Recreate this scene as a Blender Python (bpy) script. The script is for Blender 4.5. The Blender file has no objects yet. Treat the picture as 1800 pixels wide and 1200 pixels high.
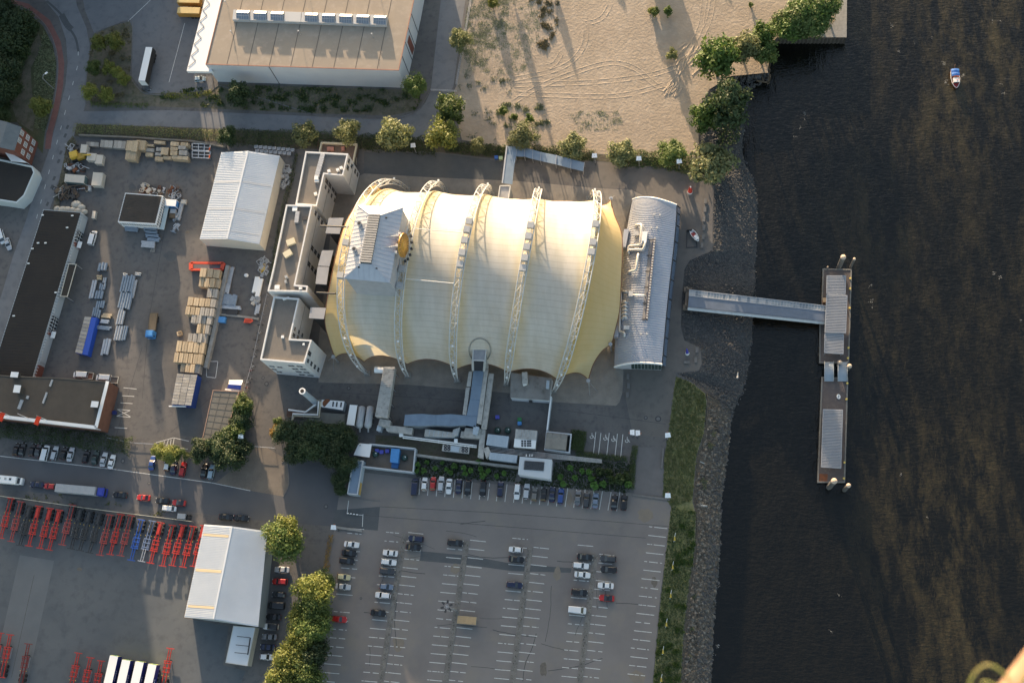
import bpy, math, random
from mathutils import Vector, Matrix
random.seed(7)
S = bpy.context.scene
COL = S.collection
# ------------------------------------------------------------------ camera (balloon height, looking almost straight down)
FPX, NX, NY, CAMH = 2045.0, 1150.0, 1215.0, 340.0
_d = Vector((NX-900, -(NY-600), -FPX)).normalized()
_wz = -_d
_wx = (Vector((1, 0, 0)) - _wz.x*_wz).normalized()
_wy = _wz.cross(_wx)
ROT = Matrix((_wx, _wy, _wz))
cam_d = bpy.data.cameras.new('camera')
cam_d.sensor_width = 36.0
cam_d.lens = FPX/1800*36
cam_d.clip_start = 0.5
cam_d.clip_end = 20000
cam_d.dof.use_dof = True
cam_d.dof.focus_distance = 345
cam_d.dof.aperture_fstop = 2.4
cam = bpy.data.objects.new('camera', cam_d)
COL.objects.link(cam)
cam.matrix_world = Matrix.Translation((0, 0, CAMH)) @ ROT.to_4x4()
S.camera = cam
# ------------------------------------------------------------------ sky, sun, exposure
SUN_EL = math.radians(8.6)
SAZ = Vector((-0.2256, 0.9742))
W = bpy.data.worlds.new('World'); S.world = W; W.use_nodes = True
nt = W.node_tree
sky = nt.nodes.new('ShaderNodeTexSky'); sky.sky_type = 'NISHITA'; sky.sun_disc = False
sky.sun_elevation = SUN_EL; sky.dust_density = 2.5; sky.ozone_density = 0.6
sky.sun_rotation = math.atan2(SAZ.x, SAZ.y)
bg = nt.nodes['Background']; bg.inputs['Strength'].default_value = 0.15
nt.links.new(sky.outputs[0], bg.inputs['Color'])
sun_d = bpy.data.lights.new('sun', 'SUN'); sun_d.energy = 5.0; sun_d.angle = math.radians(0.53)
sun_d.color = (1.0, 0.76, 0.51)
sun = bpy.data.objects.new('sun', sun_d); COL.objects.link(sun)
_tr = Vector((-SAZ.x*math.cos(SUN_EL), -SAZ.y*math.cos(SUN_EL), -math.sin(SUN_EL)))
sun.rotation_euler = _tr.to_track_quat('-Z', 'Y').to_euler()
sun.location = (-60, 300, 120)
S.view_settings.view_transform = 'Standard'
S.view_settings.look = 'None'
S.view_settings.exposure = 1.5
S.view_settings.gamma = 1.0
S.view_settings.use_curve_mapping = False
S.render.engine = 'CYCLES'

# ------------------------------------------------------------------ helpers
def P(x, y, z=0.0):
    r = ROT @ Vector((x-900, -(y-600), -FPX))
    t = (z-CAMH)/r.z
    return Vector((r.x*t, r.y*t, z))
def onwall(x, y, a, b):
    r = ROT @ Vector((x-900, -(y-600), -FPX))
    n = Vector((-(b.y-a.y), b.x-a.x, 0))
    o = Vector((0, 0, CAMH))
    t = n.dot(a-o)/n.dot(r)
    return o+r*t
def hd(x, y, dx, dy):
    a = P(x, y); b = P(x+dx, y+dy)
    return math.atan2(b.y-a.y, b.x-a.x)
def V(*a): return Vector(a)

MATS = {}
def M(name, c, c2=None, sc=0.5, rough=0.8, metal=0.0, bump=0.0, bsc=None, trans=0.0, tcol=None, rnd=0.0, c3=None, sc3=6.0, spec=None, lo=0.35, hi=0.65, bdist=0.1, coat=0.0):
    if name in MATS: return MATS[name]
    m = bpy.data.materials.new(name); m.use_nodes = True
    n = m.node_tree.nodes; l = m.node_tree.links
    p = n['Principled BSDF']; out = n['Material Output']
    p.inputs['Roughness'].default_value = rough
    p.inputs['Metallic'].default_value = metal
    if spec is not None: p.inputs['Specular IOR Level'].default_value = spec
    if coat: p.inputs['Coat Weight'].default_value = coat
    tc = n.new('ShaderNodeTexCoord')
    src = None
    def noise(scale, det=6):
        t = n.new('ShaderNodeTexNoise'); t.inputs['Scale'].default_value = scale; t.inputs['Detail'].default_value = det
        t.inputs['Roughness'].default_value = 0.62
        l.new(tc.outputs['Object'], t.inputs['Vector']); return t
    def mixc(f, a, b):
        x = n.new('ShaderNodeMix'); x.data_type = 'RGBA'
        l.new(f, x.inputs[0])
        for s, v in ((6, a), (7, b)):
            if isinstance(v, tuple): x.inputs[s].default_value = (*v, 1)
            else: l.new(v, x.inputs[s])
        return x.outputs[2]
    def ramp(t, a, b):
        r = n.new('ShaderNodeMapRange'); r.inputs[1].default_value = a; r.inputs[2].default_value = b
        l.new(t.outputs[0], r.inputs[0]); return r.outputs[0]
    if c2: src = mixc(ramp(noise(sc), lo, hi), c, c2)
    if c3: src = mixc(ramp(noise(sc3, 4), 0.5, 0.75), src if src is not None else c, c3)
    if rnd:
        oi = n.new('ShaderNodeObjectInfo'); hs = n.new('ShaderNodeHueSaturation')
        r1 = n.new('ShaderNodeMapRange'); r1.inputs[3].default_value = 1-rnd; r1.inputs[4].default_value = 1+rnd
        l.new(oi.outputs['Random'], r1.inputs[0]); l.new(r1.outputs[0], hs.inputs['Value'])
        if src is not None: l.new(src, hs.inputs['Color'])
        else: hs.inputs['Color'].default_value = (*c, 1)
        src = hs.outputs[0]
    if src is not None: l.new(src, p.inputs['Base Color'])
    else: p.inputs['Base Color'].default_value = (*c, 1)
    if bump:
        b = n.new('ShaderNodeBump'); b.inputs['Strength'].default_value = bump; b.inputs['Distance'].default_value = bdist
        l.new(noise(bsc or sc*4, 5).outputs[0], b.inputs['Height']); l.new(b.outputs[0], p.inputs['Normal'])
    if trans:
        t = n.new('ShaderNodeBsdfTranslucent'); mx = n.new('ShaderNodeMixShader'); mx.inputs[0].default_value = trans
        if tcol: t.inputs['Color'].default_value = (*tcol, 1)
        elif src is not None: l.new(src, t.inputs['Color'])
        else: t.inputs['Color'].default_value = (*c, 1)
        l.new(p.outputs[0], mx.inputs[1]); l.new(t.outputs[0], mx.inputs[2]); l.new(mx.outputs[0], out.inputs['Surface'])
    MATS[name] = m
    return m

WM = {}
def tag(o, label=None, cat=None, group=None, kind=None):
    if label: o['label'] = label
    if cat: o['category'] = cat
    if group: o['group'] = group
    if kind: o['kind'] = kind
    return o
def thing(name, label, cat, loc=(0, 0, 0), rot=0.0, group=None):
    o = bpy.data.objects.new(name, None); COL.objects.link(o)
    o.location = loc; o.rotation_euler = (0, 0, rot); o.empty_display_size = 0.5
    WM[o] = Matrix.Translation(loc) @ Matrix.Rotation(rot, 4, 'Z')
    return tag(o, label, cat, group)

class MB:
    def __init__(s): s.v = []; s.f = []; s.m = []
    def add(s, vs, fs, m=0):
        k = len(s.v); s.v += [Vector(p) for p in vs]
        s.f += [tuple(i+k for i in f) for f in fs]; s.m += [m]*len(fs); return s
    def box(s, c, d, rot=0.0, m=0):
        ca, sa = math.cos(rot), math.sin(rot); vs = []
        for z in (-.5, .5):
            for x, y in ((-.5, -.5), (.5, -.5), (.5, .5), (-.5, .5)):
                X, Y = x*d[0], y*d[1]; vs.append((c[0]+X*ca-Y*sa, c[1]+X*sa+Y*ca, c[2]+z*d[2]))
        return s.add(vs, [(3, 2, 1, 0), (4, 5, 6, 7), (0, 1, 5, 4), (1, 2, 6, 5), (2, 3, 7, 6), (3, 0, 4, 7)], m)
    def prism(s, poly, z0, z1, top=True, bot=True, m=0):
        n = len(poly); ar = sum(poly[i][0]*poly[(i+1) % n][1]-poly[(i+1) % n][0]*poly[i][1] for i in range(n))
        if ar < 0: poly = poly[::-1]
        vs = [(p[0], p[1], z0) for p in poly]+[(p[0], p[1], z1) for p in poly]
        fs = [(i, (i+1) % n, n+(i+1) % n, n+i) for i in range(n)]
        if top: fs.append(tuple(range(n, 2*n)))
        if bot: fs.append(tuple(range(n-1, -1, -1)))
        return s.add(vs, fs, m)
    def ring(s, poly, w, z0, z1, m=0):
        q = inset(poly, w); n = len(poly)
        vs = [(p[0], p[1], z) for z in (z0, z1) for p in poly]+[(p[0], p[1], z) for z in (z0, z1) for p in q]
        fs = []
        for i in range(n):
            j = (i+1) % n
            fs += [(i, j, n+j, n+i), (n+i, n+j, 3*n+j, 3*n+i), (2*n+j, 2*n+i, 3*n+i, 3*n+j), (j, i, 2*n+i, 2*n+j)]
        return s.add(vs, fs, m)
    def quad(s, a, b, c, d, m=0): return s.add([a, b, c, d], [(0, 1, 2, 3)], m)
    def slab(s, a, b, c, d, t, m=0):
        a, b, c, d = map(Vector, (a, b, c, d)); nn = (b-a).cross(d-a).normalized()*t
        if nn.z < 0: nn = -nn
        vs = [p-nn for p in (a, b, c, d)]+[a, b, c, d]
        return s.add(vs, [(3, 2, 1, 0), (4, 5, 6, 7), (0, 1, 5, 4), (1, 2, 6, 5), (2, 3, 7, 6), (3, 0, 4, 7)], m)
    def cyl(s, a, b, r, r2=None, n=8, cap=True, m=0):
        a, b = Vector(a), Vector(b); r2 = r if r2 is None else r2
        z = (b-a).normalized(); x = z.orthogonal().normalized(); y = z.cross(x); vs = []
        for p, q in ((a, r), (b, r2)):
            for i in range(n):
                t = 2*math.pi*i/n; vs.append(p+(x*math.cos(t)+y*math.sin(t))*q)
        fs = [(i, (i+1) % n, n+(i+1) % n, n+i) for i in range(n)]
        if cap: fs += [tuple(range(n-1, -1, -1)), tuple(range(n, 2*n))]
        return s.add(vs, fs, m)
    def tube(s, pts, r, n=6, m=0):
        pts = [Vector(p) for p in pts]; rings = []; k = len(pts); x = None; vs = []
        for i in range(k):
            t = (pts[min(i+1, k-1)]-pts[max(i-1, 0)]).normalized()
            if x is None: x = t.orthogonal().normalized()
            x = (x-t*x.dot(t)); x = x.normalized() if x.length > 1e-6 else t.orthogonal().normalized()
            y = t.cross(x)
            rr = r[i] if isinstance(r, (list, tuple)) else r
            for j in range(n):
                a = 2*math.pi*j/n; vs.append(pts[i]+(x*math.cos(a)+y*math.sin(a))*rr)
        fs = [(i*n+j, i*n+(j+1) % n, (i+1)*n+(j+1) % n, (i+1)*n+j) for i in range(k-1) for j in range(n)]
        fs += [tuple(range(n-1, -1, -1)), tuple(range((k-1)*n, k*n))]
        return s.add(vs, fs, m)
    def bar(s, a, b, w, h, m=0):
        a, b = Vector(a), Vector(b); t = (b-a).normalized()
        x = t.cross(Vector((0, 0, 1)))
        x = x.normalized() if x.length > 1e-4 else Vector((1, 0, 0)); y = x.cross(t)
        vs = [p+x*i*w/2+y*j*h/2 for p in (a, b) for i, j in ((-1, -1), (1, -1), (1, 1), (-1, 1))]
        return s.add(vs, [(3, 2, 1, 0), (4, 5, 6, 7), (0, 1, 5, 4), (1, 2, 6, 5), (2, 3, 7, 6), (3, 0, 4, 7)], m)
    def loft(s, rings, close=True, caps=True, m=0):
        n = len(rings[0]); vs = [p for r in rings for p in r]
        fs = []
        for i in range(len(rings)-1):
            for j in range(n if close else n-1):
                fs.append((i*n+j, i*n+(j+1) % n, (i+1)*n+(j+1) % n, (i+1)*n+j))
        if caps and close: fs += [tuple(range(n-1, -1, -1)), tuple(range((len(rings)-1)*n, len(rings)*n))]
        return s.add(vs, fs, m)
    def build(s, name, mat, parent=None, smooth=False, kind=None, label=None):
        me = bpy.data.meshes.new(name); vs = s.v
        if parent is not None:
            im = WM[parent].inverted(); vs = [im @ p for p in vs]
        me.from_pydata([tuple(p) for p in vs], [], s.f)
        for q in (mat if isinstance(mat, (list, tuple)) else [mat]): me.materials.append(q)
        if isinstance(mat, (list, tuple)): me.polygons.foreach_set('material_index', s.m)
        if smooth: me.polygons.foreach_set('use_smooth', [True]*len(s.f))
        me.update()
        o = bpy.data.objects.new(name, me); COL.objects.link(o)
        if parent is not None: o.parent = parent; WM[o] = WM[parent]
        else: WM[o] = Matrix.Identity(4)
        if kind: o['kind'] = kind
        if label: o['label'] = label
        return o

def inset(poly, w):
    n = len(poly); ar = sum(poly[i][0]*poly[(i+1) % n][1]-poly[(i+1) % n][0]*poly[i][1] for i in range(n)); sg = 1 if ar > 0 else -1
    out = []
    for i in range(n):
        p0, p1, p2 = (Vector(poly[k % n][:2]) for k in (i-1, i, i+1))
        d1 = (p1-p0).normalized(); d2 = (p2-p1).normalized()
        n1 = Vector((-d1.y, d1.x))*sg; n2 = Vector((-d2.y, d2.x))*sg
        k = 1+n1.dot(n2); out.append(p1+(n1+n2)*(w/max(k, .2)))
    return [(p.x, p.y) for p in out]
def kids(o): return list(CH.get(o, ()))
CH = {}
def copy_tree(o, parent=None):
    c = o.copy(); COL.objects.link(c)
    if parent is not None:
        c.parent = parent; c.matrix_parent_inverse = o.matrix_parent_inverse.copy()
    CH[c] = []
    for ch in CHILD(o):
        CH[c].append(copy_tree(ch, c))
    return c
def CHILD(o):
    if o in CH: return CH[o]
    CH[o] = list(o.children); return CH[o]
def recolor(o, mats):
    # mats: {part name stem: material}; material goes on the object, the mesh stays shared
    for ch in CHILD(o):
        st = ch.name.split('.')[0]
        if st in mats and ch.type == 'MESH':
            ch.material_slots[0].link = 'OBJECT'; ch.material_slots[0].material = mats[st]
        recolor(ch, mats)
_used = set()
def place(proto, loc, rot, label, group=None, mats=None, scale=None, cat=None):
    if proto not in _used: o = proto; _used.add(proto); PRO[proto] = None
    else: o = copy_tree(PROT(proto))
    o.location = loc; o.rotation_euler = (0, 0, rot)
    if scale is not None: o.scale = (scale, scale, scale) if not isinstance(scale, tuple) else scale
    o['label'] = label
    if group: o['group'] = group
    if cat: o['category'] = cat
    if mats: recolor(o, mats)
    return o
PRO = {}
def PROT(p): return p
ORD = ['first', 'second', 'third', 'fourth', 'fifth', 'sixth', 'seventh', 'eighth', 'ninth', 'tenth', 'eleventh', 'twelfth', 'thirteenth', 'fourteenth', 'fifteenth', 'sixteenth', 'seventeenth', 'eighteenth', 'nineteenth', 'twentieth', 'twenty-first', 'twenty-second', 'twenty-third', 'twenty-fourth', 'twenty-fifth']
def layer(name, pts, z, mat, kind='structure'):
    o = MB().add([P(x, y, z) for x, y in pts], [tuple(range(len(pts)))]).build(name, mat)
    me = o.data
    if me.polygons[0].normal.z < 0: me.flip_normals()
    o['kind'] = kind; return o
def strip_px(mb, pts, w, z, h=None, m=0):
    # flat ribbon (or kerb with height h) along ground pixels
    q = [P(x, y, z) for x, y in pts]
    for i in range(len(q)-1):
        t = (q[i+1]-q[i]).normalized(); x = Vector((-t.y, t.x, 0))*w/2
        if h: mb.prism([q[i]-x, q[i+1]-x, q[i+1]+x, q[i]+x], z, z+h, m=m)
        else: mb.quad(q[i]-x, q[i+1]-x, q[i+1]+x, q[i]+x, m=m)
def smooth_px(pts, n=6):
    out = []
    for i in range(len(pts)-1):
        p0 = pts[max(i-1, 0)]; p1 = pts[i]; p2 = pts[i+1]; p3 = pts[min(i+2, len(pts)-1)]
        for k in range(n):
            t = k/n
            out.append(tuple(.5*(2*p1[j]+(p2[j]-p0[j])*t+(2*p0[j]-5*p1[j]+4*p2[j]-p3[j])*t*t+(3*p1[j]-p0[j]-3*p2[j]+p3[j])*t**3) for j in range(len(p1))))
    out.append(tuple(pts[-1])); return out

# ------------------------------------------------------------------ common materials
ASPH = M('asphalt', (.102, .098, .096), (.140, .131, .125), sc=.07, rough=.9, bump=.12, bsc=3, c3=(.072, .071, .075), sc3=.5)
WHITE = M('white_paint', (.78, .78, .77), rough=.5)
LINE = M('road_marking', (.62, .61, .58), (.36, .35, .34), sc=1.5, rough=.8, lo=.5, hi=.75)
STEEL = M('galvanised_steel', (.48, .49, .5), (.38, .39, .41), sc=1.2, rough=.45, metal=.55)
DARKM = M('dark_metal', (.045, .046, .05), rough=.55, metal=.3)
GLASS = M('dark_glass', (.02, .025, .032), rough=.08, spec=.8)
RUBBER = M('rubber', (.018, .018, .019), rough=.85)
CONC = M('concrete', (.30, .29, .27), (.22, .215, .2), sc=.8, rough=.9, bump=.2, bsc=6)
WOODL = M('fresh_timber', (.47, .375, .255), (.38, .29, .185), sc=2.5, rough=.8, rnd=.18)
WOODG = M('weathered_timber', (.36, .34, .31), (.27, .25, .22), sc=2.5, rough=.85, rnd=.2)
WOODD = M('dark_timber', (.16, .11, .07), (.1, .075, .05), sc=1.5, rough=.85)
RED = M('red_paint', (.50, .035, .022), (.40, .028, .02), sc=2, rough=.5)
BLUEP = M('blue_paint', (.03, .12, .42), (.025, .09, .33), sc=2, rough=.5)
LBLUE = M('light_blue_paint', (.07, .27, .58), (.06, .22, .5), sc=2, rough=.5)
ORANGE = M('orange_paint', (.62, .10, .02), rough=.6)
YELL = M('yellow_paint', (.62, .40, .05), (.5, .32, .05), sc=1, rough=.6)
BRICK = M('red_brick', (.21, .075, .05), (.16, .06, .042), sc=1.2, rough=.9, c3=(.12, .05, .04), sc3=5)
# ================================================================== SETTING
def water_mat():
    m = bpy.data.materials.new('river_water'); m.use_nodes = True
    n = m.node_tree.nodes; l = m.node_tree.links; p = n['Principled BSDF']
    tc = n.new('ShaderNodeTexCoord')
    def mp(sx, sy, rz):
        q = n.new('ShaderNodeMapping'); q.inputs['Scale'].default_value = (sx, sy, 1); q.inputs['Rotation'].default_value = (0, 0, rz)
        l.new(tc.outputs['Object'], q.inputs['Vector']); return q.outputs[0]
    def nz(v, s, d, r=.6):
        t = n.new('ShaderNodeTexNoise'); t.inputs['Scale'].default_value = s; t.inputs['Detail'].default_value = d; t.inputs['Roughness'].default_value = r
        l.new(v, t.inputs['Vector']); return t.outputs[0]
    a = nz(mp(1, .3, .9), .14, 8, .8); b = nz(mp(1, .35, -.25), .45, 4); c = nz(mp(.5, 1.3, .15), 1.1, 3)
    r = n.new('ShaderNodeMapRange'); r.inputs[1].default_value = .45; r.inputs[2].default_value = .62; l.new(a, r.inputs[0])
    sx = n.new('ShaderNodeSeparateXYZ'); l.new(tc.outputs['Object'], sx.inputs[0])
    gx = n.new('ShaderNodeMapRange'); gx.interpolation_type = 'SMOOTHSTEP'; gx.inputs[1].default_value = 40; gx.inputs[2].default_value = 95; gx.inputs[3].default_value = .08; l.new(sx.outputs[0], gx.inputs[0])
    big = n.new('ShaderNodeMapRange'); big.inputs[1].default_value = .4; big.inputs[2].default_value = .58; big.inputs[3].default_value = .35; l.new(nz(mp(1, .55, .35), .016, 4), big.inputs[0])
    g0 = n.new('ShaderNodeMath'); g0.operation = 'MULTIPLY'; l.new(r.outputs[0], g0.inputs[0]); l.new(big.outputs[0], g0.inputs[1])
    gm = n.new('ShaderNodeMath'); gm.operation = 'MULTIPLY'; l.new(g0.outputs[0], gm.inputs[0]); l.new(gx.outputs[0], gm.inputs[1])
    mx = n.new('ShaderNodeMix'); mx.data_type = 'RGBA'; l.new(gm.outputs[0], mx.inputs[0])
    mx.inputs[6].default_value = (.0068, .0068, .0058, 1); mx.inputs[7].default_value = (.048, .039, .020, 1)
    l.new(mx.outputs[2], p.inputs['Base Color'])
    p.inputs['Roughness'].default_value = .07; p.inputs['IOR'].default_value = 1.42; p.inputs['Specular IOR Level'].default_value = .5
    s1 = n.new('ShaderNodeMath'); s1.operation = 'MULTIPLY_ADD'; s1.inputs[1].default_value = .8; l.new(b, s1.inputs[0])
    s2 = n.new('ShaderNodeMath'); s2.operation = 'MULTIPLY'; s2.inputs[1].default_value = .28; l.new(c, s2.inputs[0]); l.new(s2.outputs[0], s1.inputs[2])
    bp = n.new('ShaderNodeBump'); bp.inputs['Strength'].default_value = .7; bp.inputs['Distance'].default_value = .8
    l.new(s1.outputs[0], bp.inputs['Height']); l.new(bp.outputs[0], p.inputs['Normal'])
    return m
WATER_Z = -4.0
MB().quad((-150, -5000, WATER_Z), (6000, -5000, WATER_Z), (6000, 6000, WATER_Z), (-150, 6000, WATER_Z)).build('water', water_mat())['kind'] = 'structure'

BANK = [(1350,128,1352,140),(1285,134,1312,160),(1250,140,1312,180),(1246,160,1310,200),(1228,190,1307,225),(1228,262,1304,262),(1240,285,1310,290),(1258,312,1322,312),(1254,348,1330,345),(1253,400,1330,400),(1253,440,1329,440),(1212,458,1327,470),(1203,474,1326,492),(1199,520,1325,520),(1197,575,1322,570),(1203,598,1320,600),(1232,612,1318,618),(1234,640,1316,645),(1228,652,1310,672),(1189,656,1304,695),(1215,670,1298,705),(1240,690,1290,720),(1243,705,1285,730),(1238,760,1281,770),(1225,800,1276,810),(1218,880,1266,880),(1224,905,1266,905),(1222,960,1264,960),(1212,1020,1260,1020),(1203,1100,1252,1100),(1197,1200,1248,1200),(1185,1400,1236,1400)]
top = [(1492,-330),(1488,66),(1366,66),(1353,78)]
g = [P(x, y) for x, y in top]+[P(q[0], q[1]) for q in BANK]
g = [Vector((900, 5000, 0))]+g+[Vector((-5, -5000, 0)), Vector((-6000, -5000, 0)), Vector((-6000, 5000, 0))]
o = MB().add(g, [tuple(range(len(g)))]).build('ground', ASPH)
if o.data.polygons[0].normal.z < 0: o.data.flip_normals()
o['kind'] = 'structure'
# quay walls (sheet piling) where the land drops straight into the river
SHEET = M('rusty_sheet_piling', (.09, .075, .06), (.055, .045, .04), sc=.6, rough=.85)
mb = MB()
qq = [(1492,-330),(1488,66),(1366,66),(1353,78),(1350,128),(1285,134)]
for i in range(len(qq)-1):
    a, b = P(*qq[i]), P(*qq[i+1]); L = (b-a).length; t = (b-a)/L; nn = Vector((-t.y, t.x, 0)); k = max(2, int(L/.6))
    vs = []
    for j in range(k+1):
        q = a+t*L*j/k-nn*(.25 if j % 2 else -.05)
        vs += [(q.x, q.y, -.02), (q.x, q.y, -6.5)]
    mb.add(vs, [(2*j, 2*j+2, 2*j+3, 2*j+1) for j in range(k)])
tag(mb.build('quay_wall', SHEET), kind='structure')
BASALT = M('basalt_revetment', (.040, .041, .044), (.085, .082, .078), sc=1.2, rough=.9, bump=.9, bsc=2.5, bdist=.4, c3=(.02, .02, .022), sc3=2)
RIP = M('rubble_bank', (.085, .073, .058), (.05, .044, .036), sc=.5, rough=.95, bump=1, bsc=1.5, bdist=.4, c3=(.15, .135, .11), sc3=1.6)
def bankslope(name, rows, mat):
    NS = 8; vs = []; fs = []
    for q in rows:
        a = P(q[0], q[1], -.004); b = P(q[2], q[3], WATER_Z)
        for k in range(NS+1):
            t = k/NS*1.35; pt = a.lerp(b, t); pt.z += .35*math.sin(min(t, 1)*math.pi)+(random.uniform(-.12, .12) if 0 < k else 0); vs.append(pt)
    m = NS+1
    for i in range(len(rows)-1):
        for k in range(NS): fs.append((i*m+k, (i+1)*m+k, (i+1)*m+k+1, i*m+k+1))
    o = MB().add(vs, fs).build(name, mat)
    if sum(p.normal.z for p in o.data.polygons) < 0: o.data.flip_normals()
    o['kind'] = 'structure'
def dens(rows, n=4):
    return smooth_px(rows, n) if n > 1 else rows
bankslope('stone_bank', [tuple(map(float, q)) for q in BANK[1:22]], BASALT)
bankslope('rubble_bank', dens(BANK[21:], 4), RIP)

STONE_L = M('pale_rubble_stone', (.125, .106, .085), (.058, .05, .041), sc=.6, rough=.95, c3=(.31, .28, .24), sc3=1.1)
STONE_D = M('basalt_stone', (.055, .055, .058), (.095, .09, .085), sc=.8, rough=.9)
def stones(name, rows, n, smin, smax, mat, t0=0.0, t1=1.0):
    vs = []; fs = []
    base = [Vector(p).normalized() for p in ((0, 0, 1), (.9, 0, .2), (.28, .85, .2), (-.72, .53, .2), (-.72, -.53, .2), (.28, -.85, .2), (0, 0, -.6))]
    bf = [(0, 1, 2), (0, 2, 3), (0, 3, 4), (0, 4, 5), (0, 5, 1), (6, 2, 1), (6, 3, 2), (6, 4, 3), (6, 5, 4), (6, 1, 5)]
    seg = []; tot = 0
    for i in range(len(rows)-1):
        tot += (P(rows[i+1][2], rows[i+1][3])-P(rows[i][2], rows[i][3])).length; seg.append(tot)
    for _ in range(n):
        u = random.uniform(0, tot); i = next(k for k, s in enumerate(seg) if s >= u); f = random.random()
        q = [rows[i][k]*(1-f)+rows[i+1][k]*f for k in range(4)]
        t = random.uniform(t0, t1); a = P(q[0], q[1]); b = P(q[2], q[3], WATER_Z); c = a.lerp(b, t); c.z += .35*math.sin(t*math.pi)
        s = random.uniform(smin, smax)*(1 if random.random() < .9 else 1.5); r = Matrix.Rotation(random.uniform(0, 6.3), 3, 'Z') @ Matrix.Rotation(random.uniform(-.6, .6), 3, 'X')
        k0 = len(vs); sx, sy, sz = s*random.uniform(.7, 1.3), s*random.uniform(.7, 1.2), s*random.uniform(.5, .8)
        vs += [c+r @ Vector((p.x*sx*random.uniform(.8, 1.2), p.y*sy, p.z*sz)) for p in base]; fs += [tuple(x+k0 for x in F) for F in bf]
    o = MB(); o.v = vs; o.f = fs; o.m = [0]*len(fs)
    return tag(o.build(name, mat), kind='stuff')
stones('rubble_stones', BANK[22:], 6500, .18, .5, STONE_L, .12, 1.02)
stones('rubble_stones', BANK[20:], 2500, .2, .55, STONE_D, .5, 1.08)
stones('basalt_stones', BANK[6:21], 5200, .15, .36, STONE_D, .02, 1.03)
stones('basalt_stones', BANK[8:21], 330, .15, .3, STONE_L, .01, .22)
stones('basalt_stones', BANK[:7], 700, .2, .5, STONE_D, .1, 1.05)

# ---- ground covers, each a few millimetres above the one below
def sand_mat():
    m = M('sand', (.365, .295, .225), (.305, .245, .185), sc=.09, rough=.95, bump=.8, bsc=1.1, bdist=.22, c3=(.41, .335, .26), sc3=.35)
    return m
SAND = sand_mat()
SOIL = M('dark_soil', (.085, .072, .055), (.1, .092, .062), sc=.4, rough=.95, bump=.8, bsc=1.5, bdist=.3, c3=(.045, .06, .025), sc3=.8)
DIRT = M('dry_dirt', (.16, .135, .105), (.09, .085, .055), sc=.25, rough=.95, bump=.6, bsc=2, bdist=.2, c3=(.05, .065, .028), sc3=.6)
GRASS = M('grass_ground', (.135, .15, .055), (.215, .195, .1), sc=.16, rough=.95, bump=1, bsc=2.5, bdist=.3, c3=(.04, .062, .018), sc3=.7)
DGRASS = M('rank_grass_ground', (.05, .07, .028), (.095, .09, .048), sc=.15, rough=.95, bump=1, bsc=2, bdist=.4)
ROAD = M('road_asphalt', (.155, .16, .17), (.19, .192, .198), sc=.12, rough=.88, bump=.1, bsc=4, c3=(.125, .128, .138), sc3=.35)
LOT = M('car_park_asphalt', (.160, .145, .138), (.205, .186, .174), sc=.05, rough=.92, bump=.12, bsc=4, c3=(.215, .19, .16), sc3=.12)
PATCH = M('fresh_asphalt_patch', (.078, .084, .088), (.093, .097, .1), sc=.4, rough=.9)
GRAVEL = M('cobble_bed', (.255, .228, .197), (.19, .17, .148), sc=.35, rough=.95, bump=.45, bsc=4.5, bdist=.12, c3=(.27, .245, .205), sc3=3.5)
PAVER = M('paving_slabs', (.15, .138, .125), (.12, .112, .103), sc=.3, rough=.9, bump=.1, bsc=5)
REDP = M('red_cycle_paving', (.22, .10, .085), (.17, .082, .07), sc=.6, rough=.9)
BRN = M('brown_setts', (.19, .16, .13), (.14, .12, .1), sc=.22, rough=.92, bump=.2, bsc=6, c3=(.2, .175, .145), sc3=2.5)
KERB = M('kerb_stone', (.17, .165, .16), (.135, .13, .125), sc=1, rough=.9)
layer('sand_field', [(850,-330),(828,0),(803,150),(792,172),(800,196),(812,246),(900,262),(1080,272),(1105,300),(1235,272),(1228,262),(1228,190),(1246,158),(1285,134),(1350,128),(1353,78),(1366,66),(1488,66),(1492,-330)], .006, SAND)
layer('quay_apron', [(1492,-330),(1488.2,66),(1432,66),(1468,38),(1470,-330)], .012, CONC)
layer('road', [(30,-60),(78,0),(103,30),(116,70),(119,110),(115,150),(103,200),(85,268),(63,330),(45,390),(23,450),(2,520),(-30,610),(20,610),(35,520),(57,450),(79,390),(101,330),(121,268),(146,200),(158,150),(161,100),(152,50),(135,10),(125,-60)], .010, ROAD)
layer('access_road', [(146,196),(300,194),(560,205),(690,210),(733,196),(748,180),(757,160),(775,0),(780,-100),(822,-100),(818,0),(797,152),(789,168),(785,188),(778,245),(740,246),(690,242),(560,232),(400,226),(140,218)], .008, ROAD)
layer('lorry_yard', [(240,-80),(430,-80),(385,60),(372,158),(330,164),(262,164),(245,152),(232,135),(233,50),(228,36),(200,44),(166,60),(150,20),(130,-80)], .005, M('lorry_yard_asphalt', (.14, .145, .155), (.165, .168, .175), sc=.1, rough=.9, bump=.1, bsc=3, c3=(.115, .118, .126), sc3=.5))
layer('trailer_yard', [(-400,880),(0,876),(150,899),(352,928),(322,1086),(402,1100),(392,1168),(432,1178),(400,1260),(-400,1260)], .005, M('trailer_yard_asphalt', (.088, .098, .108), (.112, .12, .127), sc=.06, rough=.9, bump=.1, bsc=3, c3=(.075, .082, .09), sc3=.3))
layer('asphalt_lane', [(35,975),(95,985),(50,1190),(45,1230),(-30,1230),(0,1130)], .009, M('lane_asphalt', (.118, .127, .135), (.135, .143, .15), sc=.15, rough=.9))
layer('cycle_path', [(-20,2),(0,4),(45,15),(78,42),(96,78),(102,112),(100,150),(93,190),(82,232),(79,262),(89,262),(93,232),(104,190),(111,150),(113,112),(107,74),(88,36),(50,7),(0,-6),(-20,-8)], .014, REDP)
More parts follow.
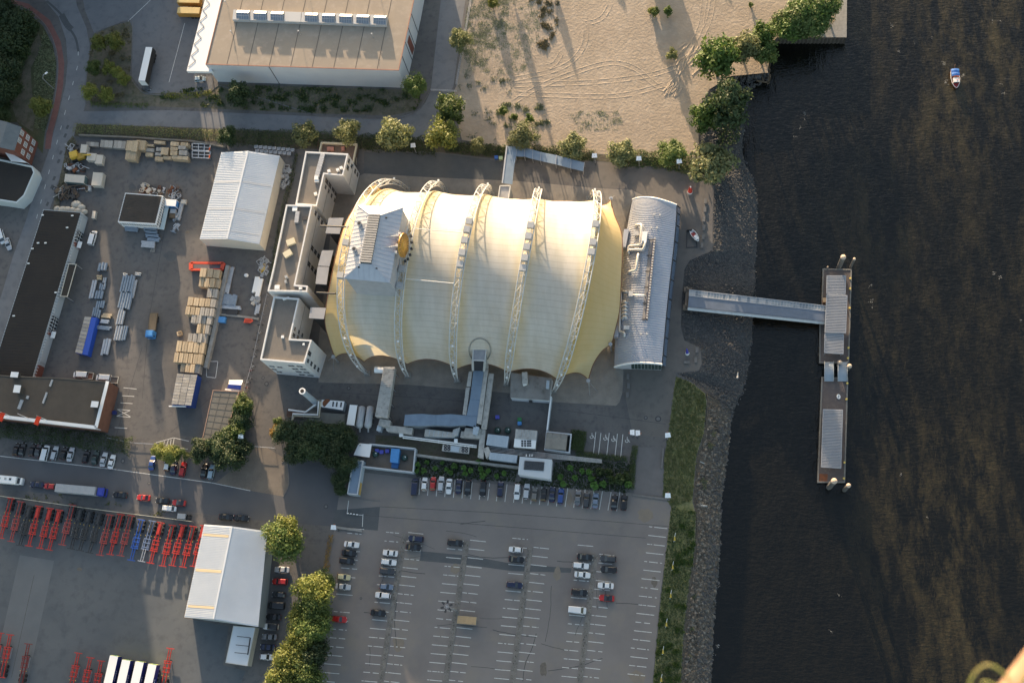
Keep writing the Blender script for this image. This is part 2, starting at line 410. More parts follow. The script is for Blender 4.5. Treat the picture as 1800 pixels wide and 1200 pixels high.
layer('embankment', [(-400,30),(0,10),(45,20),(76,46),(93,80),(99,112),(97,150),(90,190),(79,232),(75,270),(30,215),(-400,215)], .009, DGRASS)
layer('dirt_path', [(68,60),(50,90),(36,140),(22,190),(30,214),(58,232),(62,200),(56,160),(54,120),(75,80)], .013, DIRT)
layer('planted_island', [(165,60),(200,45),(228,38),(233,50),(231,110),(230,135),(243,155),(262,165),(330,166),(372,160),(384,148),(715,158),(742,176),(730,194),(690,203),(560,200),(350,190),(160,184),(150,165),(157,100)], .012, DIRT)
layer('hedge_bed', [(135,218),(400,228),(560,236),(690,246),(790,250),(920,262),(1085,274),(1215,282),(1290,296),(1270,314),(1205,300),(1100,287),(1045,283),(880,280),(775,268),(640,262),(520,262),(400,250),(130,240)], .016, SOIL)
layer('roadside_verge', [(128,238),(118,250),(108,300),(96,350),(92,372),(103,372),(112,330),(122,290),(135,250)], .012, DIRT)
layer('riverside_grass', [(1188,662),(1215,672),(1239,691),(1242,706),(1237,760),(1224,800),(1217,880),(1223,905),(1221,960),(1211,1020),(1202,1100),(1196,1200),(1184,1400),(1110,1400),(1148,1200),(1162,1050),(1172,960),(1180,890),(1166,870),(1168,800),(1174,770),(1183,700)], .010, GRASS)
layer('car_park', [(590,860),(640,830),(740,842),(1110,866),(1182,880),(1172,960),(1160,1050),(1147,1200),(1110,1420),(440,1420),(500,1200),(560,1050),(588,930)], .007, LOT)
layer('asphalt_patch', [(740,968),(825,976),(900,990),(1005,998),(1003,1006),(900,1003),(820,992),(738,985)], .011, PATCH)
layer('asphalt_patch', [(588,896),(668,890),(664,932),(585,925)], .011, PATCH)
layer('asphalt_patch', [(300,690),(352,700),(360,770),(318,765)], .011, PATCH)
layer('entrance_road', [(500,812),(560,805),(590,840),(596,870),(588,925),(430,912),(200,880),(0,858),(-400,810),(-400,745),(0,798),(205,824),(370,848),(440,862),(495,870)], .009, M('street_asphalt', (.088, .09, .098), (.104, .104, .11), sc=.1, rough=.9, bump=.1, bsc=4))
layer('sett_plaza', [(436,785),(470,787),(505,808),(508,850),(498,872),(440,862),(380,848),(402,830),(425,815)], .012, BRN)
layer('north_paving', [(640,268),(778,270),(880,284),(880,345),(640,312)], .009, PATCH)
layer('tent_cobble_bed', [(590,330),(640,305),(760,312),(905,318),(1040,330),(1110,334),(1134,345),(1112,350),(1096,400),(1092,600),(1096,655),(1094,690),(1089,706),(1083,713),(970,706),(890,690),(720,676),(560,672),(560,600)], .013, GRAVEL)
layer('ramp_paving', [(1122,785),(1167,787),(1166,871),(1114,868)], .012, M('ramp_concrete', (.15, .142, .14), (.12, .115, .113), sc=.2, rough=.9))
layer('promenade', [(1050,285),(1100,289),(1205,302),(1232,328),(1253,348),(1252,441),(1211,457),(1202,474),(1198,520),(1196,575),(1202,598),(1231,612),(1233,640),(1227,651),(1188,655),(1183,700),(1174,770),(1112,762),(1098,690),(1098,655),(1094,600),(1096,405),(1112,352),(1136,344),(1112,333),(1040,329)], .008, M('promenade_asphalt', (.125, .113, .104), (.15, .137, .124), sc=.12, rough=.9, bump=.1, bsc=4, c3=(.1, .093, .088), sc3=.4))
CRACK = M('tar_seam', (.055, .055, .058), (.085, .084, .084), sc=1.5, rough=.9)
rs = random.Random(5); mb = MB()
for k in range(26):
    x, y = rs.uniform(600, 1150), rs.uniform(890, 1190); a = rs.choice((.05, .05, 1.67))+rs.uniform(-.12, .12); q = [(x, y)]
    for _ in range(rs.randint(3, 9)): a += rs.uniform(-.16, .16); x += 11*math.cos(a); y += 11*math.sin(a); q.append((x, y))
    if all(520 < p[0] < 1140 and p[1] < 1215 and p[0] > 640-(p[1]-900)*.3 for p in q): strip_px(mb, q, rs.uniform(.1, .22), .0135)
for q in ([(640,905),(800,918),(1000,934),(1135,945)], [(668,890),(860,900),(1060,915),(1178,925)], [(250,610),(200,780)], [(290,400),(262,560),(250,700)], [(380,690),(300,760)], [(60,1010),(20,1190)], [(980,720),(1100,735),(1170,745)], [(600,690),(760,700),(880,712)]): strip_px(mb, q, .14, .0135)
tag(mb.build('tar_seams', CRACK), kind='structure')
mb = MB(); strip_px(mb, smooth_px([(82,2),(100,18),(112,32),(122,50),(133,68),(138,92)], 4), .8, .0145); strip_px(mb, smooth_px([(108,26),(118,44),(126,52)], 4), 2.2, .0165)
for k in range(14): y = 205+15*k; x = 122-.26*(y-205); strip_px(mb, [(x+2, y), (x-1, y+7)], .9, .0145) if k % 3 else None
tag(mb.build('road_repair', PATCH), kind='structure')
STAIN = M('oil_stain', (.11, .095, .08), (.15, .13, .108), sc=1.2, rough=.85); PALE = M('sandy_stain', (.215, .18, .14), (.18, .155, .128), sc=.6, rough=.95)
for x, y, rx, ry, mt in ((955,1175,6,14,STAIN),(1150,1022,5,9,STAIN),(980,1008,7,13,PALE),(725,868,3,9,PALE),(1000,876,6,11,PALE),(1120,1190,16,12,PALE),(700,1130,10,14,PALE),(800,1000,9,9,PALE),(1135,905,14,12,PALE),(250,330,9,6,PATCH),(232,330,7,8,PATCH),(330,408,4,3,STAIN),(140,1000,5,3,STAIN),(300,450,12,9,PATCH)):
    layer('stain', [(x+rx*math.cos(k*.45)*rs.uniform(.75, 1.2), y+ry*math.sin(k*.45)*rs.uniform(.75, 1.2)) for k in range(14)], .0125, mt)
# kerbs along the road
mb = MB()
strip_px(mb, smooth_px([(-20,2),(0,4),(45,15),(78,42),(96,78),(102,112),(100,150),(93,190),(82,232)], 5), .25, .0, .12)
strip_px(mb, smooth_px([(152,185),(149,165),(157,100),(163,62),(200,45),(228,36),(233,50),(231,110),(230,135),(243,155),(262,166),(330,167),(372,160)], 4), .25, .0, .12)
strip_px(mb, smooth_px([(372,160),(384,150)], 2)+smooth_px([(560,204),(690,209),(733,195),(746,178),(756,160)], 4), .25, .0, .12)
strip_px(mb, smooth_px([(498,872),(508,850),(505,808)], 4), .25, .0, .12)
strip_px(mb, smooth_px([(495,812),(520,808),(545,801),(572,806),(590,838),(596,866),(602,872),(668,880)], 4), .3, .0, .14)
strip_px(mb, [(1166,788),(1163,823)], .45, 0, .5)
strip_px(mb, [(1110,869),(1177,878)], .6, 0, .25)
tag(mb.build('kerb', KERB), kind='structure')

# ---- parking medians, bay lines
MED = [((711,938),(664,1230)), ((821,950),(778,1230)), ((932,962),(896,1230)), ((1047,974),(1015,1230))]
COB = M('median_cobbles', (.20, .185, .165), (.13, .122, .112), sc=.5, rough=.95, bump=1, bsc=5, bdist=.12, c3=(.26, .245, .22), sc3=3)
for a, b in MED:
    A, B = P(*a), P(*b); t = (B-A).normalized(); x = Vector((-t.y, t.x, 0))
    m = MB().prism([A-x*.8, B-x*.8, B+x*.8, A+x*.8], 0, .11).build('median_strip', COB)
    m['kind'] = 'structure'
    mb = MB(); L = (B-A).length; u = 1.0
    while u < L:
        c = A+t*u+x*random.uniform(-.5, .5)
        mb.box((c.x, c.y, .16), (random.uniform(.15, .4), random.uniform(.15, .35), .12), random.random()*3); u += random.uniform(.35, 1.6)
    tag(mb.build('loose_stones', STONE_L), kind='stuff')
def bays(name, ends, wear=.5):
    mb = MB()
    for a, b in ends:
        A, B = P(*a, .017), P(*b, .017); L = (B-A).length; t = (B-A)/L; x = Vector((-t.y, t.x, 0))*.09; u = random.uniform(0, .3)
        while u < L-.2:
            e = L if random.random() > wear else min(L, u+random.uniform(.5, 2.6))
            mb.quad(A+t*u-x, A+t*e-x, A+t*e+x, A+t*u+x); u = e+random.uniform(.15, .9)
    return tag(mb.build(name, LINE), kind='structure')
def medx(i, y):
    (x0, y0), (x1, y1) = MED[i]; return x0+(x1-x0)*(y-y0)/(y1-y0)
for i in range(4):
    L = []; R_ = []
    for k in range(-1, 21):
        y = 937+15.35*k+[0, 13.5, 26, 38][i]
        xm = medx(i, y)
        if k >= 0 or i > 1: L.append(((xm-34, y-2.5), (xm-6, y)))
        if k >= 0: R_.append(((xm+5, y-2), (xm+33, y+1)))
    bays('parking_bay_lines', L); bays('parking_bay_lines', R_)
bays('parking_bay_lines', [((609-k*2.6, 936+15.3*k), (638-k*2.6, 938.5+15.3*k)) for k in range(0, 18) if k not in (6, 8)], .6)
bays('parking_bay_lines', [((1141-k*2.3, 925+15.2*k), (1173-k*2.3, 928.5+15.2*k)) for k in range(0, 18)], .45)
bays('parking_bay_lines', [((739+15.25*k, 838+1.12*k), (736.5+15.1*k, 869+1.25*k)) for k in range(0, 24)], .15)
bays('parking_bay_lines', [((1047.5,757.5),(1043,797.5)),((1056.5,759),(1052,799)),((1071,760),(1066.5,800)),((1085.5,761),(1081,802)),((1095,762),(1091,803))], 0)
bays('parking_bay_lines', [((216,681),(240,683.5)),((213,695),(236,696.5)),((210,707.5),(233,709)),((201,751),(223.5,752.5)),((206,719),(229,732)),((229,721),(205,731)),((206,719),(229,721)),((205,731),(229,733))], 0)
bays('lane_marking', [((613,878),(610,903)),((638,903),(637,925)),((610,903),(638,905)),((585,926),(640,930))], .2)
bays('lane_marking', [((-10,800),(205,825)),((205,825),(372,848)),((372,848),(440,862))], .1)
bays('lane_marking', [((138-abs(110-y)*.03-(max(0, y-110)*.24), y), (138-abs(110-y)*.03-(max(0, y-102)*.24), y+8)) for y in range(90, 400, 26)], .0)
bays('lane_marking', [((265,0),(225,38)),((325,40),(297,145))], .3)
bays('yard_marking', [((363,635),(383,635)),((383,635),(379,664)),((379,664),(363,662)),((363,662),(363,635))], .2)
bays('gate_marking', [((273,778),(305,769)),((305,769),(332,775)),((276,783),(330,789)),((284,776),(282,781)),((290,774),(287,782)),((296,772),(293,783)),((301,771),(299,784)),((306,770),(304,785))], 0)
# wheelchair symbols on the four disabled bays
mb = MB()
for cx, cy in ((1040,767),(1064,770),(1078,772),(1102,774)):
    c = P(cx, cy, .018)
    def pt(x, y): return (c.x+x, c.y+y, .018)
    n = 14; rr = []
    for k in range(n+1):
        a = 2.4+k/n*5.0; rr.append((math.cos(a), math.sin(a)))
    for k in range(n):
        mb.quad(pt(rr[k][0]*.34-.05, rr[k][1]*.34-.1), pt(rr[k+1][0]*.34-.05, rr[k+1][1]*.34-.1), pt(rr[k+1][0]*.52-.05, rr[k+1][1]*.52-.1), pt(rr[k][0]*.52-.05, rr[k][1]*.52-.1))
    def seg(x0, y0, x1, y1, w=.16):
        a = Vector((x0, y0)); b = Vector((x1, y1)); t = (b-a).normalized(); q = Vector((-t.y, t.x))*w/2
        mb.quad(pt(*(a-q)), pt(*(b-q)), pt(*(b+q)), pt(*(a+q)))
    seg(.1, .75, .02, .1); seg(.02, .22, .55, .22); seg(.5, .22, .72, -.5); seg(.05, .5, .45, .5, .12); seg(.72, -.5, .9, -.42, .12)
    mb.add([pt(.12+.15*math.cos(k*.785), .95+.15*math.sin(k*.785)) for k in range(8)], [tuple(range(8))])
tag(mb.build('wheelchair_symbols', LINE), kind='structure')
# tyre tracks pressed into the sand: shallow paired ruts
mb = MB()
TR = [[(905,178),(950,152),(1010,128),(1060,113),(1090,112),(1120,123),(1150,148),(1180,163)],[(905,150),(960,148),(1040,145),(1110,138),(1160,128),(1200,112),(1215,95),(1222,70)],[(900,140),(960,128),(1000,112),(1024,85),(1030,60),(1028,30)],[(1028,42),(1045,38),(1060,30),(1072,10)],[(905,165),(980,168),(1060,170),(1110,165),(1165,150)],[(1222,70),(1232,45),(1236,20),(1240,-10)],[(1228,75),(1245,40),(1252,10),(1255,-20)],[(1190,110),(1205,95),(1228,60)],[(960,118),(975,112),(986,95)],[(1172,168),(1185,150),(1200,120),(1212,102)]]
for tr in TR:
    for off in (-.8, .8):
        q = [P(x, y, .0) for x, y in smooth_px(tr, 7)]
        for i in range(len(q)-1):
            t = (q[i+1]-q[i]).normalized(); x = Vector((-t.y, t.x, 0)); w = .15+.05*math.sin(i)
            a, b = q[i]+x*off, q[i+1]+x*off; h = .05+.02*math.sin(i*1.7)
            mb.add([a-x*.32+V(0,0,.004), b-x*.32+V(0,0,.004), b+V(0,0,h), a+V(0,0,h), b+x*.32+V(0,0,.004), a+x*.32+V(0,0,.004)], [(0, 1, 2, 3), (3, 2, 4, 5)])
for k in range(46):
    c = P(random.gauss(1208, 14), random.gauss(100, 16), 0) if k < 30 else P(random.gauss(1182, 8), random.gauss(158, 6), 0)
    a = random.uniform(.6, 1.3); t = Vector((math.cos(a), math.sin(a), 0))*random.uniform(.8, 2.2); x = Vector((-t.y, t.x, 0)).normalized()*.4; h = random.uniform(.08, .2)
    mb.add([c-t-x, c+t-x, c+t+V(0,0,h), c-t+V(0,0,h), c+t+x, c-t+x], [(0, 1, 2, 3), (3, 2, 4, 5)])
tag(mb.build('tyre_tracks', SAND), kind='structure')
# ================================================================== THEATRE TENT
def tent_mat(glow_tint=False):
    m = bpy.data.materials.new('tent_membrane'); m.use_nodes = True
    n = m.node_tree.nodes; l = m.node_tree.links; p = n['Principled BSDF']; out = n['Material Output']
    p.inputs['Roughness'].default_value = .55
    uv = n.new('ShaderNodeUVMap'); sp = n.new('ShaderNodeSeparateXYZ'); l.new(uv.outputs[0], sp.inputs[0])
    def math_(op, a, b=None):
        q = n.new('ShaderNodeMath'); q.operation = op
        for i, v in enumerate((a, b)):
            if v is None: continue
            if isinstance(v, (int, float)): q.inputs[i].default_value = v
            else: l.new(v, q.inputs[i])
        return q.outputs[0]
    # welded seams of the membrane strips: every ~2 m along the bay (V in metres)
    fr = math_('FRACT', math_('MULTIPLY', sp.outputs[1], .5)); sm = math_('LESS_THAN', fr, .055)
    # yellower towards the bay edges: U is 0..1 across the bay
    e = math_('ABSOLUTE', math_('SUBTRACT', sp.outputs[0], .5)); mr = n.new('ShaderNodeMapRange'); mr.interpolation_type = 'SMOOTHSTEP'
    mr.inputs[1].default_value = .22; mr.inputs[2].default_value = .5; l.new(e, mr.inputs[0])
    tc = n.new('ShaderNodeTexCoord'); nz = n.new('ShaderNodeTexNoise'); nz.inputs['Scale'].default_value = .12; nz.inputs['Detail'].default_value = 7; nz.inputs['Roughness'].default_value = .65
    mp = n.new('ShaderNodeMapping'); mp.inputs['Scale'].default_value = (3, .6, 1); l.new(tc.outputs['Object'], mp.inputs[0]); l.new(mp.outputs[0], nz.inputs['Vector'])
    def mix(f, a, b):
        x = n.new('ShaderNodeMix'); x.data_type = 'RGBA'
        if isinstance(f, float): x.inputs[0].default_value = f
        else: l.new(f, x.inputs[0])
        for s, v in ((6, a), (7, b)):
            if isinstance(v, tuple): x.inputs[s].default_value = (*v, 1)
            else: l.new(v, x.inputs[s])
        return x.outputs[2]
    st = n.new('ShaderNodeMapRange'); st.inputs[1].default_value = .38; st.inputs[2].default_value = .72; l.new(nz.outputs[0], st.inputs[0])
    c = mix(st.outputs[0], (.63, .61, .55), (.50, .48, .41))
    c = mix(math_('MULTIPLY', mr.outputs[0], math_('MULTIPLY', nz.outputs[0], .95)), c, (.60, .44, .14))
    c = mix(math_('MULTIPLY', sm, .5), c, (.17, .15, .115))
    if glow_tint: c = mix(.62, c, (.62, .43, .10))  # end bays tinted yellow, standing in for light shining through the cloth
    l.new(c, p.inputs['Base Color'])
    t = n.new('ShaderNodeBsdfTranslucent'); t.inputs['Color'].default_value = (.80, .60, .20, 1) if glow_tint else (.80, .665, .37, 1)
    mx = n.new('ShaderNodeMixShader'); mx.inputs[0].default_value = .23
    l.new(p.outputs[0], mx.inputs[1]); l.new(t.outputs[0], mx.inputs[2]); l.new(mx.outputs[0], out.inputs['Surface'])
    return m
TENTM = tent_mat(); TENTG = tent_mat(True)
TRUSS = M('white_truss_paint', (.56, .56, .54), (.48, .48, .47), sc=1.5, rough=.5)
tent = thing('theatre_tent', 'huge cream membrane theatre tent hung under five white truss arches', 'tent', P(820, 640))
ARCH = [((716,334),(646,656),-6.0,29.0),((782,337),(717,660),-.2,30.0),((864,343),(804,668),1.2,30.5),((946,349),(890,674),4.2,30.0),((1036,350),(973,686),7.2,29.0)]
def archpt(i, s, off=0.0):
    # s 0..1 from the north foot to the south foot
    A, B = P(*ARCH[i][0]), P(*ARCH[i][1]); lean, h = ARCH[i][2], ARCH[i][3]
    th = math.pi*s; u = (1-math.cos(th))/2; pr = math.sin(th)**.92
    t = (B-A).normalized(); x = Vector((-t.y, t.x, 0)); x = x if x.x > 0 else -x
    nrm = Vector((t.x*-math.cos(th)*.8, t.y*-math.cos(th)*.8, math.sin(th)+.02)).normalized()
    return A+(B-A)*u+x*lean*pr+Vector((0, 0, h*pr))+nrm*off, x, nrm
for i in range(5):
    NSEG = 36; up1 = []; up2 = []; lo = []
    for k in range(NSEG+1):
        s = k/NSEG; p, x, nn = archpt(i, s); tp = min(1, .35+4*min(s, 1-s))
        up1.append(p-x*1.1*tp+nn*.35); up2.append(p+x*1.1*tp+nn*.35); lo.append(p-nn*1.3*tp)
    tr = MB()
    for k in range(NSEG):
        tr.cyl(up1[k] if k % 2 else up2[k], up2[k+1] if k % 2 else up1[k+1], .085, n=4, cap=False)
        tr.cyl(up1[k], lo[k+1] if k % 2 == 0 else lo[k], .075, n=4, cap=False)
        tr.cyl(up1[k+1], lo[k] if k % 2 else lo[k+1], .075, n=4, cap=False)
        tr.cyl(up2[k], lo[k+1] if k % 2 else lo[k], .075, n=4, cap=False)
        tr.cyl(up2[k], up1[k], .08, n=4, cap=False)
    lat = tr.build('arch_truss', TRUSS, tent)
    for ch in (up1, up2, lo): MB().tube(ch, .17, 6).build('chord', TRUSS, lat)
    for s in (0, 1):
        p, x, nn = archpt(i, s); MB().box((p.x, p.y, .3), (2.0, 1.6, .6)).build('arch_footing', CONC, lat)
    for s in (.1, .2, .8, .87, .93):
        p, x, nn = archpt(i, s); MB().box(p+nn*.75, (.55, .55, .45)).build('floodlight', WHITE, lat)
# equipment cabinets riding on the arches
CAB = M('cabinet_grey', (.40, .41, .42), (.32, .33, .34), sc=2, rough=.5)
for i, ss in ((0, (.50, .60)), (1, (.57, .62)), (2, (.405, .435, .47, .51, .545)), (3, (.40, .44, .475, .51, .54)), (4, (.375, .44, .47))):
    for j, s in enumerate(ss):
        p, x, nn = archpt(i, s)
        MB().box(p+nn*.95, (1.9, 1.8, 1.7 if j % 2 else 1.3), -.15).build('winch_cabinet', CAB, tent)
# membrane curves
NSM = 64
def mcurve(i):
    A = []
    for k in range(NSM+1):
        s = .035+.93*k/NSM; A.append(archpt(i, s, -2.6)[0])
    return A
def edgecurve(pts):
    q = [P(*p) for p in smooth_px(pts, 10)]; cum = [0]
    for a, b in zip(q, q[1:]): cum.append(cum[-1]+(b-a).length)
    out = []
    for k in range(NSM+1):
        d = cum[-1]*k/NSM; j = 0
        while j < len(cum)-2 and cum[j+1] < d: j += 1
        f = (d-cum[j])/max(cum[j+1]-cum[j], 1e-6); out.append(q[j].lerp(q[j+1], min(f, 1)))
    return out
WE = edgecurve([(662,322,11),(640,338,12),(622,366,15),(606,395,17.5),(593,437,18.5),(580,500,18),(571,560,15),(580,602,9.5),(589,629,4.5)])
EE = edgecurve([(1073,350,6.5),(1080,378,8),(1092,408,9),(1094,440,9.5),(1092,490,9.5),(1089,545,9),(1080,585,7.5),(1074,604,6.5),(1058,617,6.5),(1043,640,5.5),(1034,668,5)])
CUR = [WE]+[mcurve(i) for i in range(5)]+[EE]
NT = 12; MEMB = {}
for b in range(6):
    c0, c1 = CUR[b], CUR[b+1]; vs = []; uv = []; dist = 0
    for k in range(NSM+1):
        sv = k/NSM
        if k: dist += ((c0[k]+c1[k])/2-(c0[k-1]+c1[k-1])/2).length
        for j in range(NT+1):
            t = j/NT; p = c0[k].lerp(c1[k], t); w = 4*t*(1-t); ch = (c1[k]-c0[k]); L = ch.length
            ends = b in (0, 5)
            tan = ((c0[min(k+1, NSM)]-c0[max(k-1, 0)])+(c1[min(k+1, NSM)]-c1[max(k-1, 0)])).normalized()
            nn = ch.cross(tan).normalized()
            if nn.z < 0: nn = -nn
            sag = (1.7 if not ends else 2.4)*w*(.35+.65*math.sin(math.pi*sv))
            p = p-nn*sag
            # scalloped lower hems: pull the free edge up the bay between its anchor points
            e = min(sv, 1-sv)
            if e < .12:
                pull = (1-e/.12)**2*w*(4.2 if not ends else 2.2)
                p = p+tan*pull*(1 if sv < .5 else -1)
            vs.append(p); uv.append((t if not ends else (t*.5+.5 if b == 0 else t*.5), dist))
    m = NT+1
    fs = [(k*m+j, (k+1)*m+j, (k+1)*m+j+1, k*m+j+1) for k in range(NSM) for j in range(NT)]
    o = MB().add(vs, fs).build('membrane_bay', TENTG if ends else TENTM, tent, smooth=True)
    lay = o.data.uv_layers.new(name='UVMap')
    for lp in o.data.loops: lay.data[lp.index].uv = uv[lp.vertex_index]
    if sum(p.normal.z for p in o.data.polygons) < 0: o.data.flip_normals()
    hems = [[vs[k*m+j] for j in range(m)] for k in (0, NSM)]+([c0] if b == 0 else [c1] if b == 5 else [])
    MEMB[b] = (vs, fs)
    for hq in hems: MB().tube(hq, .13, 5).build('edge_cable', M('hem_brown', (.17, .07, .035), rough=.6), o)
MB().prism([(p.x, p.y) for p in (P(730,395), P(1012,408), P(972,622), P(688,598))], 0, 7).build('inner_light_block', M('inner_block_dark', (.07, .065, .06), rough=.9), tent)  # unseen inner block, added to stop light passing under the tent
# corner masts with guy ropes
for x, y, z, gs in ((1074,349,7.5,((1080,344),(1082,352))), (1073,605,7.0,((1079,612),)), (1034,669,6,((1037,695),(1050,688))), (586,627,6,((586,652),(577,633)))):
    m = MB(); p = P(x, y, z); f = Vector((p.x, p.y, 0)); m.cyl(f, p+V(0, 0, .8), .28, .2, 8); m.cyl(p-V(0, 0, .2), p+V(0, 0, .35), .6, .6, 8)
    mo = m.build('corner_mast', STEEL, tent)
    gm = MB()
    for gx, gy in gs: gm.cyl(p, P(gx, gy, .1), .06, n=4)
    gm.build('guy_rope', STEEL, mo)
# struts between arches
for a, b, sa, sb in ((1, 2, .44, .44), (1, 2, .60, .60)):
    p, q = archpt(a, sa)[0], archpt(b, sb)[0]; MB().cyl(p+V(1.2, 0, .3), q-V(1.2, 0, -.3), .14, n=6).build('tie_strut', TRUSS, tent)
for (x0, y0), (x1, y1), z in (((563,397),(612,399),20), ((557,514),(590,516),20)):
    MB().cyl(P(x0, y0, z), P(x1, y1, z+3), .28, n=8).build('anchor_beam', DARKM, tent)

# ---- fly tower standing up through the membrane
TZ = 37.0
PANEL = M('tower_panel', (.42, .43, .46), (.36, .37, .40), sc=.5, rough=.55)
ROOFM = M('tower_roof_metal', (.50, .51, .54), (.44, .45, .49), sc=.4, rough=.5, metal=.2)
tower = thing('fly_tower', 'grey stage fly tower with hipped metal roof rising through the tent', 'tower', P(655, 430, 0))
TP = [(630,363),(707,367),(684,494),(606,487)]
tw = [P(x, y, TZ) for x, y in TP]
MB().prism([(p.x, p.y) for p in tw], 14, TZ-.15).build('wall', PANEL, tower)
def bil(q, u, v): return q[0].lerp(q[1], u).lerp(q[3].lerp(q[2], u), v)
ri = [bil(tw, u, v)+V(0, 0, 2.6) for u, v in ((.36, .155), (.60, .155), (.60, .835), (.36, .835))]
ew = [p+V(0, 0, 0) for p in tw]; ow = []
cen = sum(tw, V(0, 0, 0))/4
for p in tw: ow.append(p+(p-cen).normalized()*.5+V(0, 0, -.1))
roof = MB()
for i in range(4):
    j = (i+1) % 4; roof.slab(ow[i], ow[j], ri[j], ri[i], .25)
roof.slab(ri[0], ri[1], ri[2], ri[3], .2)
ro = roof.build('roof', ROOFM, tower)
sm = MB()
for i, n in ((0, 9), (1, 18), (2, 9), (3, 18)):
    j = (i+1) % 4
    for k in range(1, n):
        f = k/n; e0, e1 = .16, .84
        if n > 10: g = ow[i].lerp(ri[i], f/e0) if f < e0 else ow[j].lerp(ri[j], (1-f)/(1-e1)) if f > e1 else ri[i].lerp(ri[j], (f-e0)/(e1-e0))
        else: g = ow[i].lerp(ri[i], f/.4) if f < .4 else ow[j].lerp(ri[j], (1-f)/.4) if f > .6 else ri[i].lerp(ri[j], (f-.4)/.2)
        sm.bar(ow[i].lerp(ow[j], f)+V(0, 0, .03), g+V(0, 0, .03), .1, .1)
    sm.bar(ow[i]+V(0, 0, .05), ri[i]+V(0, 0, .05), .3, .16)
tag(sm.build('roof_seam', ROOFM, ro), kind='stuff')
LOU = M('louvre_slat', (.42, .40, .37), (.35, .33, .31), sc=2, rough=.6)
lb = MB(); lb.prism([(p.x, p.y) for p in ri], ri[0].z, ri[0].z+.5).build('ventilator_ridge', DARKM, tower)
for k in range(20):
    a = ri[0].lerp(ri[3], (k+.5)/20); b = ri[1].lerp(ri[2], (k+.5)/20)
    MB().bar(a+V(-.1, 0, .85), b+V(.1, 0, .85), .5, .6).build('louvre', LOU, tower)
for x, y in ((636.5,398), (627.5,443)):
    c = P(x, y, TZ+1.2); m = MB(); m.box(c+V(.6, -.3, .2), (2.0, 1.5, 1.5), .2); m.cyl(c+V(-.5, .4, -.8), c+V(-.5, .4, 1.6), .75, .75, 12); fo = m.build('exhaust_fan', CAB, tower)
    MB().cyl(c+V(-.5, .4, 1.58), c+V(-.5, .4, 1.64), .5, .5, 12).build('fan_mouth', DARKM, fo)
for x, y in ((646,382),(679,383),(636,432),(631,470),(662,472)):
    c = P(x, y, TZ+1.9); MB().box(c, (.5, .35, .5)).build('roof_bracket', DARKM, tower)
for (x0, y0), (x1, y1) in (((671,417),(699,414)), ((668,436),(699,432))):
    a, b = P(x0, y0, TZ+1.6), P(x1, y1, TZ+.7); m = MB(); m.cyl(a, b, .13, n=6); m.box(a, (.9, .5, .5)); m.box(b, (.9, .8, 1.0)); m.build('sign_stay', TRUSS, tower)
# round sunburst sign leaning on the east side of the tower (golden disc)
GOLD = M('gold_sign_face', (.62, .30, .03), (.52, .24, .02), sc=.8, rough=.45)
sc_ = P(709.5, 431, TZ-1.0)
sign = thing('round_sign', 'big round golden sunburst sign fixed to the side of the fly tower', 'sign', sc_)
ax = Vector((.97, -.17, .15)).normalized(); xx = Vector((.16, .98, 0)).normalized(); xx = (xx-ax*xx.dot(ax)).normalized(); yy = ax.cross(xx)
R0 = 3.5
m = MB(); m.cyl(sc_-ax*.25, sc_+ax*.1, R0, R0, 40); m.build('disc', GOLD, sign)
m = MB()
for k in range(30):
    a = k/30*2*math.pi+random.uniform(-.04, .04); r0 = R0*random.uniform(.42, .56); d = xx*math.cos(a)+yy*math.sin(a); q = ax.cross(d)
    w = random.uniform(.1, .19); o0 = sc_+ax*.13
    m.add([o0+d*r0, o0+d*R0*.97-q*w, o0+d*R0*.97+q*w], [(0, 1, 2)])
m.build('ray', DARKM, sign)
m = MB(); m.cyl(sc_+ax*.1, sc_+ax*.35, R0*.42, R0*.36, 20); m.build('boss', M('gold_boss', (.68, .36, .05), (.45, .2, .02), sc=1.2, rough=.45), sign)
m = MB()
for k in (-.8, -.3, .3, .8):
    m.cyl(sc_+xx*R0*k*.7-ax*.2, sc_+xx*R0*k*.7-ax*2.6, .12, n=5)
    m.box(sc_+xx*R0*k-ax*1.2+yy*1.5, (.8, .8, .9))
m.build('sign_frame', TRUSS, sign)['kind'] = 'stuff'
for k in range(6):
    a = -1.1+k*.42; d = xx*math.sin(a)+yy*math.cos(a)*-1
    c = sc_+ax*.6+d*(R0+1.0)
    MB().box(c, (.7, .6, .7), .3).build('spotlight', DARKM, sign)

# ================================================================== WHITE THEATRE BLOCKS
PLAST = M('white_render', (.66, .66, .66), (.60, .60, .60), sc=.15, rough=.8, c3=(.55, .55, .55), sc3=.5)
FROOF = M('roof_gravel', (.155, .14, .125), (.185, .165, .145), sc=.3, rough=.95, bump=.12, bsc=6, c3=(.22, .2, .175), sc3=4)
FRAME = M('window_frame', (.30, .30, .30), rough=.5)
def window(par, c, a, b, w, h, frame=FRAME, glass=GLASS, name='window'):
    # c: point on the wall, a->b: wall direction; window proud of the wall with a pane recessed in the frame
    t = Vector((b.x-a.x, b.y-a.y, 0)).normalized(); nn = Vector((t.y, -t.x, 0))
    if (Vector((0, 0, 0))-Vector((c.x, c.y, 0))).dot(nn) < 0: nn = -nn
    rot = math.atan2(t.y, t.x); m = MB(); f = .1
    for dx, dz, sx, sz in ((-w/2+f/2, 0, f, h), (w/2-f/2, 0, f, h), (0, h/2-f/2, w-2*f, f), (0, -h/2+f/2, w-2*f, f), (0, 0, f*.7, h-2*f)):
        m.box(c+t*dx+V(0, 0, dz)+nn*.02, (sx, .2, sz), rot)
    o = m.build(name, frame, par)
    MB().box(c+nn*.02, (w-f, .08, h-f), rot).build('pane', glass, o)
    return o
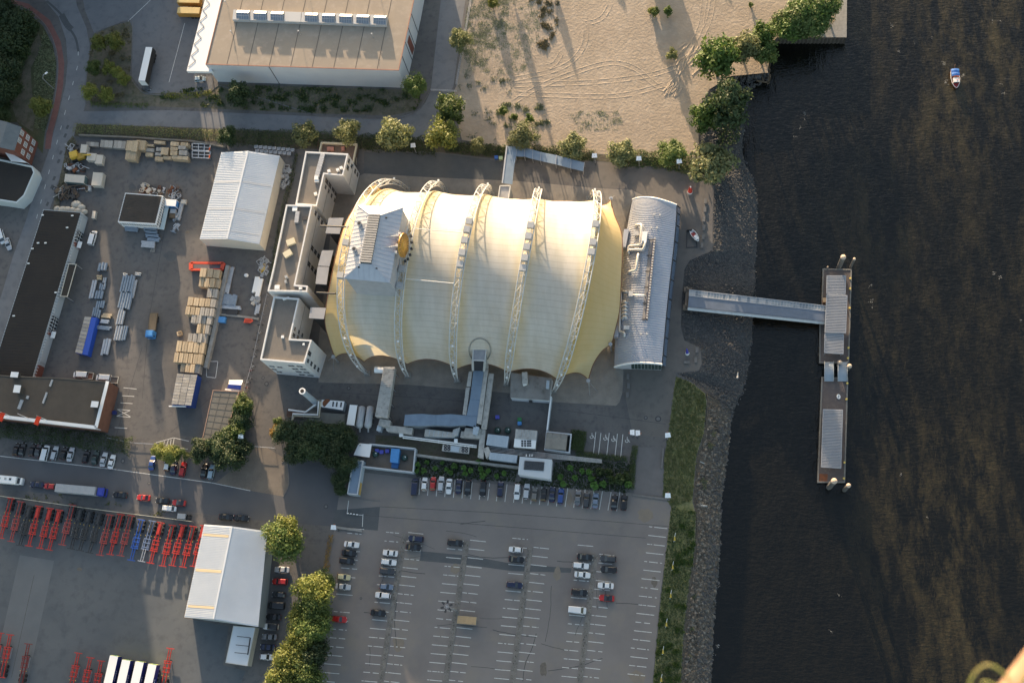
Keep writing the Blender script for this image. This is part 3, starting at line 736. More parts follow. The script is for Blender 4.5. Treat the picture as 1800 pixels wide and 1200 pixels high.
def flatblock(name, label, cat, pix, z, wall, roofm, par=.7, parw=.45, base=0.0, parmat=None, group=None):
    pts = [P(x, y, z) for x, y in pix]; poly = [(p.x, p.y) for p in pts]
    c = sum(pts, V(0, 0, 0))/len(pts)
    t = thing(name, label, cat, (c.x, c.y, 0), group=group)
    MB().prism(poly, base, z-par, top=False).build('wall', wall, t)
    q = inset(poly, .02)
    MB().prism(q, z-par-.3, z-par+.01).build('roof', roofm, t)
    if par > .05: MB().ring(poly, parw, z-par, z).build('parapet', parmat or wall, t)
    return t, pts
blkA, pA = flatblock('theatre_block', 'white stepped theatre annexe with gravel roof beside the hedge, northernmost block', 'building', [(537,266),(612,270),(603,309),(570,306),(557,362),(519,359)], 15, PLAST, FROOF)
blkB, pB = flatblock('theatre_block', 'tallest white theatre annexe, with roof skylights and small square windows', 'building', [(503,359.5),(549,361),(519,500),(541,502),(540,513),(470,511.5),(480,470)], 18, PLAST, FROOF)
blkC, pC = flatblock('theatre_block', 'white southern theatre annexe, widening to four storeys above the driveway', 'building', [(481,521),(526,524),(510,595),(548,597),(535,639),(457,632)], 16.5, PLAST, FROOF)
def wins(par, pts, i, j, lst):
    for x, y, w, h in lst:
        window(par, onwall(x, y, pts[i], pts[j]), pts[i], pts[j], w, h)
wins(blkA, pA, 1, 2, [(613,283,1.5,1.8),(611,295,1.5,2.2),(618,292,1.4,1.8),(624,301,1.6,1.8),(628,307,1.4,1.6)])
wins(blkA, pA, 3, 4, [(574,319,1.5,3.0),(579.5,326,1.5,3.0),(585.5,333,1.5,3.0),(590.5,341,1.5,3.0),(572,329,1.3,1.4),(577.5,336,1.3,1.4),(582.5,344,1.3,1.4),(588,352,1.3,1.4)])
wins(blkB, pB, 1, 2, [(554.5,375,1.5,1.8),(560,383,1.5,1.8),(565.5,391,1.5,1.8)]+[(548.5+5.6*k,436+7.2*k,1.5,2.6) for k in range(3)]+[(543+5.6*k,464.5+6.8*k,1.5,2.6) for k in range(3)])
wins(blkC, pC, 1, 2, [(518,578,1.2,1.3),(525,583.5,1.2,1.3),(531,589,1.2,1.3),(516,589,1.2,2.2),(523,593,1.2,1.6)])
wins(blkC, pC, 3, 4, [(543.5,621,1.4,3.2),(541,634,1.2,1.8),(547,639,1.4,1.8),(553,644.5,1.4,1.8),(559,649.5,1.4,1.8)])
wins(blkC, pC, 4, 5, [(478,643.5,1.7,1.3),(492,645,1.7,1.3),(482,648.5,1.7,1.3),(491,653,1.7,1.3),(512,642.5,1.9,1.3),(527,643.5,1.9,1.3),(519,648,1.9,1.3),(533,648.5,1.9,1.3),(525,652.8,1.9,1.3),(539,654,1.9,1.3),(531,658,1.9,1.3),(546,659.2,1.9,1.3)])
# wall expansion joints (fine dark grooves)
mb = MB()
for pts, i, j, z in ((pA, 3, 4, 8.5), (pA, 1, 2, 7.5), (pB, 1, 2, 11.5), (pC, 1, 2, 10)):
    a, b = pts[i], pts[j]; t = (b-a).normalized(); nn = Vector((t.y, -t.x, 0)); nn = nn if nn.dot(-a) > 0 else -nn
    mb.bar(V(a.x, a.y, z)+nn*.01, V(b.x, b.y, z)+nn*.01, .06, .14)
mb.build('wall_joint', DARKM, blkB)['kind'] = 'stuff'
# roof plant on the blocks
def roofbox(par, x, y, z, d, rot=0., mat=None, name='roof_vent'):
    c = P(x, y, z+d[2]/2); return MB().box(c, d, rot).build(name, mat or CAB, par)
for k in range(9):
    roofbox(blkA, 567.5-1.25*k, 273+4.6*k, 14.3, (1.5, .85, .8), -.1, STEEL, 'duct_section')
roofbox(blkA, 556.5, 313.5, 14.3, (1.2, 1.2, 1.0), 0, WHITE, 'duct_cowl'); roofbox(blkA, 557, 318, 14.3, (1.3, .9, .7), 0, WHITE, 'duct_cowl')
for x, y in ((578.5,301),(594,299),(600,295.5),(555,341)): roofbox(blkA, x, y, 14.3, (.9, .8, .9), .3, WHITE)
roofbox(blkB, 518.5, 367.5, 17.3, (1.5, 1.4, .6), 0, WHITE, 'rooflight')
for k in range(3): roofbox(blkB, 523.5-.8*k, 376+6.5*k, 17.3, (1.25, 1.2, 1.0), -.1, STEEL, 'duct_section')
for x, y, r in ((511.5,425.5,.35),(506,446,.55)):
    a = roofbox(blkB, x, y, 17.3, (2.6, 1.9, .9), r, YELL if False else M('cream_rooflight', (.62, .56, .40), rough=.5), 'rooflight')
roofbox(blkB, 487.5, 505, 17.3, (1.5, 1.3, .7), 0, WHITE, 'rooflight'); roofbox(blkB, 528.5, 507, 17.3, (.9, .7, .8), 0, WHITE)
roofbox(blkB, 503.5, 487, 17.3, (.8, .8, 1.0), .4); roofbox(blkB, 502.5, 495, 17.3, (.6, .9, .9), .1); roofbox(blkB, 536, 384, 17.3, (1.5, 1.1, .25), 0, DARKM, 'roof_hatch')
roofbox(blkC, 497, 592, 15.8, (.8, .8, .6), 0, WHITE); roofbox(blkC, 534, 605, 15.8, (.6, .6, .6), 0, WHITE)
roofbox(blkC, 503, 524.5, 15.8, (2.0, .5, .6), .3, WHITE)
# link canopies between block and tent
LINK = M('canopy_grey', (.30, .31, .335), (.26, .27, .295), sc=.4, rough=.6)
lk = thing('link_roofs', 'row of grey link roofs between the white annexe and the tent', 'roof', P(575, 470))
for pix in ([(578,383),(604,383),(597,411),(572,410)], [(566,440),(586,440),(579,468),(559,467)], [(558.5,468.5),(578.5,469),(574,500),(554.5,498.5)], [(546,540),(573,541),(569,560.5),(543,559)]):
    pts = [P(x, y, 17) for x, y in pix]; MB().prism([(p.x, p.y) for p in pts], 16.7, 17).build('link_roof', LINK, lk)
    MB().prism(inset([(p.x, p.y) for p in pts], .6), 0, 16.65).build('link_wall', DARKM, lk)

# ================================================================== RESTAURANT BY THE WATER
ZINC = M('zinc_roof', (.45, .47, .52), (.40, .42, .47), sc=.25, rough=.45, metal=.2)
rest = thing('waterside_restaurant', 'long curved ribbed metal roofed restaurant between the tent and the river', 'building', P(1140, 500))
EPX = smooth_px([(1189,360),(1188,385),(1184,430),(1178,485),(1172,540),(1167,595),(1163,640)], 13)
WPX = smooth_px([(1112,351),(1106,380),(1098,430),(1090,485),(1084,540),(1081,595),(1080,645)], 13)
NR = len(EPX); rows = []
for k in range(NR):
    e = P(*EPX[k], 8.7); w = P(*WPX[k], 4.0); row = []
    for j in range(15):
        t = j/14; q = w.lerp(e, t)
        zz = 4.0 if t == 0 else (4.0+5.6*math.sin(min(t/.62, 1)*math.pi/2)**.75 if t < .62 else 9.6-.9*((t-.62)/.38)**1.6)
        row.append(V(q.x, q.y, zz))
    rows.append(row)
vs = []; fs = []
for row in rows: vs += row
for k in range(NR-1):
    for j in range(14): fs.append((k*15+j, k*15+j+1, (k+1)*15+j+1, (k+1)*15+j))
o = MB().add(vs, fs).build('roof', ZINC, rest)
if sum(p.normal.z for p in o.data.polygons) < 0: o.data.flip_normals()
md = o.modifiers.new('thickness', 'SOLIDIFY'); md.thickness = .35; md.offset = -1
rib = MB()
for k in range(NR):
    row = rows[k]
    t = (rows[min(k+1, NR-1)][7]-rows[max(k-1, 0)][7]).normalized()*.15
    v2 = []
    for q in row: v2 += [q-t+V(0, 0, .015), q-t*.6+V(0, 0, .17), q+t*.6+V(0, 0, .17), q+t+V(0, 0, .015)]
    rib.add(v2, [(j*4+i, j*4+i+1, j*4+i+5, j*4+i+4) for j in range(14) for i in range(3)])
rib.build('standing_seam', ZINC, o)['kind'] = 'stuff'
# white verge rim at both gables, fascia, sloping glass front on the river side
for k in (0, NR-1):
    MB().tube([q+V(0, 0, .05) for q in rows[k]]+[rows[k][-1]+V(0, 0, -.9)], .28, 6).build('verge_rim', WHITE, rest)
vs = []; fs = []
for k in range(NR):
    e = rows[k][-1]; f = P(EPX[k][0]+7, EPX[k][1]+1, 2.5); f.z = .3; f = e.lerp(V(f.x, f.y, .3), 1); vs += [e+V(.05, 0, -.4), V(f.x, f.y, .3)]
for k in range(NR-1): fs.append((2*k, 2*k+1, 2*k+3, 2*k+2))
MB().add(vs, fs).build('glass_front', M('blue_glass', (.12, .18, .29), rough=.2, spec=.6), rest)
for k in range(0, NR, 8):
    MB().bar(vs[2*k]+V(.06, 0, .05), vs[2*k+1]+V(.06, 0, 0), .22, .25).build('mullion', DARKM, rest)
MB().tube([rows[k][-1]+V(.18, 0, -.1) for k in range(NR)], .16, 6).build('gutter', DARKM, rest)
# west wall under the roof and the two small lean-to roofs
wl = MB()
for k in range(NR-1): wl.quad(V(rows[k][0].x+.4, rows[k][0].y, 0), V(rows[k+1][0].x+.4, rows[k+1][0].y, 0), V(rows[k+1][0].x+.4, rows[k+1][0].y, 4), V(rows[k][0].x+.4, rows[k][0].y, 4))
wl.build('wall', PANEL, rest)
for pix, z in (([(1097,403),(1106,402),(1100,434),(1092,434)], 6.6), ([(1080,556),(1090,556),(1087,592),(1077,591)], 6.2)):
    pts = [P(x, y, z) for x, y in pix]; MB().prism([(p.x, p.y) for p in pts], z-2.4, z).build('lean_to', ZINC, rest)
# south gable: bullet shaped end wall with glazing
for k, nm in ((0, 'gable_wall'), (NR-1, 'gable_wall')):
    row = rows[k]; dy = -.5 if k == 0 else .55
    ring = [q+V(0, dy, -.1) for q in row]+[V(row[-1].x, row[-1].y+dy, .2), V(row[0].x+.3, row[0].y+dy, .2)]
    MB().add(ring, [tuple(range(len(ring)))]).build(nm, PANEL, rest)
row = rows[-1]
for j in range(5, 14):
    a, b = row[j], row[min(j+1, 14)]
    for z0, z1 in ((1.0, 4.3), (4.6, 7.6)):
        MB().box(((a.x+b.x)/2, (a.y+b.y)/2+.5, (z0+z1)/2), ((b.x-a.x)*.86, .12, z1-z0), math.atan2(b.y-a.y, b.x-a.x)).build('gable_window', M('green_glass', (.03, .06, .055), rough=.1, spec=.7), rest)
# roof ducts
def rz(x, y):
    # height of the vaulted roof under a roof pixel
    best = 9.2
    for _ in range(6):
        p = P(x, y, best); k = min(range(NR), key=lambda i: abs(rows[i][7].y-p.y)); r = rows[k]
        t = max(0, min(.999, (p.x-r[0].x)/(r[-1].x-r[0].x))); j = int(t*14); f = t*14-j; best = r[j].z*(1-f)+r[j+1].z*f
    return best
DUCT = M('duct_metal', (.62, .60, .56), (.53, .51, .48), sc=1.5, rough=.4, metal=.3)
def duct(pix, r=.45, h=1.4, name='roof_duct', par=rest, drop=True):
    q = [P(x, y, rz(x, y)+h) for x, y in pix]
    if drop: q = [q[0]-V(0, 0, h+.2)]+q+[q[-1]-V(0, 0, h+.2)]
    out = []
    for i, p in enumerate(q):
        if 0 < i < len(q)-1:
            a = (q[i-1]-p); b = (q[i+1]-p); la, lb = min(.5, a.length/2), min(.5, b.length/2)
            out += [p+a.normalized()*la, p+(a.normalized()*la+b.normalized()*lb)*.3, p+b.normalized()*lb]
        else: out.append(p)
    return MB().tube(out, r, 8).build(name, DUCT, par, smooth=True)
duct([(1118,396),(1128,395),(1125.5,430)]); duct([(1105,441),(1105,433),(1126,431),(1133,421)], .42); duct([(1105,444),(1105,439.5),(1131,439),(1135,424)], .42)
duct([(1122,446),(1118,475),(1105,478)], .42); duct([(1102,513),(1092,511),(1089.5,560),(1089,583),(1097,584),(1098,590)], .38, 1.1)
duct([(1110,518),(1134,519)], .2, 1.0)
for k in range(5): duct([(1101,531.5+6.6*k),(1097,530+6.6*k),(1094,533+6.6*k)], .5, .9)
for x, y, d in ((1119,411,(1.8,1.4,1.2)),(1133.5,413,(1.5,1.7,1.8)),(1132.5,421,(1.5,1.6,1.8)),(1109,517,(1.3,1.6,1.4)),(1101.5,576,(1.7,1.2,1.0)),(1112,427,(.9,.9,.9))):
    MB().box(P(x, y, rz(x, y)+d[2]/2), d, -.1).build('air_handler', WHITE if d[2] > 1.5 else DUCT, rest)
for x, y in ((1149.5,379),(1160,380),(1145,402),(1155,402.5),(1126.5,588),(1137,588.5)):
    c = P(x, y, rz(x, y)); m = MB(); m.cyl(c-V(0, 0, .2), c+V(0, 0, 1.1), .14, n=6); m.cyl(c+V(0, 0, 1.0), c+V(0, 0, 1.3), .3, .3, 8); m.build('vent_pipe', DUCT, rest)
# maintenance walkway with lattice rail along the ridge
a0, a1 = (1151,418), (1137,562)
N = 30
wk = MB()
for k in range(N):
    f, f2 = k/N, (k+.55)/N
    x, y = a0[0]+(a1[0]-a0[0])*f, a0[1]+(a1[1]-a0[1])*f; x2, y2 = a0[0]+(a1[0]-a0[0])*f2, a0[1]+(a1[1]-a0[1])*f2
    wk.bar(P(x, y, rz(x, y)+.9), P(x2, y2, rz(x2, y2)+.9), .5, .5)
wk.build('walkway_treads', DUCT, rest)['kind'] = 'stuff'
MB().tube([P(a0[0]+(a1[0]-a0[0])*k/10, a0[1]+(a1[1]-a0[1])*k/10, rz(a0[0]+(a1[0]-a0[0])*k/10, a0[1]+(a1[1]-a0[1])*k/10)+.6) for k in range(11)], .3, 6).build('walkway_beam', M('walkway_brown', (.13, .075, .055), rough=.7), rest)
MB().slab(*[P(x, y, rz(x, y)+.35) for x, y in ((1141,422),(1147,422),(1134,562),(1129,562))], .1).build('grating', M('grating', (.22, .22, .23), (.16, .16, .165), sc=6, rough=.6), rest)
for k in range(6):
    x, y = 1144-2.3*k, 421+28*k; MB().bar(P(x-5, y, rz(x, y)+.7), P(x+6, y-.4, rz(x, y)+.7), .25, .25).build('walkway_bracket', DARKM, rest)

# ================================================================== GANGWAY AND PONTOON
gz = 2.2
gang = thing('gangway', 'long glazed blue grey gangway bridge running from promenade to pontoon', 'bridge', P(1330, 535))
GA = [(1213,511),(1456,539)]; GB = [(1210,545),(1450,570)]
g0, g1, h0, h1 = P(1212,509,gz+1.2), P(1459,538,-.2), P(1209,541,gz+1.2), P(1456,567,-.2)
def gp(u, v, dz=0.0): return g0.lerp(g1, u).lerp(h0.lerp(h1, u), v)+V(0, 0, dz)
BR = M('gangway_roof', (.15, .18, .23), (.125, .152, .195), sc=.5, rough=.45, metal=.2)
MB().slab(gp(0, .36), gp(1, .36), gp(1, .93), gp(0, .93), .25).build('roof', BR, gang)
MB().slab(gp(0, 0, -2.2), gp(1, 0, -2.2), gp(1, 1, -2.2), gp(0, 1, -2.2), .25).build('deck', M('deck_board', (.2, .2, .2), (.16, .16, .16), sc=2, rough=.8), gang)
NPN = 46
PANE = M('skylight_pane', (.17, .20, .23), (.30, .32, .33), sc=.35, rough=.15, spec=.6, lo=.45, hi=.55)
PANE2 = M('bright_skylight_pane', (.42, .42, .41), (.34, .35, .36), sc=.5, rough=.3)
for k in range(NPN):
    u0, u1 = (k+.07)/NPN, (k+.93)/NPN
    MB().slab(gp(u0, .04, -.08), gp(u1, .04, -.08), gp(u1, .32, .0), gp(u0, .32, .0), .06).build('pane', PANE2 if (k in (0, 1, 4, 5) or 12 <= k < 27 and k % 3 != 1) else PANE, gang)
m = MB()
for v in (.02, .34): m.bar(gp(0, v, .03), gp(1, v, .03), .18, .18)
for k in range(NPN+1): m.bar(gp(k/NPN, .02, 0), gp(k/NPN, .34, .05), .12, .12)
m.build('glazing_bars', STEEL, gang)
m = MB()
for v in (0.0, .97):
    for dz in (-2.0, -1.1, -.2): m.bar(gp(0, v, dz), gp(1, v, dz), .2, .2)
    for k in range(NPN+1): m.bar(gp(k/NPN, v, -2.1), gp(k/NPN, v, -.1), .1, .1)
m.build('side_truss', STEEL, gang)
MB().slab(gp(0, .95, -.3), gp(1, .95, -.3), gp(1, 1.07, -.9), gp(0, 1.07, -.9), .1).build('service_rail', STEEL, gang)
for x, y in ((1207,511),(1205,541)):
    m = MB(); c = P(x, y); m.box(c+V(0, 0, .5), (1.6, 1.4, 1.2), -.1); m.cyl(c+V(0, 0, 1), c+V(0, 0, 3.4), .25, n=6); m.box(c+V(.5, 0, 1.4), (2.2, .35, .4), .2); m.build('bearing_pier', M('pier_brown', (.2, .16, .125), rough=.8), gang)
MB().cyl(P(1208,514,1.2), P(1206,538,1.2), .5, n=8).build('hinge_roller', M('pier_brown', (.2, .16, .125)), gang)
PZ = WATER_Z+1.2
DECK = M('pontoon_deck', (.115, .095, .09), (.085, .07, .068), sc=.3, rough=.9, c3=(.14, .12, .11), sc3=1.2)
def pontoon(label, pix):
    pts = [P(x, y, PZ) for x, y in pix]; c = sum(pts, V(0, 0, 0))/len(pts)
    t = thing('pontoon', label, 'pontoon', (c.x, c.y, WATER_Z)); poly = [(p.x, p.y) for p in pts]
    MB().prism(poly, WATER_Z-1, PZ-.2).build('hull', M('pontoon_hull', (.05, .045, .045), rough=.7), t)
    MB().prism(inset(poly, .15), PZ-.21, PZ).build('deck', DECK, t)
    MB().ring(poly, .4, PZ-.2, PZ+.14).build('edge_beam', M('edge_beam', (.21, .2, .18), (.16, .15, .14), sc=1, rough=.8), t)
    return t
pn = pontoon('northern pontoon with three ribbed shelter roofs at the gangway end', [(1446,472),(1497.5,473),(1492.5,638),(1440,638),(1440.5,573),(1444,540)])
ps = pontoon('southern pontoon with one long ribbed shelter roof and rusty end', [(1444,662),(1491,664),(1485.5,848),(1436.5,848)])
RIBM = M('shelter_roof_metal', (.38, .385, .40), (.34, .345, .36), sc=.4, rough=.45, metal=.3)
def shelter(pix, z, label, n):
    pts = [P(x, y, z) for x, y in pix]; c = sum(pts, V(0, 0, 0))/4
    t = thing('shelter', label, 'shelter', (c.x, c.y, PZ))
    rf = MB().slab(*pts, .18).build('roof', RIBM, t)
    for k in range(n):
        f = (k+.5)/n; a = pts[0].lerp(pts[3], f); b = pts[1].lerp(pts[2], f)
        MB().bar(a+V(0, 0, .1), b+V(0, 0, .12), .2, .26).build('roof_rib', RIBM, rf)
    e = MB()
    for i in range(4): e.bar(pts[i]+V(0, 0, .06), pts[(i+1) % 4]+V(0, 0, .06), .18, .3)
    e.build('roof_edge', STEEL, t)
    for i in range(4):
        q = pts[i].lerp(c, .12); MB().cyl((q.x, q.y, PZ), (q.x, q.y, z-.15), .12, n=6).build('post', STEEL, t)
shelter([(1453.5,485),(1486.5,485),(1485.5,517.5),(1453,517)], PZ+3, 'small shelter with ribbed roof nearest the pontoon mooring piles', 12)
shelter([(1453,518.5),(1489,519.5),(1486.5,585.5),(1450,584)], PZ+3.3, 'middle shelter with ribbed roof where the gangway lands', 24)
shelter([(1450,586),(1482.5,588),(1482,622),(1449,620)], PZ+2.9, 'pale shelter with ribbed roof half in shade, south of the landing', 13)
shelter([(1447,719.5),(1481,720.5),(1478,822.5),(1443.5,820.5)], PZ+3, 'long shelter with ribbed roof on the southern pontoon', 38)
GBR = M('footbridge_metal', (.30, .35, .40), (.26, .31, .36), sc=.5, rough=.5)
for x0, x1, lab in ((1449,1464.5,'left of two arched grey link bridges joining the pontoons'), (1472.5,1488.5,'right of two arched grey link bridges joining the pontoons')):
    t = thing('link_bridge', lab, 'bridge', P((x0+x1)/2, 653, PZ)); vs = []
    N = 8
    for k in range(N+1):
        y = 636+34*k/N; z = PZ+.5+1.0*math.sin(math.pi*k/N); vs += [P(x0, y, z), P(x1, y, z)]
    MB().add(vs, [(2*k, 2*k+1, 2*k+3, 2*k+2) for k in range(N)]).build('deck', GBR, t)
    for s in (0, 1):
        MB().tube([vs[2*k+s]+V(0, 0, .9) for k in range(N+1)], .09, 5).build('handrail', STEEL, t)
        m = MB()
        for k in range(N+1): m.cyl(vs[2*k+s], vs[2*k+s]+V(0, 0, .9), .06, n=4)
        m.build('rail_posts', STEEL, t)['kind'] = 'stuff'
PILE = M('steel_pile', (.16, .155, .15), (.11, .10, .095), sc=1, rough=.7)
for (bx, by), (tx, ty), r, lab in (((1474,471),(1483,452),.75,'thick steel mooring pile at the north end of the pontoon'), ((1495,470),(1504,456),.4,'thin steel mooring pile at the north east pontoon corner'), ((1473,642),(1476,636),.55,'mooring pile between the two link bridges'), ((1490,649),(1497,645),.6,'mooring pile right of the link bridges'), ((1457,856),(1469,847),.8,'fat mooring pile at the south end of the pontoon'), ((1484,861),(1492,853),.6,'outermost mooring pile off the south pontoon corner'), ((1453,474),(1457,470),.25,'short white post at the north west pontoon corner')):
    b = P(bx, by, WATER_Z); best = min(range(5, 130), key=lambda k: (P(tx, ty, WATER_Z+k*.1).xy-b.xy).length); hz = best*.1
    t = thing('mooring_pile', lab, 'mooring pile', b)
    MB().cyl(b-V(0, 0, 2), b+V(0, 0, hz), r, n=12).build('shaft', PILE, t)
    MB().cyl(b+V(0, 0, hz), b+V(0, 0, hz+.35), r*1.12, r*.3, 12).build('cap', M('pile_cap', (.27, .2, .15), rough=.6) if r < .7 else M('pile_cap', (.52, .4, .3)), t)
for k, (x, y) in enumerate([(1494,490),(1493.5,508),(1493,542),(1491,612),(1490,630),(1489,674),(1487.5,702),(1484,813),(1483,841)]):
    c = P(x, y, PZ+.1); t = thing('bollard', f'small yellow bollard on the pontoon river edge, {ORD[k]} from the north', 'bollard', c, group='bollards along the pontoon edge')
    MB().cyl(c, c+V(0, 0, .5), .22, .18, 8).build('post', M('bollard_yellow', (.72, .52, .12), rough=.5), t); MB().cyl(c+V(0, 0, .45), c+V(0, 0, .65), .32, .32, 8).build('head', M('bollard_yellow', (.6, .4, .1)), t)
for x, y, r, lab in ((1474,697,.4,'small white buoy ring lying on the southern pontoon deck'),):
    c = P(x, y, PZ+.12); t = thing('life_ring', lab, 'life ring', c)
    MB().tube([c+V(r*math.cos(k*.5236), r*1.5*math.sin(k*.5236), .1) for k in range(13)], .18, 6).build('ring', WHITE, t); MB().box(c+V(0, 0, .05), (.5, .8, .1)).build('rope_tray', CAB, t)
c = P(1449, 531, PZ)
t = thing('ticket_kiosk', 'small orange topped kiosk beside the gangway landing', 'kiosk', c)
MB().box(c+V(0, 0, 1), (1.2, 1.2, 2)).build('cabin', M('kiosk_brown', (.3, .14, .07), rough=.6), t); MB().box(c+V(0, 0, 2.05), (1.4, 1.4, .14)).build('roof', M('kiosk_tan', (.55, .38, .22), rough=.6), t)
c = P(1446, 839, PZ)
layer_r = MB().prism([(p.x, p.y) for p in (P(1440,832,PZ), P(1455,833,PZ), P(1454,846,PZ), P(1439.5,846,PZ))], PZ+.004, PZ+.02).build('rust_plate', M('rust', (.22, .075, .03), (.13, .055, .03), sc=.8, rough=.9), ps)
# ================================================================== OTHER BUILDINGS
def ribs(mb, a, b, c, d, n, w=.12, h=.08):
    # raised ribs running from edge a-b (eave) to edge d-c (ridge)
    for k in range(1, n):
        f = k/n; mb.bar(a.lerp(b, f)+V(0, 0, h*.5), d.lerp(c, f)+V(0, 0, h*.5), w, h)
    return mb
# ---- big warehouse at the top
TAN = M('tan_felt_roof', (.33, .275, .215), (.29, .243, .195), sc=.09, rough=.9, bump=.12, bsc=3, c3=(.37, .31, .25), sc3=.4)
PALEW = M('pale_wall_panel', (.56, .58, .61), (.52, .54, .57), sc=.12, rough=.6)
wh, wp = flatblock('warehouse', 'huge warehouse with tan felt roof, rooflight strip and pale walls at the top', 'building', [(361,113.5),(701,124),(728,0),(758,-160),(428,-160),(389,0)], 11.5, PALEW, TAN, par=.25, parw=.25, parmat=M('reddish_eave', (.32, .16, .12), rough=.7))
mb = MB()
for k in range(1, 9):
    a = wp[0].lerp(wp[1], k/9.0); b = wp[4].lerp(wp[3], k/9.0)
    mb.bar(V(a.x, a.y, 11.27), V(b.x, b.y, 11.27), .22, .06)
mb.build('roof_seam', M('seam_dark', (.13, .11, .09), rough=.9), wh)
for k in range(9):
    x = 413+30*k; y = 24.5+1.1*k
    if k == 3: x += 0
    a, b, c, d = P(x, y-3, 11.3), P(x+29, y-2, 11.3), P(x+27.5, y+15, 11.3), P(x-2, y+14, 11.3)
    fr = MB().prism([(q.x, q.y) for q in (a, b, c, d)], 11.3, 12.7).build('rooflight', M('rooflight_frame', (.42, .43, .44), rough=.5), wh)
    e = [p+V(0, 0, 1.45) for p in (a, b, c, d)]
    def e2(u, v, dz): return e[0].lerp(e[1], u).lerp(e[3].lerp(e[2], u), v)+V(0, 0, dz)
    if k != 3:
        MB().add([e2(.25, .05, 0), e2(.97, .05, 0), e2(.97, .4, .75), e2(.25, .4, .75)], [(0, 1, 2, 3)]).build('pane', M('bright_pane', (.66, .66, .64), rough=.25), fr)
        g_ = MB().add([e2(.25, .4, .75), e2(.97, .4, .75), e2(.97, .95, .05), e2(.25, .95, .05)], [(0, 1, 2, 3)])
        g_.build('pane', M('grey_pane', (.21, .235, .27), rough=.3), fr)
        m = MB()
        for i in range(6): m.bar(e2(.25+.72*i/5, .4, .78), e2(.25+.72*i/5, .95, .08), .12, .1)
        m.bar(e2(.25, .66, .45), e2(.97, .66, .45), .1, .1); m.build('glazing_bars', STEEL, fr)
for x, y in ((528.5,62),(656.5,67),(546,2),(671,3),(400,10),(410,62)):
    c = P(x, y, 11.3); m = MB(); m.cyl(c, c+V(0, 0, 2.6), .09, n=6); m.box(c+V(0, 0, 2.6), (.5, .4, .3)); m.build('lightning_rod', STEEL, wh)
for i, j, n in ((1, 2, 5), (0, 1, 3)):
    for k in range(1, n):
        a = wp[i].lerp(wp[j], k/n); nn = (wp[j]-wp[i]).normalized(); o_ = Vector((nn.y, -nn.x, 0)); o_ = o_ if o_.dot(-a) > 0 else -o_
        if (i, k) == (0, 2): continue
        MB().cyl(V(a.x, a.y, 0)+o_*.06, V(a.x, a.y, 11.2)+o_*.06, .11, n=5).build('downpipe', DARKM, wh)
a = wp[1].lerp(wp[2], .5); MB().box((a.x+.05, a.y, 5), (.3, 2.6, 8), -.22).build('door', M('oxide_red', (.17, .06, .045), rough=.7), wh)
cp = [P(x, y, 8.5) for x, y in ((328,125),(374,126),(405,0),(445,-160),(396,-160),(360,0))]
wc = thing('loading_canopy', 'white loading canopy along the west side of the big warehouse', 'canopy', P(350, 80))
MB().prism([(p.x, p.y) for p in cp[:2]+[P(364,111,8.5), P(391,0,8.5), P(430,-160,8.5)]+cp[4:]], 7.2, 8.5).build('roof', WHITE, wc)
for k in range(5):
    q = cp[0].lerp(cp[5], .05+k*.24); MB().cyl((q.x+.5, q.y+.5, 0), (q.x+.5, q.y+.5, 7.2), .2, n=6).build('post', STEEL, wc)
mb = MB()
for k in range(7):
    x0, y0 = 331+5*k, 118-20*k; mb.bar(P(x0, y0, 8.6), P(x0+13, y0-11, 8.6), .1, .08); mb.bar(P(x0+13, y0-11, 8.6), P(x0+5, y0-20, 8.6), .1, .08)
mb.build('lightning_wire', DARKM, wc)
# ---- gabled sheds
def gable(name, label, pix, ze, zr, wall, roofm, nrib, bands=(), bandm=None):
    # pix: NW, N ridge, NE, SE, S ridge, SW roof pixels
    a, r0, b, c, r1, d = [P(x, y, z) for (x, y), z in zip(pix, (ze, zr, ze, ze, zr, ze))]
    cen = (a+b+c+d)/4; t = thing(name, label, 'shed', (cen.x, cen.y, 0))
    w = MB(); i1 = .25
    w.add([V(a.x, a.y, 0), V(a.x, a.y, ze-.2), V(r0.x, r0.y, zr-.25), V(b.x, b.y, ze-.2), V(b.x, b.y, 0)], [(0, 1, 2, 3, 4)])
    w.add([V(d.x, d.y, 0), V(d.x, d.y, ze-.2), V(r1.x, r1.y, zr-.25), V(c.x, c.y, ze-.2), V(c.x, c.y, 0)], [(4, 3, 2, 1, 0)])
    w.quad(V(a.x, a.y, 0), V(d.x, d.y, 0), V(d.x, d.y, ze-.2), V(a.x, a.y, ze-.2)); w.quad(V(b.x, b.y, 0), V(c.x, c.y, 0), V(c.x, c.y, ze-.2), V(b.x, b.y, ze-.2))
    w.build('wall', wall, t)
    for e0, e1, q1, q0 in ((a, d, r1, r0), (b, c, r1, r0)):
        rf = MB().slab(e0, e1, q1, q0, .15).build('roof_slope', roofm, t)
        ribs(MB(), e0, e1, q1, q0, nrib).build('roof_rib', roofm, rf)['kind'] = 'stuff'
        for f0, f1 in (bands if e0 is a or 'yellow' not in bandm.name else ()):
            s = [e0.lerp(e1, f0)+V(0, 0, .1), e0.lerp(e1, f1)+V(0, 0, .1), q0.lerp(q1, f1)+V(0, 0, .1), q0.lerp(q1, f0)+V(0, 0, .1)]
            MB().slab(*[s[0].lerp(s[3], .05), s[1].lerp(s[2], .05), s[1].lerp(s[2], .95), s[0].lerp(s[3], .95)], .04).build('rooflight_band', bandm, rf)
    MB().bar(r0+V(0, 0, .05), r1+V(0, 0, .05), .5, .14).build('ridge_cap', roofm, t)
    return t, (a, r0, b, c, r1, d)
WSHED = M('white_sheet_roof', (.64, .66, .68), (.60, .62, .64), sc=.2, rough=.45)
WWALL = M('cream_sheet_wall', (.60, .57, .50), (.56, .53, .46), sc=.3, rough=.6)
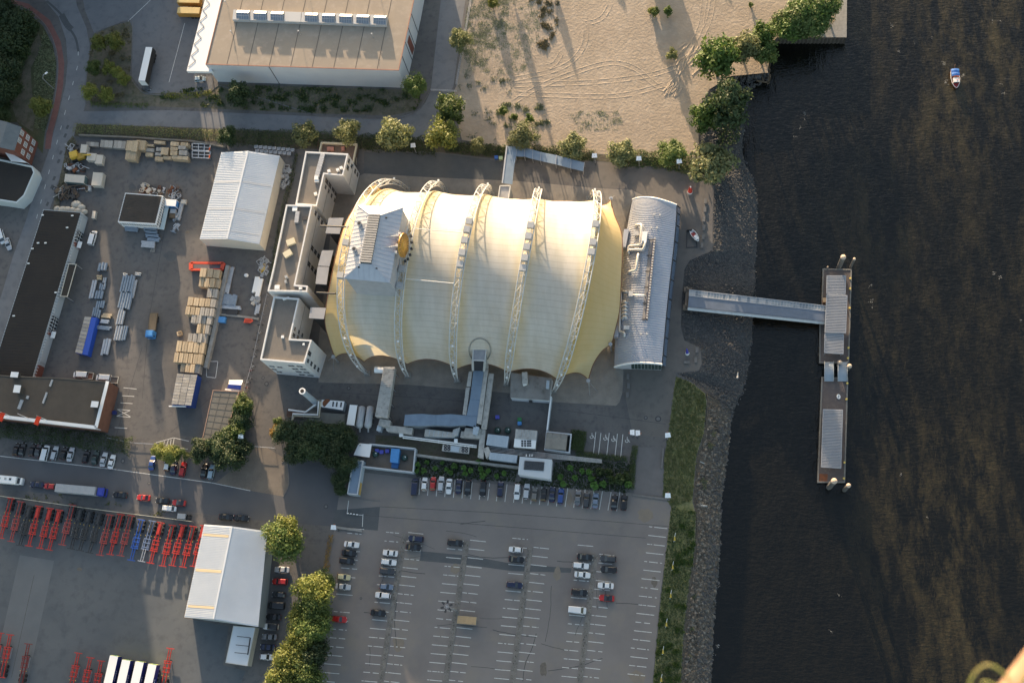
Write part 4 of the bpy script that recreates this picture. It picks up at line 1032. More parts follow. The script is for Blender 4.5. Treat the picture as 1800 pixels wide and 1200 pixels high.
BANDG = M('rooflight_band_grey', (.46, .48, .5), rough=.4)
gable('white_shed', 'white ribbed gabled shed in the storage yard beside the annexe', [(389,268),(436,265.5),(492,274),(456,429),(399,420),(351,420)], 6, 8, WWALL, WSHED, 50, ((.345, .365), (.65, .67), (.9, .91)), BANDG)
BANDY = M('rooflight_band_yellow', (.60, .48, .30), rough=.4)
bs, bq = gable('white_shed', 'long white ribbed gabled shed between trailer yard and parked cars at lower left', [(359,921),(408,924.5),(470,933),(454,1101),(375,1087.5),(324,1084)], 6.5, 8.5, M('grey_green_wall', (.34, .37, .37), rough=.6), WSHED, 56, ((.1, .125), (.48, .51), (.87, .895)), BANDY)
lt, lp_ = flatblock('lean_to_shed', 'small flat white annexe with black rail bracket at the south end of the long shed', 'shed', [(410,1099),(449,1102),(435,1170),(396,1164)], 3.6, WWALL, WSHED, par=.06, parw=.2)
m = MB(); a, b = P(440,1120,4.2), P(435.5,1150,4.2); m.bar(a, b, .3, .3)
for f in (0, .5, .95): q = a.lerp(b, f); m.bar(q, q+V(-4, .4, 0), .18, .15)
m.build('rail_bracket', DARKM, lt)
# ---- glazed workshop
BROWNR = M('brown_felt_roof', (.062, .052, .044), (.078, .066, .056), sc=.25, rough=.9, bump=.1, bsc=3)
def ribroof(par, pts, n, mat):
    m = MB()
    for k in range(1, n):
        f = k/n; m.bar(pts[0].lerp(pts[3], f)+V(0, 0, .03), pts[1].lerp(pts[2], f)+V(0, 0, .03), .1, .06)
    m.build('roof_seam', mat, par)['kind'] = 'stuff'
ws, wsp = flatblock('workshop', 'small brown flat roofed workshop with glazed walls in the middle of the yard', 'building', [(220,339),(286,344),(273.5,394),(207,390)], 4.6, WHITE, BROWNR, par=.1, parw=.25)
ribroof(ws, wsp, 18, BROWNR)
for i, j, n in ((1, 2, 12), (2, 3, 16)):
    for k in range(n):
        for z in (3.4, 1.5) if i == 1 else (3.1,):
            c = wsp[i].lerp(wsp[j], (k+.5)/n); window(ws, V(c.x, c.y, z), wsp[i], wsp[j], (wsp[i]-wsp[j]).length/n*.92, 1.75, WHITE)
c0, c1 = P(296,358,1.8), P(288,403,1.8)
MB().prism([(p.x, p.y) for p in (P(291,357,2), P(297.5,359,2), P(288,404,2), P(281,402.5,2))], 1.8, 2.0).build('side_canopy', M('pale_blue_sheet', (.42, .5, .52), rough=.5), ws)
# ---- long dark shed at the left
BLACKR = M('black_felt_roof', (.021, .0185, .017), (.03, .025, .021), sc=.15, rough=.85, bump=.1, bsc=4)
ls, lsp = flatblock('long_shed', 'very long dark roofed industrial shed along the left road', 'building', [(76,368),(143,373),(58,663),(-17,660)], 4.9, M('grey_panel', (.34, .37, .39), rough=.6), BLACKR, par=.08, parw=.2)
ribroof(ls, lsp, 60, BLACKR)
A_, B_ = lsp[1], lsp[2]; tt = (B_-A_).normalized(); on = Vector((-tt.y, tt.x, 0)); on = on if on.x > 0 else -on
def fac(f0, f1, z0, z1, mat, name, out=.06):
    a, b = A_.lerp(B_, f0), A_.lerp(B_, f1); c = (a+b)/2+on*out
    return MB().box((c.x, c.y, (z0+z1)/2), ((b-a).length, .16, z1-z0), math.atan2(tt.y, tt.x)).build(name, mat, ls)
for f0, f1, mt in ((.02, .10, 0), (.105, .17, 2), (.175, .2, 1), (.21, .3, 0), (.52, .62, 0), (.63, .72, 2), (.725, .74, 1), (.75, .9, 0), (.92, .995, 1)):
    fac(f0, f1, .3, 4.2, (M('roller_door', (.40, .43, .45), rough=.55), M('oxide_red', (.17, .06, .045)), GLASS)[mt], ('roller_door', 'wall_panel', 'window')[mt])
for f in (.115, .135, .155, .64, .66, .68, .7): fac(f-.001, f+.001, .3, 4.2, WHITE, 'glazing_bar', .1)
for z in (1.6, 2.9): fac(.105, .17, z-.06, z+.06, WHITE, 'glazing_bar', .1); fac(.63, .72, z-.06, z+.06, WHITE, 'glazing_bar', .1)
for k in range(58):
    f = (k+.5)/58; q = A_.lerp(B_, f); MB().bar(V(q.x, q.y, 4.75)-on*.1, V(q.x, q.y, 4.5)+on*.7, .14, .12).build('eave_bracket', PALEW, ls)
for f in (.185, .735): q = A_.lerp(B_, f)+on*1.2; MB().box((q.x, q.y, 2.6), (2.2, 1.4, .25), math.atan2(tt.y, tt.x)).build('door_canopy', WHITE, ls)
for x, y in ((75,378),(127,379),(118,400),(67,427),(80,427),(57,437),(98,514),(50,463),(24,555)):
    MB().box(P(x, y, 5.1), (.7, .35, .4), .1).build('roof_vent', WHITE, ls)
cy = thing('open_canopy', 'dark open canopy with white rim leaning on the long dark shed', 'canopy', P(120, 495))
pts = [P(x, y, 4.3) for x, y in ((121,463.5),(135,464.5),(119,522),(106,521))]
MB().prism([(p.x, p.y) for p in pts], 3.9, 4.3).build('roof', BLACKR, cy); MB().ring([(p.x, p.y) for p in pts], .2, 4.3, 4.5).build('rim', M('rim_grey', (.5, .48, .42), rough=.6), cy)
for q in pts[1:3]: MB().cyl((q.x-.3, q.y, 0), (q.x-.3, q.y, 3.9), .12, n=6).build('post', STEEL, cy)
# ---- brown flat roofed office
of, op = flatblock('office_building', 'brown flat roofed office with white eaves and brick end wall above the hedge', 'building', [(-60,654),(31,661),(92,663),(189.5,670),(169,751),(0,731.5),(-60,725)], 8, M('brown_brick', (.19, .085, .055), (.15, .068, .045), sc=.8, rough=.9), M('brown_gravel_roof', (.085, .072, .058), (.068, .058, .048), sc=.3, rough=.95, bump=.12, bsc=5), par=.2, parw=.3, parmat=M('brown_edge', (.12, .1, .08), rough=.9))
for i, j in ((3, 4), (4, 5)):
    a, b = op[i], op[j]; MB().bar(V(a.x, a.y, 8.12), V(b.x, b.y, 8.12), 1.0, .3).build('white_eave', WHITE, of)
a, b = op[4], op[5]
for k in range(34):
    for z in (6.9, 5.2):
        c = a.lerp(b, (k+.5)/34); window(of, V(c.x, c.y, z), a, b, (b-a).length/34*.88, 1.25, WHITE)
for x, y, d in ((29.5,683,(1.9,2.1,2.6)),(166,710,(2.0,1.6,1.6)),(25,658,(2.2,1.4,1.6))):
    c = P(x, y, 8+d[2]); fo = MB().box((c.x, c.y, 7.8+d[2]/2), d, -.1).build('lift_housing', M('shaded_cladding', (.06, .055, .05), rough=.8), of); MB().box((c.x, c.y, 7.86+d[2]), (d[0]+.3, d[1]+.3, .12), -.1).build('housing_roof', WHITE, fo)  # white boxes; the dark sides carry their shade as colour
for x, y, w, h in ((36,710.5,1.0,3.0),(79,699,.6,3.6),(90,673,.6,2.2),(48.5,698,.8,1.0)):
    c = P(x, y, 8); MB().box(c, (w, h, .3), -.25).build('rooflight', CAB, of)
for x, y, x2, y2, fl, lab in ((82,738,64,731,True,'flagpole with an orange red flag on the office roof edge, right of two'), (50,735,31,727,False,'bare leaning flagpole on the office roof edge between the two flags'), (18,731,1,723,True,'flagpole with a red flag at the left frame edge on the office roof')):
    b = P(x, y, 8); best = min(range(10, 120), key=lambda k: (P(x2, y2, 8+k*.1).xy-b.xy).length)*.1; t = thing('flagpole', lab, 'flagpole', b)
    MB().cyl(b-V(0, 0, .1), b+V(0, 0, best), .12, .08, 6).build('pole', WHITE, t)
    if fl:
        vs = []; fs = []
        for i in range(5):
            for j in range(4): vs.append(b+V(.1-.25*i+.1*math.sin(j), -.62*i, best-.2-.85*j+.15*math.sin(i*1.4)))
        fs = [(i*4+j, i*4+j+1, i*4+j+5, i*4+j+4) for i in range(4) for j in range(3)]
        MB().add(vs, fs).build('flag', M('flag_red', (.68, .07, .035), rough=.7, trans=.3), t)
# ---- brick house and flat roofed neighbour, far left
hs = thing('brick_house', 'red brick house with grey pitched roof and three rows of windows', 'building', P(40, 262))
hz = 11.8
q = [P(x, y, hz) for x, y in ((36,223),(23.5,264),(-60,240),(-47,199))]
rd = [P(13.5,215,hz+2.2), P(-1,259,hz+2.2)]
MB().prism([(p.x, p.y) for p in q], 0, hz).build('wall', BRICK, hs)
GR = M('grey_slate', (.13, .15, .165), (.10, .118, .13), sc=.4, rough=.6)
dn = (q[0]-rd[0]).normalized()*.4
MB().slab(q[0]+dn, q[1]+dn, rd[1], rd[0], .2).build('roof_slope', GR, hs)
MB().slab(q[3], q[2], rd[1], rd[0], .2).build('roof_slope', GR, hs)
MB().add([q[0]-V(0, 0, .1), rd[0]-V(0, 0, .25), q[3]-V(0, 0, .1)], [(0, 1, 2)]).build('gable', BRICK, hs); MB().add([q[1]-V(0, 0, .1), rd[1]-V(0, 0, .25), q[2]-V(0, 0, .1)], [(2, 1, 0)]).build('gable', BRICK, hs)
for x, y in ((38.5,234),(48.6,242),(58.7,250.5),(34.3,247),(44.6,254.5),(54.5,263),(40,267.5),(49.5,275),(64,277)):
    window(hs, onwall(x, y, q[0], q[1]), q[0], q[1], 1.7, 1.9, WHITE, M('curtained_glass', (.3, .31, .32), rough=.3))
nb, npts = flatblock('flat_roof_building', 'dark flat roofed building with chamfered corner and white parapet at the left edge', 'building', [(6,281),(57,292),(61,303),(43,344),(29,357),(0,352.5),(-60,345),(-60,268)], 5, M('pale_aqua_wall', (.52, .56, .56), rough=.6), BLACKR, par=.5, parw=.5, parmat=M('pale_aqua_wall', (.52, .56, .56)))
cq = [P(x, y, 6.2) for x, y in ((6,264),(22,271),(48,286),(19,283))]
t = thing('white_canopy', 'white pointed canopy wedged between brick house and flat roofed building', 'canopy', V(cq[0].x, cq[0].y, 0)); MB().prism([(p.x, p.y) for p in cq], 5.9, 6.2).build('roof', WHITE, t)
for p in cq: MB().cyl((p.x, p.y, 0), (p.x, p.y, 5.9), .12, n=6).build('post', STEEL, t)
# ---- slab roofed store and grey flat roof, right side of the yard
st = thing('timber_store', 'grey plank roofed store with blue side wall at the end of the timber stacks', 'shed', P(328, 690))
pts = [P(x, y, 3.8) for x, y in ((311,656),(347,658.5),(336,712.5),(301,710))]
MB().prism([(p.x, p.y) for p in pts], 0, 3.55).build('wall', M('deep_blue_paint', (.02, .06, .25), rough=.5), st)
for r_ in range(10):
    for c_ in range(3):
        a = lambda u, v: pts[0].lerp(pts[1], u).lerp(pts[3].lerp(pts[2], u), v)+V(0, 0, random.uniform(-.02, .04))
        MB().slab(a((c_+.03)/3, (r_+.04)/10), a((c_+.97)/3, (r_+.04)/10), a((c_+.97)/3, (r_+.96)/10), a((c_+.03)/3, (r_+.96)/10), .12).build('roof_plank', WOODG, st)
MB().box(P(312, 714, 3.2), (5.5, .3, .4), -.05).build('sign_board', WHITE, st)
gf, gpn = flatblock('flat_shed', 'plain grey felt roofed shed by the round tree at the yard gate', 'shed', [(374,685),(421,687.5),(392,779),(355,772)], 3.6, M('brick_pale', (.3, .2, .15), rough=.9), M('grey_felt', (.145, .14, .125), (.12, .115, .105), sc=.2, rough=.95, bump=.1, bsc=4), par=.12, parw=.25)
mb = MB()
for k in range(1, 8): f = k/8; mb.bar(gpn[0].lerp(gpn[3], f)-V(0, 0, .09), gpn[1].lerp(gpn[2], f)-V(0, 0, .09), .15, .04)
for f in (.33, .66): mb.bar(gpn[0].lerp(gpn[1], f)-V(0, 0, .085), gpn[3].lerp(gpn[2], f)-V(0, 0, .085), .12, .04)
mb.build('roof_seam', M('felt_seam', (.09, .088, .08), rough=.9), gf)['kind'] = 'stuff'
bt = thing('market_tent', 'small blue and white pitched market tent beside the grey flat shed', 'tent', P(413, 676))
pts = [P(x, y, 2.3) for x, y in ((403,668),(427,668),(423,685),(399,682))]; rdg = [P(402,675,3.1), P(424,676,3.1)]
MB().slab(pts[0], pts[1], rdg[1], rdg[0], .06).build('canvas', WHITE, bt); MB().slab(pts[3], pts[2], rdg[1], rdg[0], .06).build('canvas', M('tarp_blue', (.02, .075, .4), rough=.5), bt)
MB().slab(*[P(x, y, 2.0) for x, y in ((396,682.5),(421,686),(420,688.5),(395,685))], .08).build('awning', WHITE, bt)
for p in pts: MB().cyl((p.x, p.y, 0), p, .06, n=5).build('pole', STEEL, bt)

# ================================================================== THEATRE SERVICE YARD
DIRTYW = M('dirty_white_duct', (.46, .445, .41), (.38, .365, .335), sc=.5, rough=.6, c3=(.22, .21, .19), sc3=.8)
BLUEM = M('blue_grey_sheet', (.19, .255, .33), (.16, .215, .285), sc=.4, rough=.45, metal=.1)
PALEB = M('pale_blue_cladding', (.42, .48, .53), (.36, .42, .47), sc=.5, rough=.5)
def slabbox(name, label, cat, pix, z, mat, topmat=None, z0=0.0, seams=0, par=None, along=0):
    pts = [P(x, y, z) for x, y in pix]; c = sum(pts, V(0, 0, 0))/len(pts)
    t = par or thing(name, label, cat, (c.x, c.y, 0))
    MB().prism([(p.x, p.y) for p in pts], z0, z-.12).build('casing', mat, t)
    k = MB().prism(inset([(p.x, p.y) for p in pts], -.08), z-.12, z).build('lid', topmat or mat, t)
    if seams:
        m = MB(); q = pts if along == 0 else pts[1:]+pts[:1]
        for i in range(1, seams): f = i/seams; m.bar(q[0].lerp(q[3], f)+V(0, 0, .04), q[1].lerp(q[2], f)+V(0, 0, .04), .14, .1)
        m.build('flange', mat, k)['kind'] = 'stuff'
    return t, pts
ch = thing('chimney', 'white steel boiler chimney with round black mouth in the service yard', 'chimney', P(557.5, 709.5))
b = P(557.5, 709.5); m = MB(); m.cyl(b, b+V(0, 0, 15.8), .95, .8, 16); m.build('shaft', PALEB, ch, smooth=False)
MB().cyl(b+V(0, 0, 15.7), b+V(0, 0, 16.1), .98, .98, 16).build('rim', WHITE, ch); MB().cyl(b+V(0, 0, 16.08), b+V(0, 0, 16.13), .6, .6, 14).build('mouth', M('mouth_black', (.01, .01, .01)), ch)  # flat black disc for the mouth
MB().box(b+V(0, 0, .4), (2.6, 2.4, .8)).build('base', CONC, ch)
def pipes(name, label, pix, r, mat=WHITE, cat='pipe'):
    q = [P(*p) for p in pix]; t = thing(name, label, cat, (q[0].x, q[0].y, 0))
    MB().tube(q, r, 8).build('pipe_run', mat, t)
    m = MB(); n_ = 0
    for i in range(len(q)):
        if q[i].z > .8: m.cyl((q[i].x, q[i].y, 0), (q[i].x, q[i].y, q[i].z-.1), .07, n=4); n_ += 1
    if n_: m.build('supports', STEEL, t)['kind'] = 'stuff'
    return t
pipes('steam_pipe', 'upper white angled pipe leading from chimney foot to the trees', [(560,705,3.6),(558.5,729,3.4),(515,727,3.2),(513.5,741,.6)], .28)
pipes('steam_pipe', 'lower white angled pipe running parallel below the first from the chimney', [(563.5,706,3.3),(561,733,3.0),(517.5,730,2.8),(513,742,2.0),(517,742.5,.6)], .26, M('cream_pipe', (.62, .56, .42), rough=.5))
pipes('flue_pipe', 'short diagonal white flue pipe at the chimney foot', [(556,710,3.0),(537,724,2.4),(507,720,2.2)], .3)
g_, gpts = slabbox('generator_container', 'white generator container with rust stain and dark vents beside the chimney', 'container', [(566,702.5),(605,705.5),(602,720),(564,714)], 3, PALEB, WHITE)
MB().cyl(P(575,709,3.0), P(575,709,3.04), 1.4, 1.1, 12).build('rust_patch', M('rust', (.22, .075, .03), (.13, .055, .03), sc=.8, rough=.9), g_)
for x, y in ((585.5,710),(592,710.5),(599.5,711)): MB().box(P(x, y, 3.03), (.45, 1.5, .1), -.1).build('vent_slot', DARKM, g_)
slabbox('settling_tank', 'low weathered concrete tank behind the chimney', 'tank', [(545,724),(606,728),(604,748),(544,739)], 2.6, CONC, M('mossy_concrete', (.16, .158, .14), (.12, .118, .105), sc=.6, rough=.95))
cr, crp = slabbox('pipe_crate', 'white edged tray of rusty fittings at the tree edge', 'crate', [(505.5,718),(534,722),(532,733),(504,731)], .9, WHITE, M('rusty_fittings', (.13, .06, .04), (.07, .05, .045), sc=1.2, rough=.9))
ws2 = thing('tank_shelter', 'white flat shelter roof left of the two horizontal tanks', 'shelter', P(618, 730))
pts = [P(x, y, 4) for x, y in ((615,711),(628,712),(622.5,747.5),(609,746))]; MB().slab(*pts, .2).build('roof', WHITE, ws2)
for p in pts: MB().cyl((p.x, p.y, 0), (p.x, p.y, 3.85), .1, n=5).build('post', STEEL, ws2)
for x0, lab in ((636.5,'left of two grey horizontal storage tanks in the service yard'), (651.5,'right of two grey horizontal storage tanks in the service yard')):
    a, b = P(x0, 716, 2.4), P(x0-5, 749, 2.4); d = (b-a).normalized(); t = thing('storage_tank', lab, 'tank', V(a.x, a.y, 0))
    rg = []; x = Vector((-d.y, d.x, 0))
    for u, rr in ((-.45, .35), (-.3, .8), (0, 1.15), (1, 1.15), (1.05, .8), (1.08, .35)):
        c = a.lerp(b, max(0, min(1, u)))+d*(u if u < 0 else (u-1)*8 if u > 1 else 0); rg.append([c+(x*math.cos(k*.5236)+V(0, 0, 1)*math.sin(k*.5236))*rr for k in range(12)])
    MB().loft(rg).build('shell', M('tank_grey', (.42, .43, .44), (.34, .35, .36), sc=.8, rough=.5), t, smooth=True)
    for f in (.2, .5, .8): c = a.lerp(b, f); MB().box((c.x, c.y, .7), (2.2, .3, 1.4), math.atan2(x.y, x.x)).build('saddle', CONC, t)
    MB().bar(a.lerp(b, .05)+V(0, 0, 1.2), a.lerp(b, .95)+V(0, 0, 1.2), .3, .1).build('catwalk', STEEL, t)
    MB().cyl(b+V(0, 0, -.5), b+d*1.4+V(0, 0, -1.5), .3, n=7).build('outlet', STEEL, t)
bd, bdp = slabbox('air_duct', 'big tall white ribbed air duct running from tent edge to service yard', 'duct', [(675,644.5),(694,645),(680.5,734),(659.5,731)], 5.8, DIRTYW, DIRTYW, z0=3.2, seams=26)
m = MB()
for f in (.1, .4, .7, .95):
    for e0, e1 in ((0, 3), (1, 2)): q = bdp[e0].lerp(bdp[e1], f); m.cyl((q.x, q.y, 0), (q.x, q.y, 3.2), .12, n=5)
m.build('legs', STEEL, bd)['kind'] = 'stuff'
a, b = P(675, 650.5, 4.6), P(659, 649.5, 4.6); MB().cyl(a, b, 1.0, n=14).build('intake_drum', WHITE, bd)
dl, _ = slabbox('air_duct', 'low dirty white duct bending east from the tall ribbed duct', 'duct', [(668,736),(686,739),(684,749.5),(665,747)], 4.2, DIRTYW, z0=.3, seams=3)
slabbox('', '', '', [(677,747),(725,752),(723,763),(680,757)], 3.2, DIRTYW, par=dl, z0=.6, seams=7, along=1); slabbox('', '', '', [(664,747),(671,748),(668,757),(662,756)], 3.0, PALEB, par=dl)
dm, _ = slabbox('air_duct', 'dirty white duct with slanted end between the two blue walkway roofs', 'duct', [(748,754),(795,760),(793,768),(746,766)], 3.0, PALEB, DIRTYW, z0=.5, seams=6, along=1)
slabbox('', '', '', [(797,755),(808,751),(804,763),(794,768)], 3.8, PALEB, DIRTYW, par=dm, seams=4)
wk = thing('covered_walkway', 'blue grey L-shaped covered walkway from the tent stairs to the service yard', 'walkway', P(828, 720))
hz_ = [(712,728.5),(741,727),(766,729),(792,727.5),(820,730)]; lz_ = [(709.5,747.5),(737,748.5),(765,747),(792,748.5),(818,747)]
for i in range(4):
    z = 4.6+(.15 if i % 2 else 0)
    MB().slab(*[P(x, y, z) for x, y in (hz_[i], hz_[i+1], lz_[i+1], lz_[i])], .25).build('roof_section', BLUEM, wk)
vsx = [((832.2,651),(850.3,652)),((829.5,675),(847.3,676)),((826.3,701),(843.7,702)),((820,730),(839.7,731)),((818,747),(836,750.5))]
for i in range(4):
    MB().slab(*[P(x, y, 5.4-.2*i) for x, y in (vsx[i][0], vsx[i][1], vsx[i+1][1], vsx[i+1][0])], .25).build('roof_section', BLUEM, wk)
wl = MB()
for (x0, y0), (x1, y1) in zip(hz_[:-1]+lz_[:-1], hz_[1:]+lz_[1:]):
    a, b = P(x0, y0, 4.3), P(x1, y1, 4.3); wl.quad(V(a.x, a.y, 0), V(b.x, b.y, 0), b, a)
for s in (0, 1):
    for i in range(4): a, b = P(*vsx[i][s], 4.5), P(*vsx[i+1][s], 4.5); wl.quad(V(a.x, a.y, 0), V(b.x, b.y, 0), b, a)
wl.build('wall', M('walkway_wall', (.22, .24, .26), rough=.6), wk)
# dormers where stair tunnels leave the tent
FRW = M('frame_white', (.55, .55, .53), rough=.5)
def dormer(label, pix, z, open_pix, dirm, south):
    t = thing('stair_dormer', label, 'dormer', P(*pix[0], 0)); pts = [P(x, y, z) for x, y in pix]
    MB().slab(*pts, .2).build('roof', dirm, t)
    m = MB()
    for i in range(4): m.bar(pts[i]+V(0, 0, .1), pts[(i+1) % 4]+V(0, 0, .1), .3, .3)
    m.build('roof_frame', FRW, t)
    pl = [(p.x, p.y) for p in pts]
    MB().prism(pl, z-8, z-.22, top=False, bot=False).build('side_wall', M('dormer_wall', (.35, .36, .35), rough=.6), t)
    return t, pts
d1, dp1 = dormer('glazed stair dormer cutting out of the lower middle of the tent', [(833,600),(856,601),(852.5,634),(831,633)], 13, None, M('dirty_glass_roof', (.34, .34, .35), (.25, .25, .26), sc=.5, rough=.4), True)
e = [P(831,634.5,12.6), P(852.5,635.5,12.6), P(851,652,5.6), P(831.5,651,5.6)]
MB().slab(*e, .1).build('stair_pit_shade', M('pit_shade', (.025, .026, .03), rough=.6), d1)  # dark sheet stands in for the shade inside the stair opening
for i, j in ((0, 3), (1, 2)): MB().bar(e[i]+V(0, 0, .2), e[j]+V(0, 0, .2), .5, .5).build('stair_string', FRW, d1)
from mathutils.bvhtree import BVHTree
hp = []
bv = [BVHTree.FromPolygons([tuple(p) for p in MEMB[b][0]], MEMB[b][1]) for b in (2, 3, 4)]
for k in range(25):
    x, y = 843.5+19*math.cos(k*.2618), 616+21*math.sin(k*.2618); r_ = (ROT @ Vector((x-900, -(y-600), -FPX))).normalized()
    h_ = [h for h in (b_.ray_cast(Vector((0, 0, CAMH)), r_) for b_ in bv) if h[0]]
    if h_: hp.append(min(h_, key=lambda h: h[3])[0]-r_*.25)
MB().tube(hp, .2, 6).build('collar_ring', M('collar_grey', (.3, .29, .25), rough=.6), d1)
d2, dp2 = dormer('glazed stair dormer at the north hem of the tent', [(879,327),(897,327),(893,356),(875,355)], 9, None, M('dirty_glass_roof', (.34, .34, .35)), False)
# north canopy walk
nc = thing('covered_walkway', 'blue grey covered walkway with bend between tent and north hedge', 'walkway', P(900, 270))
U = [(892,257),(909,257.5),(922,259.5),(937,263.5),(951,267.5),(978,273),(1004,279.5),(1027,286)]; Lw = [(889,270),(907,275),(922,275.5),(936,279.5),(950,283),(977,289),(1003,296),(1025,301)]
for i in range(7):
    z = 4.4-(.12 if i % 2 else 0)-.18*i
    MB().slab(*[P(x, y, z) for x, y in (U[i], U[i+1], Lw[i+1], Lw[i])], .2).build('roof_section', BLUEM, nc)
Vt = [((889,270),(907,275)),((886.5,287),(904.5,289)),((885,303),(902.3,305)),((883.5,322),(900.5,324))]
for i in range(3): MB().slab(*[P(x, y, 4.6) for x, y in (Vt[i][0], Vt[i][1], Vt[i+1][1], Vt[i+1][0])], .2).build('roof_section', BLUEM, nc)
m = MB()
for k, (x, y) in enumerate(U): m.bar(P(x, y-.6, 4.55-.18*k), P(*Lw[k], 4.55-.18*k), .14, .12) if k else None
m.bar(P(891,256.5,4.6), P(883,322,4.6), .45, .3); m.build('roof_trim', STEEL, nc)['kind'] = 'stuff'
for x, y in U[1:]+Lw[1:]: q = P(x, y, 3); MB().cyl((q.x, q.y, 0), (q.x, q.y, 3), .13, n=6).build('post', STEEL, nc)
# service ducts beside the walkway
for lab, pix, z in (('upper white duct left of the blue walkway', [(824.5,653),(830,653),(826.5,679),(820.5,678)], 5.0), ('lower white duct left of the blue walkway', [(819.5,681),(825.5,681),(819,729),(813.5,728)], 4.6), ('inner long white duct right of the blue walkway', [(852,647),(858,647),(845.5,745),(838.5,743)], 5.2), ('outer wide white duct right of the blue walkway', [(859.5,656),(867.5,657),(854.5,753),(846.5,752)], 4.4)):
    L = (P(*pix[0])-P(*pix[3])).length
    slabbox('air_duct', lab, 'duct', pix, z, DIRTYW, z0=z-1.6, seams=int(L/2.6))
jd, _ = slabbox('duct_junction', 'cluster of dirty white duct boxes at the foot of the walkway', 'duct', [(818,752),(845,754),(843,770),(815,768)], 3.4, DIRTYW, seams=3, z0=.4)
slabbox('', '', '', [(811,758),(818,758.5),(816,769),(809.5,768)], 2.8, DIRTYW, par=jd, z0=.3); slabbox('', '', '', [(833,748),(842,751),(838,764),(831,762)], 4.8, PALEB, par=jd, z0=2)
slabbox('', '', '', [(845,754),(853,755),(849,805),(840,803)], 3.0, DIRTYW, par=jd, z0=.4, seams=6); slabbox('', '', '', [(850,788),(858,785),(863,797),(855,805)], 3.3, DIRTYW, par=jd, z0=.5)
slabbox('air_handler', 'pale blue ribbed air handling unit right of the ducts, upper one', 'air handler', [(858,763),(894,767),(891,786),(855,781)], 3.6, PALEB, seams=8, along=1); slabbox('air_handler', 'pale blue ribbed air handling unit along the pipe rack, lower one', 'air handler', [(862,795),(909,800.5),(907,812),(859.5,806)], 3.4, PALEB, seams=9, along=1)
ml, mp_ = slabbox('cooling_machine', 'square cooling machine with grey and white halves and top grilles', 'machine', [(907,754),(944,757),(942,772.5),(905.5,770)], 4.2, CAB, DIRTYW, seams=9, along=1)
slabbox('', '', '', [(905,770.5),(942,773),(940.5,788),(903.5,785)], 4.0, DIRTYW, WHITE, par=ml)
for x in (918,923,928,932):
    for y in (775,779,783): MB().box(P(x, y, 4.04), (.6, .5, .1), -.1).build('grille', DARKM, ml)
te, tep = slabbox('tank_enclosure', 'walled enclosure with tan tank beside the clipped hedge', 'enclosure', [(961,760),(997,763.5),(994,790),(957.5,787)], 3.6, M('tan_tank', (.27, .245, .21), (.2, .18, .155), sc=.5, rough=.8))
pts = [P(x, y, 2.4) for x, y in ((960,757),(1005,762),(1001.5,796),(956.5,790))]; MB().ring([(p.x, p.y) for p in pts], .35, 0, 2.4).build('enclosure_wall', PALEW, te)
for x, y in ((967,766),(976,767),(991,768)): MB().cyl(P(x, y, 3.6), P(x, y, 3.72), 1.0, .8, 12).build('tank_hatch', M('tan_hatch', (.22, .2, .175), rough=.8), te)
ph, php = slabbox('plant_hut', 'white plant hut with large black louvred roof vent among the hedges', 'hut', [(914,802.5),(970,807.5),(967.5,841.5),(911,833)], 4.4, PALEW, M('hut_roof', (.5, .53, .55), rough=.5))
for k in range(8):
    f0 = k/8; a, b = P(922-.2*k, 810+2.0*k, 4.5), P(957-.2*k, 812.5+2.0*k, 4.5); MB().bar(a, b, .2, .28).build('louvre', DARKM, ph)
for x in (925,931,935): MB().cyl(P(x,802,4.2), P(x+.3,798,4.2), .12, n=6).build('vent_stub', WHITE, ph)
pr = thing('pipe_rack', 'long rack of five parallel silver pipes crossing the service yard eastward', 'pipe rack', P(960, 800))
for k in range(5): MB().tube([P(860,785+2.5*k,2.6), P(1058,807.5+1.4*k,2.6)], .075, 6).build('pipe', STEEL, pr)
for k in range(11):
    f = k/10; x = 862+195*f; a, b = P(x, 785+23.5*f, 2.4), P(x-.5, 795.5+18.5*f, 2.4); m = MB(); m.bar(a, b, .16, .16); m.cyl((a.x, a.y, 0), a, .09, n=4); m.cyl((b.x, b.y, 0), b, .09, n=4); m.build('rack_frame', DARKM, pr)
wp2 = thing('pipe_rack', 'pair of thin white pipes crossing brown ground toward the ducts', 'pipe rack', P(770, 776))
for dy in (0, 3.0): MB().tube([P(708,766+dy,2.2), P(838,783+dy,2.2)], .18, 6).build('pipe', WHITE, wp2)
for x in (709,740,771,802,830): a, b = P(x, 764.5+(x-708)*.131, 2.0), P(x, 771+(x-708)*.131, 2.0); m = MB(); m.bar(a, b, .14, .14); m.cyl((a.x, a.y, 0), a, .08, n=4); m.build('rack_frame', STEEL, wp2)
MB().box(P(705.5,764,2.2), (1.2, 1.2, .9)).build('valve_box', WHITE, wp2); MB().box(P(801.5,775,2.2), (1.0, 1.3, .9)).build('valve_box', WHITE, wp2)
fc, fcp = slabbox('fan_cooler', 'flat cooler with eight black round fans on the brown ground', 'cooler', [(779,781),(825,785.5),(823.5,796.5),(777,791.5)], 2.0, CAB, DIRTYW, z0=.5)
for x0, y0 in ((783,784),(814,787)):
    for i in (0, 1):
        for j in (0, 1):
            c = P(x0+6*i, y0+5*j+.6*i, 2.0); fo = MB().cyl(c, c+V(0, 0, .12), .48, .48, 14).build('fan', DARKM, fc); MB().cyl(c+V(0, 0, .11), c+V(0, 0, .17), .14, .14, 8).build('hub', CAB, fo)
MB().slab(*[P(x, y, 2.4) for x, y in ((793,783),(808,784.5),(806,794.5),(791.5,792.5))], .4).build('middle_cover', PALEB, fc)
